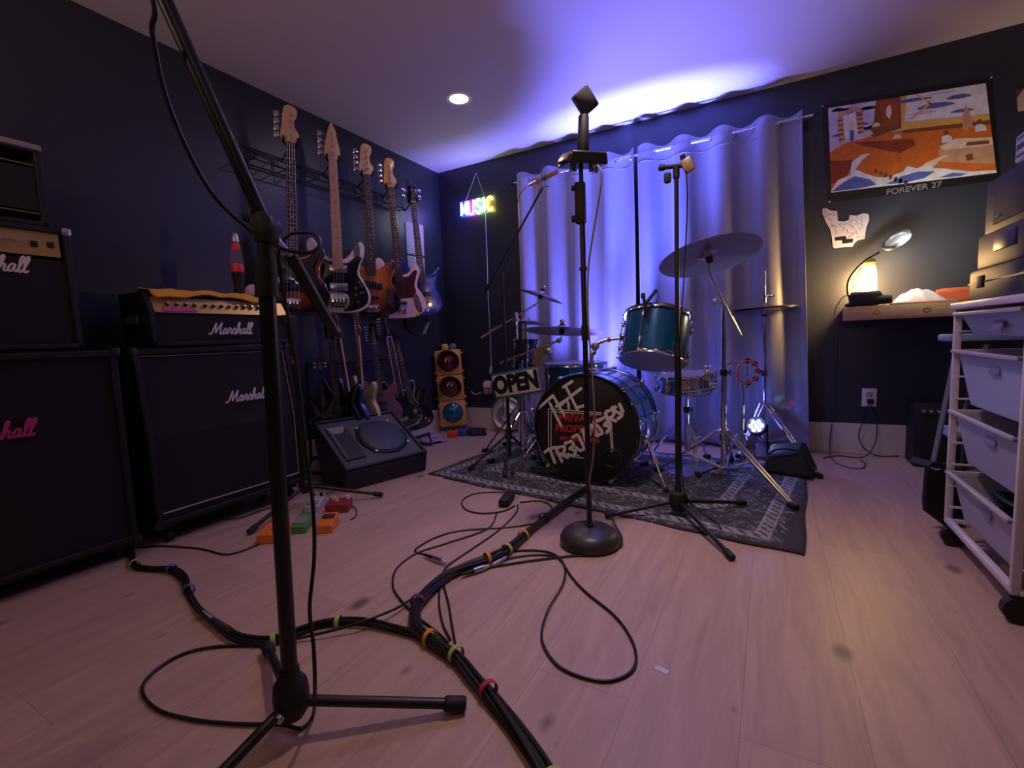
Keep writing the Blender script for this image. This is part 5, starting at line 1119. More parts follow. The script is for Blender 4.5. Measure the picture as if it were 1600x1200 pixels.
t = thing('hubcap', 'round chrome hubcap leaning against the back wall behind the OPEN sign', 'hubcap', (q.x, 3.66, 0)); MB().lathe([(0, .030), (.022, .030), (.030, .022), (.052, .020), (.062, .034), (.072, .024), (.12, .018), (.138, .026), (.150, .022), (.158, .006), (.160, 0), (.150, -.002), (0, .004)], (q.x, 3.70, .166), (.25, -1, .12), 56).build('disc', mat('brushed aluminium', (.62, .60, .64), .38, .9), t, world=True)
def pedal(name, label, c, rz, w_, d_, h0, h1, m, knobs=(), top=None, group=None, sw=True, plate=None):
    t = thing(name, label, 'effects pedal', (c[0], c[1], 0), rz, group)
    MB().hexa([(-w_/2, -d_/2, 0), (w_/2, -d_/2, 0), (w_/2, d_/2, 0), (-w_/2, d_/2, 0)], [(-w_/2, -d_/2, h0), (w_/2, -d_/2, h0), (w_/2, d_/2, h1), (-w_/2, d_/2, h1)]).build('enclosure', m, t, bev=.004)
    sl_ = (h1-h0)/d_
    if plate: x0, y0_, x1, y1_, pm, th = plate; MB().hexa([(x0, y0_, h0+(y0_+d_/2)*sl_), (x1, y0_, h0+(y0_+d_/2)*sl_), (x1, y1_, h0+(y1_+d_/2)*sl_), (x0, y1_, h0+(y1_+d_/2)*sl_)], [(x0, y0_, h0+(y0_+d_/2)*sl_+th), (x1, y0_, h0+(y0_+d_/2)*sl_+th), (x1, y1_, h0+(y1_+d_/2)*sl_+th), (x0, y1_, h0+(y1_+d_/2)*sl_+th)]).build('treadle', pm, t, bev=.003)
    for (kx, ky, kr, km) in knobs: z_ = h0+(ky+d_/2)*sl_; MB().cyl((kx, ky, z_), (kx, ky, z_+.016), kr, kr*.85, 14).build('knob', km, t)
    if sw: z_ = h0+(-d_*.22+d_/2)*sl_; MB().cyl((0, -d_*.22, z_), (0, -d_*.22, z_+.010), .006, n=10).build('footswitch', CHROME, t)
    return t
ORG = mat('orange enamel', (.78, .20, .03), .35); GRN = mat('green enamel', (.05, .30, .08), .35); REDE = mat('dark red enamel', (.30, .03, .035), .35); WEN = mat('pale grey enamel', (.50, .48, .58), .35)
IV = mat('ivory knob', (.68, .60, .42), .4); TRD = mat('grey green treadle', (.22, .24, .22), .6); TRB = mat('black treadle', (.03, .03, .04), .6)
PGp = 'effects pedals on the floor'
q = P(433, 843, z=.0); pedal('effects_pedal', 'large orange effects pedal, leftmost of the pedal cluster, partly behind the stand pole', (q.x-.02, q.y+.01), .60, .115, .125, .040, .052, ORG, knobs=((-.005, .045, .016, RUB), (.035, .035, .014, RUB)), group=PGp)
q = P(473, 826, z=.0); pedal('effects_pedal', 'green effects pedal with grey treadle between the two orange pedals', (q.x-.0, q.y), .58, .072, .125, .035, .055, GRN, knobs=(), sw=False, group=PGp, plate=(-.028, -.045, .028, .02, TRD, .008))
q = P(481, 803, z=.0); pedal('effects_pedal', 'pale grey effects pedal behind the green one', (q.x-.03, q.y+.07), .58, .075, .12, .035, .055, WEN, knobs=((-.02, .045, .008, RUB), (.02, .045, .008, RUB)), sw=False, group=PGp, plate=(-.028, -.05, .028, -.01, TRD, .008))
q = P(513, 826, z=.0); pedal('effects_pedal', 'small orange effects pedal with a dark treadle strip, right of the green one', (q.x, q.y), .58, .070, .12, .038, .058, ORG, sw=False, group=PGp, plate=(-.028, -.0, .028, .035, TRB, .006))
q = P(523, 800, z=.0); pedal('effects_pedal', 'dark red effects pedal with ivory knobs, at the back right of the pedal cluster', (q.x-.0, q.y+.03), .58, .115, .095, .045, .050, REDE, knobs=((-.035, .03, .013, IV), (.035, .035, .013, IV), (-.01, .0, .011, IV)), group=PGp)
for pts, lb in (([(548, 812), (556, 806), (556, 795), (546, 790), (538, 793), (530, 789)], 'short black patch cable curling right of the dark red pedal'),
                ([(345, 812), (375, 809), (400, 800), (425, 793), (448, 797)], 'thin black cable lying before the slant cabinet')):
    tag(MB().tube(smooth_path([P(x, y, z=.006) for x, y in pts]), .0028, 6).build('patch_cable', CABLE), lb, 'cable')
q = P(705, 684, z=0); pedal('stomp_box', 'small red-orange stomp box on the floor before the traffic light', (q.x, q.y+.03), .35, .085, .09, .05, .06, mat('red orange enamel', (.65, .08, .02), .35), group='stomp boxes by the traffic light', knobs=((0, .02, .010, RUB),))
q = P(722, 681, z=0); pedal('stomp_box', 'small blue stomp box on the floor before the traffic light', (q.x, q.y+.02), .35, .085, .09, .05, .06, mat('blue enamel', (.02, .07, .30), .3), group='stomp boxes by the traffic light', knobs=((0, .02, .010, RUB),))
q = P(741, 680, z=0); mb = MB(); mb.box((0, 0, .03), (.17, .11, .055), rot=(.05, .04, 0), bev=.02, seg=3).box((.03, -.03, .02), (.15, .08, .035), rot=(0, .1, .4), bev=.014)
tag(mb.build('cloth_pouch', mat('black nylon', (.012, .013, .018), .6, bump=.6, bscale=60), xf=Matrix.Translation((q.x, q.y+.03, 0)) @ Matrix.Rotation(.3, 4, 'Z')), 'crumpled black nylon pouch on the floor right of the stomp boxes', 'pouch')
# crumpled printed cloth beside the monitor
q = P(676, 688, z=0); mb = MB(); g = []
for i in range(15):
    row = []
    for j in range(11):
        u, v = i/14, j/10; x_ = (u-.5)*.30; y_ = (v-.5)*.20; h_ = .035*math.sin(PI*u)*math.sin(PI*v)+.018*math.sin(u*13+v*5)*math.sin(PI*v)+.012*math.sin(v*17+u*3)*math.sin(PI*u)
        row.append(mb.bm.verts.new((x_+.02*math.sin(v*6), y_+.02*math.sin(u*7), max(.006, h_+.012))))
    g.append(row)
for i in range(14):
    for j in range(10): mb.bm.faces.new((g[i][j], g[i+1][j], g[i+1][j+1], g[i][j+1]))
def printed_cloth():
    m = bpy.data.materials.new('printed cloth'); m.use_nodes = True; nt = m.node_tree; b = nt.nodes['Principled BSDF']; tc = nt.nodes.new('ShaderNodeTexCoord')
    w_ = nt.nodes.new('ShaderNodeTexWave'); w_.inputs['Scale'].default_value = 9; w_.inputs['Distortion'].default_value = 7; cr = nt.nodes.new('ShaderNodeValToRGB'); cr.color_ramp.interpolation = 'CONSTANT'
    e = cr.color_ramp.elements; e[0].color = (.45, .42, .50, 1); e[1].position = .5; e[1].color = (.06, .07, .22, 1); n = e.new(.72); n.color = (.5, .47, .55, 1); n = e.new(.86); n.color = (.45, .03, .05, 1)
    nt.links.new(tc.outputs['Object'], w_.inputs[0]); nt.links.new(w_.outputs['Fac'], cr.inputs[0]); nt.links.new(cr.outputs[0], b.inputs['Base Color']); b.inputs['Roughness'].default_value = .8; return m
o = mb.build('crumpled_cloth', printed_cloth(), xf=Matrix.Translation((q.x, q.y, 0)) @ Matrix.Rotation(-.5, 4, 'Z'), ang=180); s = o.modifiers.new('t', 'SOLIDIFY'); s.thickness = .004; s.offset = -1; s = o.modifiers.new('s', 'SUBSURF'); s.levels = s.render_levels = 1
tag(o, 'crumpled white, blue and red cloth on the floor between the monitor and the traffic light', 'cloth')

# ------------------------------------------------------------------ things at the right of the kit
lp = P(1181, 664, y=3.36)
t = thing('led_par_light', 'small lit LED stage light behind the hi-hat stand legs', 'stage light', (lp.x, 3.36, RUGZ))
ld = (Vector((0, 0, .9))-lp).normalized(); ld = Vector((-.12, -.75, .45)).normalized()
MB().lathe([(0, -.10), (.04, -.10), (.055, -.06), (.058, 0), (.052, 0), (.050, -.02), (0, -.022)], lp, ld, 28).build('can', BLK, t, world=True)
q = Vector((0, 0, 1)).rotation_difference(ld)
for k in range(7):
    e = Vector((0, 0, 0)) if k == 6 else Vector((.032*math.cos(k*PI/3), .032*math.sin(k*PI/3), 0)); MB().lathe([(0, -.004), (.010, -.004), (.012, -.014), (0, -.018)], lp+q @ e, ld, 12).build('led', mat('led emitter', (.5, .7, 1), .4, emit=30, ecol=(.45, .6, 1)), t, world=True)
MB().tube([lp+Vector((-.065, .03, 0)), (lp.x-.065, lp.y+.03, RUGZ+.006), (lp.x+.065, lp.y+.03, RUGZ+.006), lp+Vector((.065, .03, 0))], .006, 8).build('yoke', BLK, t, world=True)
for (px, py), c_ in (((1217, 623), (.0, 1, .35)), ((1228, 633), (1, .02, .15)), ((1239, 640), (.05, .05, 1)), ((1222, 640), (0, .8, .6))):
    light('SPOT', 'led_beam', tuple(lp+Vector((.03, .03, .07))), 1.6, c_, .006, to=tuple(P(px, py, y=3.64)), spot=10, blend=.8)
q = P(1167, 581, y=3.12); t = thing('tambourine', 'round pink-rimmed jingle tambourine, reflected pink light coloured into the rim, clamped beside the hi-hat stand', 'tambourine', tuple(q))
TF_ = Matrix.Translation(q) @ Matrix.Rotation(yaw*.4, 4, 'Z')
ring = [(.062*math.cos(a), 0, .062*math.sin(a)) for a in [math.radians(v) for v in range(-120, 126, 12)]]+[(-.048, 0, .020)]
pth = smooth_path([(.060*math.cos(a), 0, .066*math.sin(a)) for a in [math.radians(v) for v in range(-150, 121, 15)]]+[(-.045, 0, .03)], 3, True)
MB().tube(pth, .0075, 8, closed=True).build('pink_lit_frame', mat('frame plastic lit pink', (.85, .16, .22), .2, coat=.5), t, world=True, xf=TF_)  # rim colour includes the pink light that the frame reflects
for k in range(5):
    a = math.radians(-80+k*42); mb = MB()
    for dy in (-.004, .004): mb.lathe([(0, .001), (.016, 0), (.016, -.001), (0, -.0005)], (.060*math.cos(a), dy, .066*math.sin(a)), (0, 1, 0), 16)
    mb.build('jingle', CHROME, t, world=True, xf=TF_)
MB().cyl((-.10, 0, .052), (0.0, 0, .060), .004, n=8).cyl((0, 0, .045), (0, 0, .085), .004, n=8).box((-.10, 0, .052), (.022, .022, .022), bev=.004).cyl((0, 0, -.03), (.0, 0, .03), .006, n=8).build('clamp_rod', CHROME, t, world=True, xf=TF_)
q = P(1160, 640, y=3.18); t = thing('percussion_rod', 'short chrome threaded rod stand below the tambourine', 'drum hardware', (q.x, 3.18, 0)); stand_pole(t, (q.x, 3.18), [(.02, PZ(1163, 600, (q.x, 3.18)), .006), (.02, .40, .009)]); collar(t, (q.x, 3.18), .5, r=.013, m=CHROME); tripod(t, (q.x, 3.18, 0), .20, [(q.x-.12, 3.10, fz), (q.x+.10, 3.08, fz), (q.x, 3.30, fz)], r=.008, brace=False)
# equipment bag behind the rug edge
a = P(1199, 738, z=.0); t = thing('equipment_bag', 'black slanted equipment bag on the floor behind the hi-hat legs', 'bag', (.10, 3.10, 0))
MB().hexa([(-.03, 3.02, .013), (.22, 2.97, .013), (.26, 3.20, .013), (.01, 3.26, .013)], [(-.01, 3.05, .11), (.16, 3.01, .17), (.19, 3.15, .19), (.01, 3.22, .15)]).build('body', mat('black nylon'), t, world=True, bev=.02)
MB().tube(smooth_path([(.0, 3.04, .12), (.04, 3.0, .16), (.10, 2.99, .17), (.15, 3.0, .16)]), .006, 6).build('handle', RUB, t, world=True)
q = P(1086, 680, y=3.30); tag(MB().tube([(q.x-.004, 3.3, RUGZ+.0), (q.x, 3.3, RUGZ+.05), (q.x+.004, 3.3, RUGZ+.125), (q.x+.004, 3.3, RUGZ+.13)], [.010, .013, .015, .010], 12).build('bottle', mat('yellow bottle plastic', (.75, .42, .12), .4)), 'small orange-yellow upright bottle on the rug behind the cymbal stand', 'bottle')
q = P(1025, 735, z=RUGZ); tag(MB().lathe([(0, 0), (.009, 0), (.009, .022), (.006, .03), (0, .03)], (q.x, q.y, RUGZ), (0, 0, 1), 12).build('earplug', mat('lime foam', (.35, .65, .12), .7)), 'small lime green foam plug on the rug beside the bass drum leg', 'ear plug')
# bass drum pedal seen under the kit
t = thing('bass_drum_pedal', 'silver bass drum pedal footboard behind the bass drum on the rug', 'drum pedal', (-.62, 3.1, RUGZ))
MB().box((-.80, 3.10, .045), (.08, .28, .010), rot=(.18, 0, 0), bev=.004).box((-.80, 3.1, .018), (.07, .30, .006)).build('footboard', DCHROME, t, world=True)
MB().tube([(-.845, 2.96, .02), (-.845, 2.96, .20), (-.755, 2.96, .20), (-.755, 2.96, .02)], .008, 8).build('frame', DCHROME, t, world=True)
q = P(1073, 705, z=RUGZ); MB
tag(MB().box((-.40, 2.95, RUGZ+.006), (.16, .30, .008), rot=(.06, 0, -.5), bev=.003).build('pedal_plate', DCHROME), 'flat ribbed metal pedal plate lying on the rug under the snare stand', 'drum pedal')
tag(MB().cyl(P(1110, 738, z=.03), P(1172, 722, z=.05), .007, .006, n=10).build('drumstick', mat('pale hickory', (.62, .42, .22), .4)), 'wooden drumstick lying across the cymbal stand foot', 'drumstick')

# ------------------------------------------------------------------ small amp, stool, dustpan
t = thing('small_amplifier', 'small black amplifier on the floor against the wall under the shelf', 'amplifier', (.84, 3.58, 0))
MB().box((.87, 3.60, .185), (.24, .20, .37), rot=(0, 0, .0), bev=.008).build('case', TOLEX, t, world=True)
MB().box((.87, 3.495, .160), (.205, .012, .27), bev=.003).build('grille', GRILLE, t, world=True)
MB().box((.87, 3.497, .335), (.205, .012, .040), bev=.002).build('control_panel', mat('dull black panel', (.03, .03, .035), .3), t, world=True)
for k in range(6): MB().cyl((.785+k*.033, 3.492, .335), (.785+k*.033, 3.478, .335), .008, .007, 12).build('knob', mat('silver knob cap'), t, world=True)
LB = mat('pale blue steel', (.25, .33, .50), .4)
t = thing('step_stool', 'folded pale blue metal step stool leaning behind the bin rack', 'step stool', (.72, 2.7, 0))
a, b = P(1455, 738, y=2.78), P(1497, 536, y=2.60); yd = Vector((.42, -.04, 0))
for k in (0, 1): MB().tube([a+yd*k, b+yd*k], .011, 4).build('leg', LB, t, world=True)
for k in (0, 1): 
    p0 = Vector((a.x+.06+.42*k, 2.90, .02)); MB().tube([p0, (p0.x+.06, b.y+.03, b.z-.01)], .011, 4).build('leg', LB, t, world=True)
q = P(1476, 528, y=2.60); MB().box((q.x+.23, 2.62, q.z), (.46, .16, .028), bev=.008).build('top_tread', LB, t, world=True)
q = P(1476, 632, y=2.66); MB().box((q.x+.23, 2.72, .36), (.44, .15, .03), bev=.008).build('lower_tread', LB, t, world=True)
a_ = P(1440, 735, y=2.42); t = thing('dustpan', 'upright black dustpan on the floor beside the bin rack', 'dustpan', (.57, 2.42, 0))
DP = [(0, .26), (.035, .235), (.13, .24), (.16, .13), (.15, .0), (.09, .0), (.0, .07), (-.005, .12)]
MB().prism(DP, .018, Matrix.Translation((.415+.15, 2.42, .008)) @ Matrix.Rotation(.5, 4, 'Z'), bev=.004).build('pan', RUB, t, world=True)
MB().prism([(0, .255), (.13, .24), (.155, .225), (.02, .275)], .09, Matrix.Translation((.415+.15, 2.42, .008)) @ Matrix.Rotation(.5, 4, 'Z')).prism([(.135, .24), (.155, .24), (.155, .0), (.142, .0)], .09, Matrix.Translation((.415+.15, 2.42, .008)) @ Matrix.Rotation(.5, 4, 'Z')).build('hood', RUB, t, world=True)
MB().cyl((.69, 2.50, .22), (.72, 2.56, .62), .009, n=10).build('handle', RUB, t, world=True)

# ------------------------------------------------------------------ wire rack with four bins
WR = mat('white coated steel', (.66, .62, .68), .4); RXA, RXB, RYA, RYB = .60, 1.06, 1.735, 2.29
t = thing('bin_rack', 'white wheeled wire rack holding four bins at the right edge', 'rack', ((RXA+RXB)/2, (RYA+RYB)/2, 0))
zb0, zt0 = .085, .885
for y_ in (RYA, RYB):
    mb = MB(); 
    for x_ in (RXA, RXB): mb.box((x_, y_, (zb0+zt0)/2), (.022, .016, zt0-zb0), bev=.004)
    mb.box(((RXA+RXB)/2, y_, zb0+.008), (RXB-RXA, .016, .016), bev=.003).box(((RXA+RXB)/2, y_, zt0-.008), (RXB-RXA, .016, .016), bev=.003); mb.build('side_frame', WR, t, world=True)
    mb = MB()
    for k in range(9): mb.box(((RXA+RXB)/2, y_+(.012 if y_ == RYA else -.012), .15+k*.082), (RXB-RXA, .010, .006))
    mb.build('runner', WR, t, world=True)
for x_ in (RXA, RXB): MB().box((x_, (RYA+RYB)/2, zb0+.010), (.02, RYB-RYA, .022), bev=.004).build('bottom_rail', WR, t, world=True)
for x_ in (RXA+.005, RXB-.03):
    for y_ in (RYA+.01, RYB-.01):
        MB().cyl((x_+.01, y_-.014, .038), (x_+.01, y_+.014, .038), .038, n=20).cyl((x_, y_, .05), (x_, y_, .09), .012, n=10).build('caster', RUB, t, world=True)
MB().box(((RXA+RXB)/2+.03, (RYA+RYB)/2-.05, zt0+.012), (RXB-RXA+.10, RYB-RYA+.13, .022), bev=.004).build('top_board', mat('white laminate', (.62, .58, .66), .4), t, world=True)
BINM = mat('frosted white bin', (.44, .43, .52), .45, trans=0, alpha=.93)
def bin_(z0_, z1_, label, sag=0):
    t = thing('storage_bin', label, 'storage bin', ((RXA+RXB)/2, (RYA+RYB)/2, z0_), group='frosted bins in the wire rack')
    x0, x1, y0_, y1_ = RXA-.005, RXB-.03, RYA+.022, RYB-.022; tp = .035
    A = [(x0+tp, y0_+tp, z0_), (x1-tp, y0_+tp, z0_), (x1-tp, y1_-tp, z0_), (x0+tp, y1_-tp, z0_)]; B = [(x0+.004, y0_+.006, z1_), (x1, y0_+.006, z1_), (x1, y1_-.006, z1_), (x0+.004, y1_-.006, z1_)]
    mb = MB(); th = .004
    Ai = [(x0+tp+th, y0_+tp+th, z0_+th), (x1-tp-th, y0_+tp+th, z0_+th), (x1-tp-th, y1_-tp-th, z0_+th), (x0+tp+th, y1_-tp-th, z0_+th)]; Bi = [(x0+.004+th, y0_+.006+th, z1_), (x1-th, y0_+.006+th, z1_), (x1-th, y1_-.006-th, z1_), (x0+.004+th, y1_-.006-th, z1_)]
    V_ = [[mb.bm.verts.new(p_) for p_ in L_] for L_ in (A, B, Bi, Ai)]
    mb.bm.faces.new(V_[0][::-1]); mb.bm.faces.new(V_[3])
    for q in range(3):
        for k in range(4): mb.bm.faces.new((V_[q][k], V_[q][(k+1) % 4], V_[q+1][(k+1) % 4], V_[q+1][k]))
    mb.build('tub', BINM, t, world=True, bev=.003)
    mb = MB(); c_ = [(x0-.008, y0_-.004), (x1+.004, y0_-.004), (x1+.004, y1_+.004), (x0-.008, y1_+.004)]
    for k in range(4):
        a, b = Vector((*c_[k], z1_)), Vector((*c_[(k+1) % 4], z1_)); mb.box((a+b)/2, (abs(b.x-a.x)+.014, abs(b.y-a.y)+.014, .012), bev=.003)
    mb.build('rim', BINM, t, world=True)
    MB().box((x0+.010, (y0_+y1_)/2-.05, z1_-.045), (.006, .075, .030), rot=(0, .15, 0), bev=.002).build('label_holder', mat('grey violet label', (.22, .20, .32), .5), t, world=True)
    return t
bin_(.792, .868, 'shallow top frosted bin in the wire rack'); bin_(.545, .735, 'second frosted bin from the top of the wire rack'); bin_(.335, .515, 'third frosted bin from the top of the wire rack'); bin_(.118, .285, 'bottom frosted bin of the wire rack, holding dark cables')
t = thing('cable_coil', 'coil of black cable lying in the bottom bin', 'cable', (.82, 2.0, .13)); mb = MB()
for k in range(6): mb.tube([(.80+(.10+.012*k)*math.cos(a), 2.0+(.16-.01*k)*math.sin(a), .20+.015*k+.012*math.sin(3*a+k)) for a in [i*PI/10 for i in range(20)]], .011, 8, closed=True)
mb.build('coil', CABLE, t, world=True)
# stacked black equipment on the rack
SK = mat('black case plastic', (.010, .009, .018), .55)
def case(name, label, px, y_top, y_bot, Xoff, inset, depth=.36, cat='equipment case'):
    pass
zr = zt0+.024
xs = .645; ys = 2.28
zs = [zr, PZ(1512, 425, (xs, ys)), PZ(1524, 372, (xs+.02, ys)), PZ(1540, 290, (xs+.05, ys))]
GS = 'black gear stacked on the bin rack'
SX = [P(1512, 440, y=ys).x, P(1524, 395, y=ys).x, P(1538, 330, y=ys).x]
t = thing('equipment_case', 'lowest black equipment case stacked on the bin rack', 'equipment case', (SX[0]+.2, 2.0, zs[0]), group=GS)
MB().box((SX[0]+.20, 1.98, (zs[0]+zs[1])/2), (.40, .58, zs[1]-zs[0]-.002), bev=.012).build('body', SK, t, world=True)
MB().box((SX[0]+.20, 1.98, zs[0]+.06), (.404, .584, .005)).build('lid_seam', BLK, t, world=True)
MB().box((SX[0]-.003, 2.15, zs[0]+.062), (.012, .05, .04), bev=.003).build('latch', RUB, t, world=True)
t = thing('equipment_case', 'middle black equipment case in the stack on the bin rack, with a printed panel', 'equipment case', (SX[1]+.2, 2.0, zs[1]), group=GS)
MB().box((SX[1]+.19, 1.98, (zs[1]+zs[2])/2), (.38, .56, zs[2]-zs[1]-.002), bev=.008).build('body', SK, t, world=True)
MB().box((SX[1]-.003, 2.03, (zs[1]+zs[2])/2+.012), (.008, .15, .05), bev=.002).build('side_panel', mat('dull violet panel', (.035, .03, .06), .4), t, world=True)
t = thing('loudspeaker', 'upper black loudspeaker with recessed grille in the stack on the bin rack', 'loudspeaker', (SX[2]+.2, 2.0, zs[2]), group=GS)
MB().box((SX[2]+.18, 2.0, (zs[2]+zs[3])/2), (.36, .54, zs[3]-zs[2]-.002), bev=.006).build('body', SK, t, world=True)
MB().box((SX[2]-.001, 1.98, (zs[2]+zs[3])/2-.012), (.006, .42, .105), bev=.002).build('grille', mat('dark brown grille cloth', (.012, .009, .012), .8), t, world=True)
MB().box((SX[2]-.006, 2.15, (zs[2]+zs[3])/2-.045), (.004, .045, .007)).build('badge', mat('violet grey badge', (.20, .17, .32), .4), t, world=True)
q1, q2 = P(1582, 262, y=2.06), P(1584, 215, y=2.06); zq = zs[3]
t = thing('plastic_drawer_box', 'small pale plastic drawer box on top of the loudspeaker, cut by the right edge', 'box', (q1.x+.1, 2.0, zq))
hq = PZ(1583, 216, (q1.x, 2.06))-zq; MB().box((q1.x+.10, 1.93, zq+hq/2), (.20, .24, hq-.002), bev=.006).build('body', mat('violet-lit white plastic', (.40, .40, .62), .4), t, world=True)  # white box with the violet light on it put into the base colour
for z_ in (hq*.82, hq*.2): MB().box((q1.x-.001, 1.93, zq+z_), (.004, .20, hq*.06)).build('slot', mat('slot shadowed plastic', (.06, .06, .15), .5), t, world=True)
MB().box((q1.x-.001, 1.93, zq+hq*.5), (.004, .20, hq*.20), bev=.001).build('drawer_front', mat('dark blue drawer', (.03, .03, .10), .4), t, world=True)

# ------------------------------------------------------------------ wooden shelf and what stands on it
SX0 = P(1325, 480, y=3.5).x; SZ1 = P(1325, 480, y=3.5).z; SZ0 = P(1325, 501, y=3.5).z
def pine_mat():
    m = bpy.data.materials.new('pine plank'); m.use_nodes = True; nt = m.node_tree; b = nt.nodes['Principled BSDF']; tc = nt.nodes.new('ShaderNodeTexCoord')
    mp = nt.nodes.new('ShaderNodeMapping'); mp.inputs['Scale'].default_value = (1.2, 14, 22); n = nt.nodes.new('ShaderNodeTexNoise'); n.inputs['Scale'].default_value = 2.5; n.inputs['Distortion'].default_value = 1
    cr = nt.nodes.new('ShaderNodeValToRGB'); cr.color_ramp.elements[0].position = .35; cr.color_ramp.elements[0].color = (.42, .22, .10, 1); cr.color_ramp.elements[1].position = .65; cr.color_ramp.elements[1].color = (.60, .36, .18, 1)
    nt.links.new(tc.outputs['Object'], mp.inputs[0]); nt.links.new(mp.outputs[0], n.inputs[0]); nt.links.new(n.outputs[0], cr.inputs[0]); nt.links.new(cr.outputs[0], b.inputs['Base Color']); b.inputs['Roughness'].default_value = .5; return m
PINE = pine_mat()
t = thing('wooden_shelf', 'thick pine shelf fixed along the back wall under the poster', 'shelf', (1.05, 3.63, SZ0))
MB().box(((SX0+RX-.01)/2, (3.5+BY-.002)/2, (SZ0+SZ1)/2), (RX-.01-SX0, BY-.002-3.5, SZ1-SZ0), bev=.003).build('board', PINE, t, world=True)
for px in (1370, 1448): q = P(px, 489, y=3.5); mb = MB(); mb.lathe([(0, -.0015), (.011, -.0015), (.013, 0), (.011, .001)], (q.x, 3.4995, (SZ0+SZ1)/2), (0, -1, 0), 18); bmesh.ops.scale(mb.bm, vec=(1.3, 1, 1), space=Matrix.Translation((-q.x, 0, 0)), verts=mb.bm.verts); mb.build('knot', mat('dark pine knot', (.10, .04, .025), .5), t, world=True)
# lantern
lx = P(1357, 440, y=3.60); LB_ = (lx.x, 3.60, SZ1+.001); top_z = P(1357, 402, y=3.60).z; hL = top_z-SZ1
t = thing('lantern_lamp', 'small glowing glass lantern lamp on the pine shelf, lighting the wall warm', 'lamp', LB_)
MB().lathe([(0, 0), (.045, 0), (.046, .02), (.030, .035), (.028, .06), (0, .062)]).build('base', mat('brown bakelite', (.05, .03, .02), .4), t)
MB().lathe([(.030, .062), (.040, .075), (.043, .10), (.041, hL*.62), (.031, hL*.84), (.028, hL*.86)]).build('glass_shade', mat('clear lantern glass', (.95, .85, .6), .08, alpha=.16), t)
MB().lathe([(0, .075), (.010, .078), (.021, .11), (.029, .15), (.029, .185), (.020, .215), (0, .225)]).build('bulb', mat('lit warm bulb', (1, .8, .45), .4, emit=330, ecol=(1, .60, .22)), t)
MB().lathe([(.028, hL*.86), (.034, hL*.88), (.032, hL*.93), (.018, hL*.96), (.012, hL), (0, hL)]).build('cap', mat('amber cap', (.6, .30, .05), .35, .3), t)
# magnifier lamp on a gooseneck
Ym = 3.55; b0 = P(1330, 472, y=Ym); t = thing('magnifier_lamp', 'black gooseneck magnifier lamp standing on the left end of the pine shelf', 'lamp', (b0.x, Ym, SZ1+.001))
MB().box((b0.x, Ym, SZ1+.012), (.06, .06, .022), bev=.006).build('base_clamp', RUB, t, world=True)
MB().tube(smooth_path([Vector((b0.x, Ym, SZ1+.02)), P(1324, 452, y=Ym), P(1328, 434, y=Ym), P(1342, 416, y=Ym), P(1358, 404, y=Ym), P(1374, 394, y=Ym-.02)], 8), .0065, 10).build('gooseneck', BLK, t, world=True)
hc = P(1401, 375, y=Ym-.05); d1 = (P(1421, 362, y=Ym-.06)-P(1379, 390, y=Ym-.03)).normalized(); rh = (P(1421, 362, y=Ym-.06)-P(1379, 390, y=Ym-.03)).length/2
nn_ = Vector((-.42, -.35, .9)); nn_ = (nn_-d1*nn_.dot(d1)).normalized(); nn_ = (nn_+Vector((0, -.18, 0))).normalized()
MB().lathe([(rh-.016, -.008), (rh, -.009), (rh+.003, 0), (rh, .009), (rh-.016, .008), (rh-.018, 0)], hc, nn_, 40, True).build('head_ring', mat('dark grey lamp plastic', (.08, .075, .08), .35), t, world=True)
MB().lathe([(0, .004), (rh-.017, 0), (rh-.017, -.002), (0, -.005)], hc, nn_, 36).build('lens', mat('magnifier glass', (.5, .55, .55), .05, alpha=.35, coat=1), t, world=True)
light('AREA', 'magnifier_led', tuple(hc+Vector((.03, -.10, -.012))), 2.6, (.95, 1, .88), .05, to=tuple(P(1478, 402, y=BY)))
# black camera / headphones heap
t = thing('camera', 'small black camcorder lying on the pine shelf before the lantern', 'camera', (P(1355, 470, y=3.53).x, 3.53, SZ1+.001))
q = P(1352, 462, y=3.53); MB().box((q.x, 3.53, SZ1+.048), (.16, .055, .090), bev=.026, seg=3).build('body', RUB, t, world=True)
q = P(1378, 465, y=3.53); MB().cyl((q.x-.03, 3.53, SZ1+.038), (q.x+.045, 3.53, SZ1+.036), .030, .027, 20).build('lens_barrel', RUB, t, world=True)
o = MB().tube(smooth_path([P(1326, 474, y=3.49), P(1318, 482, y=3.485), P(1313, 500, y=3.49), P(1309, 530, y=3.60), P(1308, 570, y=3.70), P(1305, 620, y=BY-.03), P(1301, 660, y=BY-.03)]), .0022, 6).build('lamp_cord', CABLE); tag(o, 'thin dark cord hanging from the magnifier lamp down the wall', 'cord')
t = thing('camera_strap', 'thin loop of dark strap on the left end of the pine shelf', 'strap', tuple(P(1316, 470, y=3.52))); MB().tube(smooth_path([P(x, y, y=3.49) for x, y in [(1330, 462), (1322, 462), (1314, 468), (1311, 474), (1306, 480), (1304, 492)]]), .003, 5).build('webbing', mat('black webbing'), t, world=True)
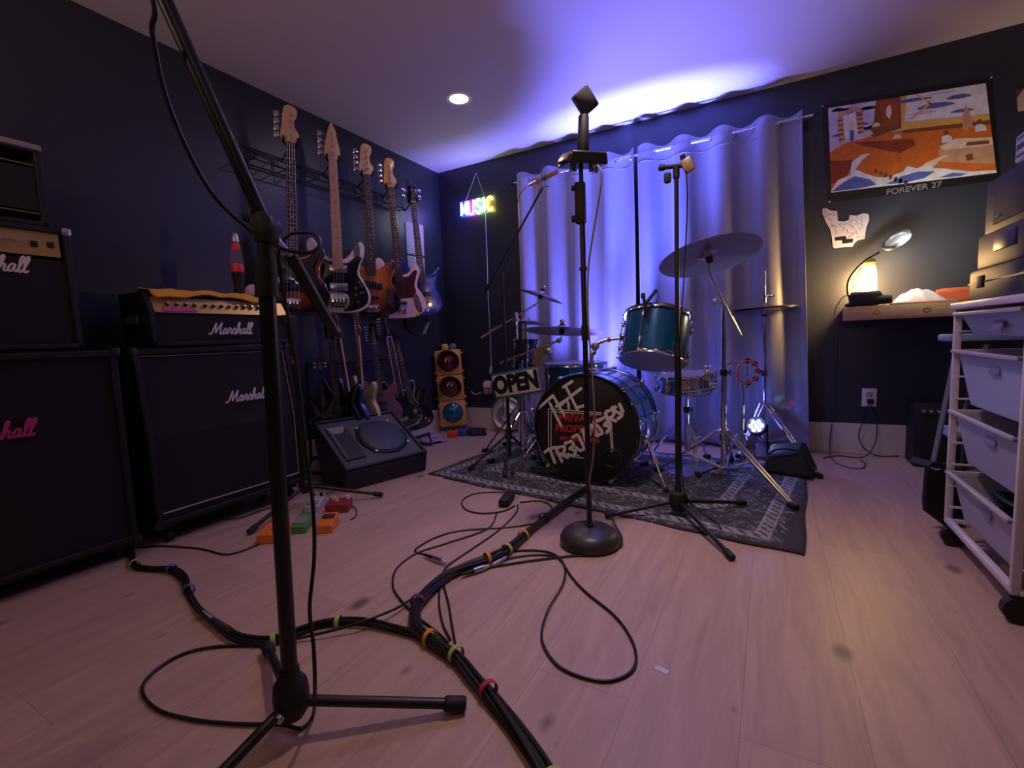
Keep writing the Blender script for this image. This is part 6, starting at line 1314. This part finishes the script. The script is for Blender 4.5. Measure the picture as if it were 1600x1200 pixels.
# plastic bag
q0, q1 = P(1396, 468, y=3.56), P(1484, 462, y=3.56); mb = MB(); g = []
for i in range(21):
    row = []
    for j in range(13):
        u, v = i/20, j/12; h_ = .085*(math.sin(PI*u)**.7)*math.sin(PI*v)**.8*(1.1-.25*u)+.006*math.sin(u*23+v*9)*math.sin(PI*v)*math.sin(PI*u)+.004*math.sin(v*31-u*13)*math.sin(PI*u)
        row.append(mb.bm.verts.new((q0.x+(q1.x-q0.x)*u, 3.52+.15*v, SZ1+.002+max(0, h_))))
    g.append(row)
for i in range(20):
    for j in range(12): mb.bm.faces.new((g[i][j], g[i+1][j], g[i+1][j+1], g[i][j+1]))
o = mb.build('plastic_bag', mat('crinkled clear plastic', (.75, .72, .72), .25, alpha=.5, bump=.8, bscale=40), ang=180); s = o.modifiers.new('t', 'SOLIDIFY'); s.thickness = .001; tag(o, 'crumpled clear plastic bag lying on the pine shelf', 'bag')
qb = P(1440, 470, y=3.53); tag(MB().box((qb.x, 3.53, SZ1+.006), (.30, .05, .010), rot=(0, 0, .03), bev=.002).build('wooden_stick', MAPLE), 'flat pale wooden strip lying at the front of the pine shelf', 'stick')
q = P(1488, 455, y=3.62); mb = MB(); mb.hexa([(q.x-.07, 3.56, SZ1+.001), (q.x+.10, 3.56, SZ1+.001), (q.x+.10, 3.70, SZ1+.001), (q.x-.07, 3.70, SZ1+.001)], [(q.x-.09, 3.58, SZ1+.075), (q.x+.10, 3.60, SZ1+.06), (q.x+.09, 3.68, SZ1+.09), (q.x-.04, 3.67, SZ1+.085)])
tag(mb.build('folded_cloth', mat('orange cloth', (.50, .09, .03), .8, bump=.5, bscale=30), bev=.012), 'orange-red folded cloth at the back of the pine shelf beside the stacked gear', 'cloth')

# ------------------------------------------------------------------ poster, second poster, pickguard on the wall
PY = BY-.004
def wq(px, py, dy=0): p_ = P(px, py, y=PY-dy); return p_
t = thing('poster', 'framed orange desert landscape poster lettered FOREVER 27 above the pine shelf', 'poster', tuple(wq(1424, 220)))
fr = [wq(1283, 163), wq(1549, 120), wq(1562, 281), wq(1295, 317)]
mb = MB(); mb.hexa([p_ for p_ in fr], [p_+Vector((0, .003, 0)) for p_ in fr]); mb.build('black_border', mat('black poster border', (.012, .012, .013), .35), t, world=True, smooth=False)
I4 = [wq(1294, 169), wq(1540, 130), wq(1557, 270), wq(1299, 301)]
def ip(u, v, l):    # picture coordinates: u to the right, v down
    a = I4[0].lerp(I4[1], u); b = I4[3].lerp(I4[2], u); p_ = a.lerp(b, v); return (p_.x, PY-.0006-.0002*l, p_.z)
PM = [mat('poster '+n, tuple(min(.9, v*1.55) for v in c), .4, noise=.35, nscale=22) for n, c in (('pale sky', (.42, .40, .52)), ('orange ground', (.48, .12, .015)), ('dark orange', (.28, .06, .012)), ('brown', (.17, .055, .018)), ('cloud', (.66, .62, .62)), ('blue', (.07, .10, .30)), ('yellow edge', (.60, .34, .06)), ('tan', (.45, .25, .14)), ('deep red ground', (.20, .035, .01)), ('pale cream', (.62, .48, .32)), ('denim', (.05, .10, .22)))]
pb = MB()
def poly(mi, l, pts):
    f = pb.bm.faces.new([pb.bm.verts.new(ip(u, v, l)) for u, v in pts]); f.material_index = mi
    f.normal_update()
    if f.normal.y > 0: f.normal_flip()
rnd = random.Random(4)
poly(0, 0, [(0, 0), (1, 0), (1, 1), (0, 1)])
for k in range(14): u, v = rnd.random()*.35, rnd.random()*.36; poly(5 if k % 2 else 4, 1, sm_ := [(u+.06*math.cos(a)*(1+.3*math.sin(3*a)), v+.022*math.sin(a)) for a in [i*PI/5 for i in range(10)]]) if u > .06 and v > .03 else None
poly(1, 2, [(0, .52), (.1, .44), (.3, .40), (1, .34), (1, .98), (.9, .97), (.78, .90), (.72, .93), (.60, .92), (.52, .96), (.40, .97), (.34, 1.0), (.20, .98), (.12, .80), (.10, .90), (0, .98)])
poly(8, 3, [(0, .62), (.22, .66), (.14, .74), (.10, .86), (0, .9)])
poly(3, 3, [(.33, .0), (.50, .0), (.48, .36), (.30, .42), (.27, .36), (.31, .22)])
poly(2, 4, [(.35, .02), (.48, .02), (.465, .30), (.37, .32)]); poly(4, 5, [(.395, .10), (.42, .07), (.43, .16), (.41, .24), (.39, .18)])
poly(6, 4, [(.49, 0), (.53, 0), (.50, .30), (1, .35), (1, .41), (.48, .38)])
poly(4, 4, [(.53, 0), (1, 0), (1, .34), (.505, .29)])
for a_, b_, c_, d_ in ((.56, .06, .24, .02), (.70, .16, .22, .03), (.84, .10, .14, .025), (.62, .22, .16, .018), (.85, .26, .13, .02), (.74, .03, .18, .014)): poly(5 if d_ > .019 else 0, 5, [(a_+c_*.5*math.cos(q_)*(1+.2*math.sin(3*q_)), b_+d_*math.sin(q_)) for q_ in [i*PI/6 for i in range(12)]])
poly(6, 6, [(.58, .0), (.595, .0), (.68, .13), (.665, .14)]); poly(6, 6, [(.665, .12), (.68, .13), (.55, .28), (.535, .27)])
poly(3, 5, [(.48, .385), (1, .41), (1, .46), (.49, .42)])
# stone arch at the left
for pts in ([(.06, .10), (.08, .06), (.14, .06), (.17, .02), (.22, .06), (.24, .10), (.22, .13), (.19, .09), (.16, .08), (.12, .11), (.08, .14)], [(.06, .14), (.10, .13), (.11, .40), (.07, .45)], [(.19, .12), (.23, .11), (.24, .34), (.20, .36)]): poly(7, 6, pts)
poly(4, 5, [(.10, .12), (.19, .09), (.20, .36), (.11, .40)])
for k in range(5): poly(3, 7, [(.062, .16+k*.055), (.10, .155+k*.055), (.10, .175+k*.055), (.062, .18+k*.055)]); poly(3, 7, [(.195, .13+k*.05), (.235, .125+k*.05), (.235, .145+k*.05), (.195, .15+k*.05)])
poly(9, 8, [(.14, .22), (.155, .17), (.17, .21), (.172, .30), (.14, .31)]); poly(10, 8, [(.142, .30), (.172, .30), (.168, .42), (.145, .43)])
poly(8, 4, [(.17, .44), (.40, .48), (.55, .50), (.56, .57), (.46, .64), (.36, .58), (.20, .48)])
for a_, b_ in ((.32, .25), (.45, .42), (.27, .33)): poly(9, 8, [(a_-.03, b_+.05), (a_-.01, b_), (a_+.02, b_+.01), (a_+.03, b_+.05)])
# table and figures at the right (generic)
poly(7, 6, [(.69, .66), (.76, .60), (1, .68), (1, .90), (.70, .80)]); poly(9, 7, [(.70, .63), (.80, .56), (1, .60), (1, .69), (.72, .67)])
for a_, b_ in ((.745, .47), (.94, .40)): poly(4, 8, [(a_-.03, b_+.12), (a_-.025, b_+.05), (a_, b_+.03), (a_+.03, b_+.06), (a_+.035, b_+.12)]); poly(3, 9, [(a_-.012, b_+.04), (a_-.014, b_), (a_, b_-.02), (a_+.014, b_), (a_+.012, b_+.04)])
poly(7, 7, [(.84, .47), (.855, .30), (.875, .20), (.895, .30), (.90, .44), (.93, .48), (.88, .46), (.86, .50)])
poly(3, 8, [(.86, .62), (.98, .63), (.98, .67), (.85, .66)]); poly(9, 8, [(.60, .80), (.70, .74), (.76, .73), (.70, .78), (.66, .84), (.61, .86)]); poly(3, 8, [(.84, .76), (.88, .75), (.885, .82), (.85, .83)])
# jagged foreground edge over sky
edge = [(0, .97), (.05, .86), (.13, .82), (.15, .66), (.22, .60), (.27, .60), (.22, .66), (.17, .76), (.24, .83), (.30, .88), (.36, .90), (.42, .88), (.47, .86), (.50, .80), (.56, .84), (.62, .80), (.66, .86), (.72, .88), (.78, .92), (.86, .95), (1, .97), (1, 1), (0, 1)]
poly(4, 9, edge); poly(5, 10, [(.0, .99), (.08, .90), (.16, .84), (.26, .90), (.30, .97), (.20, .99)]); poly(5, 10, [(.36, .98), (.46, .91), (.56, .88), (.66, .90), (.60, .96), (.48, .99)]); poly(5, 10, [(.68, .98), (.76, .94), (.84, .97), (.80, .99)])
for k in range(10): u = .20+k*.03; poly(3, 10, [(u, .60+abs(k-2)*.03+.17*(k > 1)), (u+.02, .60+abs(k-2)*.03+.15*(k > 1)), (u+.025, .64+abs(k-2)*.03+.15*(k > 1)), (u+.005, .65+abs(k-2)*.03+.17*(k > 1))]) if k > 2 else None
for f in pb.bm.faces: pass
me = bpy.data.meshes.new('printed_picture'); bmesh.ops.transform(pb.bm, matrix=WM[t.name].inverted(), verts=pb.bm.verts); bmesh.ops.triangulate(pb.bm, faces=pb.bm.faces); pb.bm.to_mesh(me); pb.bm.free()
for m_ in PM: me.materials.append(m_)
o = bpy.data.objects.new('printed_picture', me); C.objects.link(o); o.parent = t
ta, tb_ = wq(1385, 303, .001), wq(1471, 290, .001); TF2 = frame(tuple((ta+tb_)/2+Vector((0, -.0012, .008))), tb_-ta, (0, 0, 1))
mb = MB(); mb.add(text_bm('FOREVER 27', .052, .0006, .0008, 1.0)); bb = [v.co.x for v in mb.bm.verts]; sc_ = (tb_-ta).length/(max(bb)-min(bb)); bmesh.ops.scale(mb.bm, vec=(sc_, 1, .9), verts=mb.bm.verts)
mb.build('title_lettering', mat('silver grey ink', (.28, .27, .29), .4), t, world=True, xf=TF2, smooth=False)
for q in ((1285, 166), (1549, 121), (1296, 315), (1560, 279)): p_ = wq(*q, .003); MB().lathe([(0, .004), (.004, .003), (.005, 0), (0, 0)], p_, (0, -1, 0), 12).build('pin', WHITEP, t, world=True)
t = thing('photo_print', 'small pale print with brown corner on the wall, cut by the right edge', 'picture', tuple(wq(1600, 156)))
c4 = [wq(1588, 140), wq(1640, 132), wq(1644, 166), wq(1591, 174)]; MB().hexa(c4, [p_+Vector((0, .003, 0)) for p_ in c4]).build('sheet', mat('pale cream print', (.55, .45, .34), .5), t, world=True, smooth=False)
c4 = [wq(1587.7, 139.7, .0008), wq(1600, 138, .0008), wq(1590, 152, .0008), wq(1588.6, 154, .0008)]; MB().hexa(c4, [p_+Vector((0, .0007, 0)) for p_ in c4]).build('brown_corner', mat('brown ink', (.14, .05, .02), .5), t, world=True, smooth=False)
# signed pickguard
t = thing('signed_pickguard', 'white guitar pickguard covered in black signatures, pinned below the poster', 'pickguard', tuple(wq(1322, 356)))
OL = [(1285, 326), (1290, 325), (1299, 329.5), (1308, 330), (1309, 345), (1318, 346.5), (1326, 344), (1327.5, 336), (1338, 337), (1350, 333), (1357, 335), (1358, 343), (1354, 354), (1352, 363), (1351, 373), (1340, 375.5), (1335, 380), (1332, 385.5), (1322, 385.5), (1304, 388), (1301, 385), (1300, 372), (1297, 358), (1290, 346), (1285, 334)]
c0 = wq(1322, 356); o2 = [(wq(x, y).x-c0.x, wq(x, y).z-c0.z) for x, y in OL]
MB().prism(o2, .003, Matrix.Translation((c0.x, PY-.003, c0.z))).build('plate', mat('white pickguard plastic', (.62, .56, .62), .3), t, world=True, smooth=False)
hl_ = [(1304, 371), (1321, 368.5), (1323, 373.5), (1333, 373), (1332.5, 379), (1316, 381), (1315, 375.5), (1304.5, 376.5)]
MB().prism([(wq(x, y).x-c0.x, wq(x, y).z-c0.z) for x, y in hl_], .001, Matrix.Translation((c0.x, PY-.0035, c0.z))).build('pickup_cutout', BLK, t, world=True, smooth=False)
mb = MB(); rnd = random.Random(11)
for (x, y) in [(1289, 329), (1291, 337), (1297, 335), (1305, 335), (1296, 343), (1300, 351), (1304, 354), (1306, 362), (1313, 352), (1317, 358), (1322, 350), (1324, 361), (1330, 345), (1330, 353), (1332, 365), (1338, 347), (1346, 342), (1348, 352), (1343, 358), (1338, 362), (1341, 370), (1347, 371), (1303, 382), (1329, 369), (1340, 340)]:
    pp = []; n_ = rnd.randint(5, 8); an = rnd.uniform(-.8, .8) if rnd.random() < .6 else 1.4; L_ = rnd.uniform(5, 9)
    for i in range(n_): s_ = (i/(n_-1)-.5)*L_; w2_ = rnd.uniform(-1.6, 1.6); pp.append(wq(x+s_*math.cos(an)-w2_*math.sin(an), y+s_*math.sin(an)+w2_*math.cos(an), .0042))
    pts = smooth_path(pp, 3); 
    mb.tube(pts, .0007, 4, cap=False)
so = mb.build('signatures', mat('black marker ink', (.02, .02, .03), .6), t, world=True); so['kind'] = 'stuff'

# ------------------------------------------------------------------ cables on the floor
def fl(pts, z=.006): return [P(p[0], p[1], z=(p[2] if len(p) > 2 else z)) for p in pts]
def bundle(name, label, pts, n, rad, r, ties, seed, z=.012):
    rnd = random.Random(seed); path = smooth_path(fl(pts, z), 10); t = thing(name, label, 'cable bundle', (path[len(path)//2].x, path[len(path)//2].y, 0))
    cum = [0]
    for i in range(1, len(path)): cum.append(cum[-1]+(path[i]-path[i-1]).length)
    for k in range(n):
        ph = 2*PI*k/n; tw = rnd.uniform(2.5, 5); pp = []
        for i, p_ in enumerate(path):
            tn = (path[min(i+1, len(path)-1)]-path[max(i-1, 0)]).normalized(); sd = Vector((-tn.y, tn.x, 0))
            a = ph+tw*cum[i]; rr = rad*(1 if k < n-1 else .25)*(1+.25*math.sin(cum[i]*9+k))
            pp.append(Vector((p_.x, p_.y, 0))+sd*math.cos(a)*rr*1.25+Vector((0, 0, max(r+.001, rad*.9+r+math.sin(a)*rr*.9))))
        MB().tube(pp, r, 7).build('cable', CABLE, t, world=True)
    for (f_, m_) in ties:
        i = min(int(f_*(len(path)-2)), len(path)-2); tn = (path[i+1]-path[i]).normalized(); c_ = Vector((path[i].x, path[i].y, rad*1.28+r*.95)); R_ = rad*1.28+r*.95
        MB().lathe([(R_+.001, -.007), (R_+.003, -.006), (R_+.003, .006), (R_+.001, .007), (R_-.001, 0)], c_, tn, 22, True).build('cable_tie', m_, t, world=True)
    return t
OT = mat('orange velcro', (.70, .30, .06), .7); LT = mat('lime velcro', (.38, .55, .10), .7); RT = mat('crimson velcro', (.50, .03, .05), .7); BT = mat('blue velcro', (.04, .12, .45), .7)
bundle('cable_bundle', 'thick bundle of black cables running from the bass drum, with coloured ties', [(918, 762, .02), (888, 784), (850, 812), (826, 832), (798, 858), (772, 872), (735, 885), (700, 900), (676, 918), (660, 935), (648, 955), (652, 985), (682, 1008), (716, 1030), (745, 1062), (776, 1100), (812, 1146), (846, 1196), (870, 1240)], 8, .0120, .0057, [(.115, RUB), (.185, OT), (.235, LT), (.30, OT), (.535, mat('plum tie', (.12, .03, .06), .7)), (.655, OT), (.725, LT), (.82, RT), (.985, LT)], 1)
bundle('cable_bundle', 'thinner bundle of black cables winding from the left cabinet, with blue ties', [(196, 850), (205, 866), (212, 884), (236, 888), (268, 890), (288, 904), (296, 925), (312, 952), (345, 978), (372, 996), (420, 1002), (452, 992), (500, 976), (540, 972), (580, 974), (620, 982), (655, 992)], 6, .0085, .0048, [(.12, LT), (.255, BT), (.375, BT), (.645, LT), (.80, LT)], 2)
def xlr(name, label, a, b, bodym, col2=None, r=.0085, group=None):
    a, b = P(*a, z=.014), P(*b, z=.014); d = (b-a).normalized(); L_ = (b-a).length; t = thing('cable_connector', label, 'cable connector', tuple(a), group=group)
    MB().tube([a, a+d*.012, a+d*L_*.42], [.004, .006, r*.9], 14).build('boot', bodym, t, world=True)
    MB().tube([a+d*L_*.42, a+d*L_*.44, a+d*L_*.78], [r, r, r], 16).build('shell', DCHROME, t, world=True)
    if col2: MB().cyl(a+d*L_*.78, b, r*.95, r*.5, 14).build('coloured_sleeve', col2, t, world=True)
XG = 'cable connectors on the floor'
SILV = mat('pale silver sleeve', (.6, .58, .62), .35, .4)
xlr('x', 'black and brass cable connector at the upper left of the cable tangle', (662, 866), (700, 880), RUB, SILV, group=XG)
xlr('x', 'silver cable connector with blue sleeve left of the main bundle', (648, 936), (688, 908), SILV, mat('blue plastic sleeve', (.03, .10, .45), .4), group=XG)
xlr('x', 'bronze cable connector lying against the right side of the main bundle', (722, 898), (764, 884), RUB, SILV, r=.010, group=XG)
xlr('x', 'silver and blue cable connector tied to the winding left bundle', (314, 955), (360, 988), SILV, BRASS, r=.009, group=XG)
xlr('x', 'slim silver cable plug on the main bundle near the round base', (770, 882), (796, 868), SILV, RUB, r=.006, group=XG)
for pts, lb, r in (
    ([(700, 902), (740, 878), (790, 863), (838, 860), (868, 867), (882, 885), (880, 912), (858, 950), (847, 985), (850, 1010), (872, 1040), (910, 1058), (950, 1064), (983, 1052), (994, 1030), (986, 998), (960, 962), (915, 925), (892, 900), (878, 878), (862, 868), (820, 868), (760, 880)], 'black cable making the large teardrop loop at the centre of the floor', .0042),
    ([(955, 806, .03), (962, 822, .022), (972, 842, .02), (964, 858), (940, 866), (890, 869), (830, 876), (780, 884), (720, 894)], 'black cable leaving the round base toward the main bundle', .0042),
    ([(812, 773, .02), (800, 770, .02), (770, 769), (740, 772), (722, 783), (728, 796), (752, 802), (785, 799), (805, 790)], 'thin black cable loop beside the black power block at the rug edge', .0036),
    ([(809, 788), (806, 802), (780, 828), (740, 856), (700, 884), (690, 905), (686, 940), (692, 975), (704, 1000)], 'thin black cable crossing from the power block down into the main bundle', .0036),
    ([(812, 785), (845, 783), (862, 792), (858, 806), (838, 817), (790, 824), (720, 829), (680, 840), (652, 856), (650, 862), (662, 866)], 'thin black cable sweeping left from under the rug to the upper connector', .0036),
    ([(776, 802), (762, 826), (700, 848), (652, 864), (620, 888), (614, 915), (625, 936), (650, 962), (680, 985), (700, 1004)], 'thin black cable arcing around the left of the cable tangle', .0036),
    ([(690, 905), (700, 940), (706, 975), (712, 1010)], 'thin black cable hanging between the connector and the thick bundle', .0036),
    ([(204, 856), (250, 853), (310, 857), (350, 866), (375, 862), (405, 850)], 'black cable from the left cabinet to the large orange pedal', .0036)):
    tag(MB().tube(smooth_path(fl(pts, r+.001), 10), r, 7).build('cable', CABLE), lb, 'cable', 'loose black cables on the floor')
q = P(795, 778, z=.02); mb = MB(); mb.box((0, 0, .022), (.055, .15, .04), bev=.012); tag(mb.build('power_block', RUB, xf=Matrix.Translation((q.x, q.y-.02, 0)) @ Matrix.Rotation(.25, 4, 'Z')), 'black power block lying at the front left edge of the rug', 'power block')
mb = MB(); q = P(1034, 1047, z=0); mb.box((0, 0, .0008), (.034, .016, .0012)); tag(mb.build('tape_scrap', mat('pale tape', (.60, .58, .75), .5), xf=Matrix.Translation((q.x, q.y, 0)) @ Matrix.Rotation(-.25+yaw*0, 4, 'Z'), smooth=False), 'scrap of pale tape on the bare floor right of the cable loop', 'tape')
q = P(687, 747, z=0); tag(MB().box((q.x, q.y, .002), (.035, .018, .003), rot=(0, 0, .3)).build('paper_scrap', mat('white scrap', (.65, .6, .62), .6), smooth=False), 'tiny white paper scrap at the left corner of the rug', 'paper scrap')
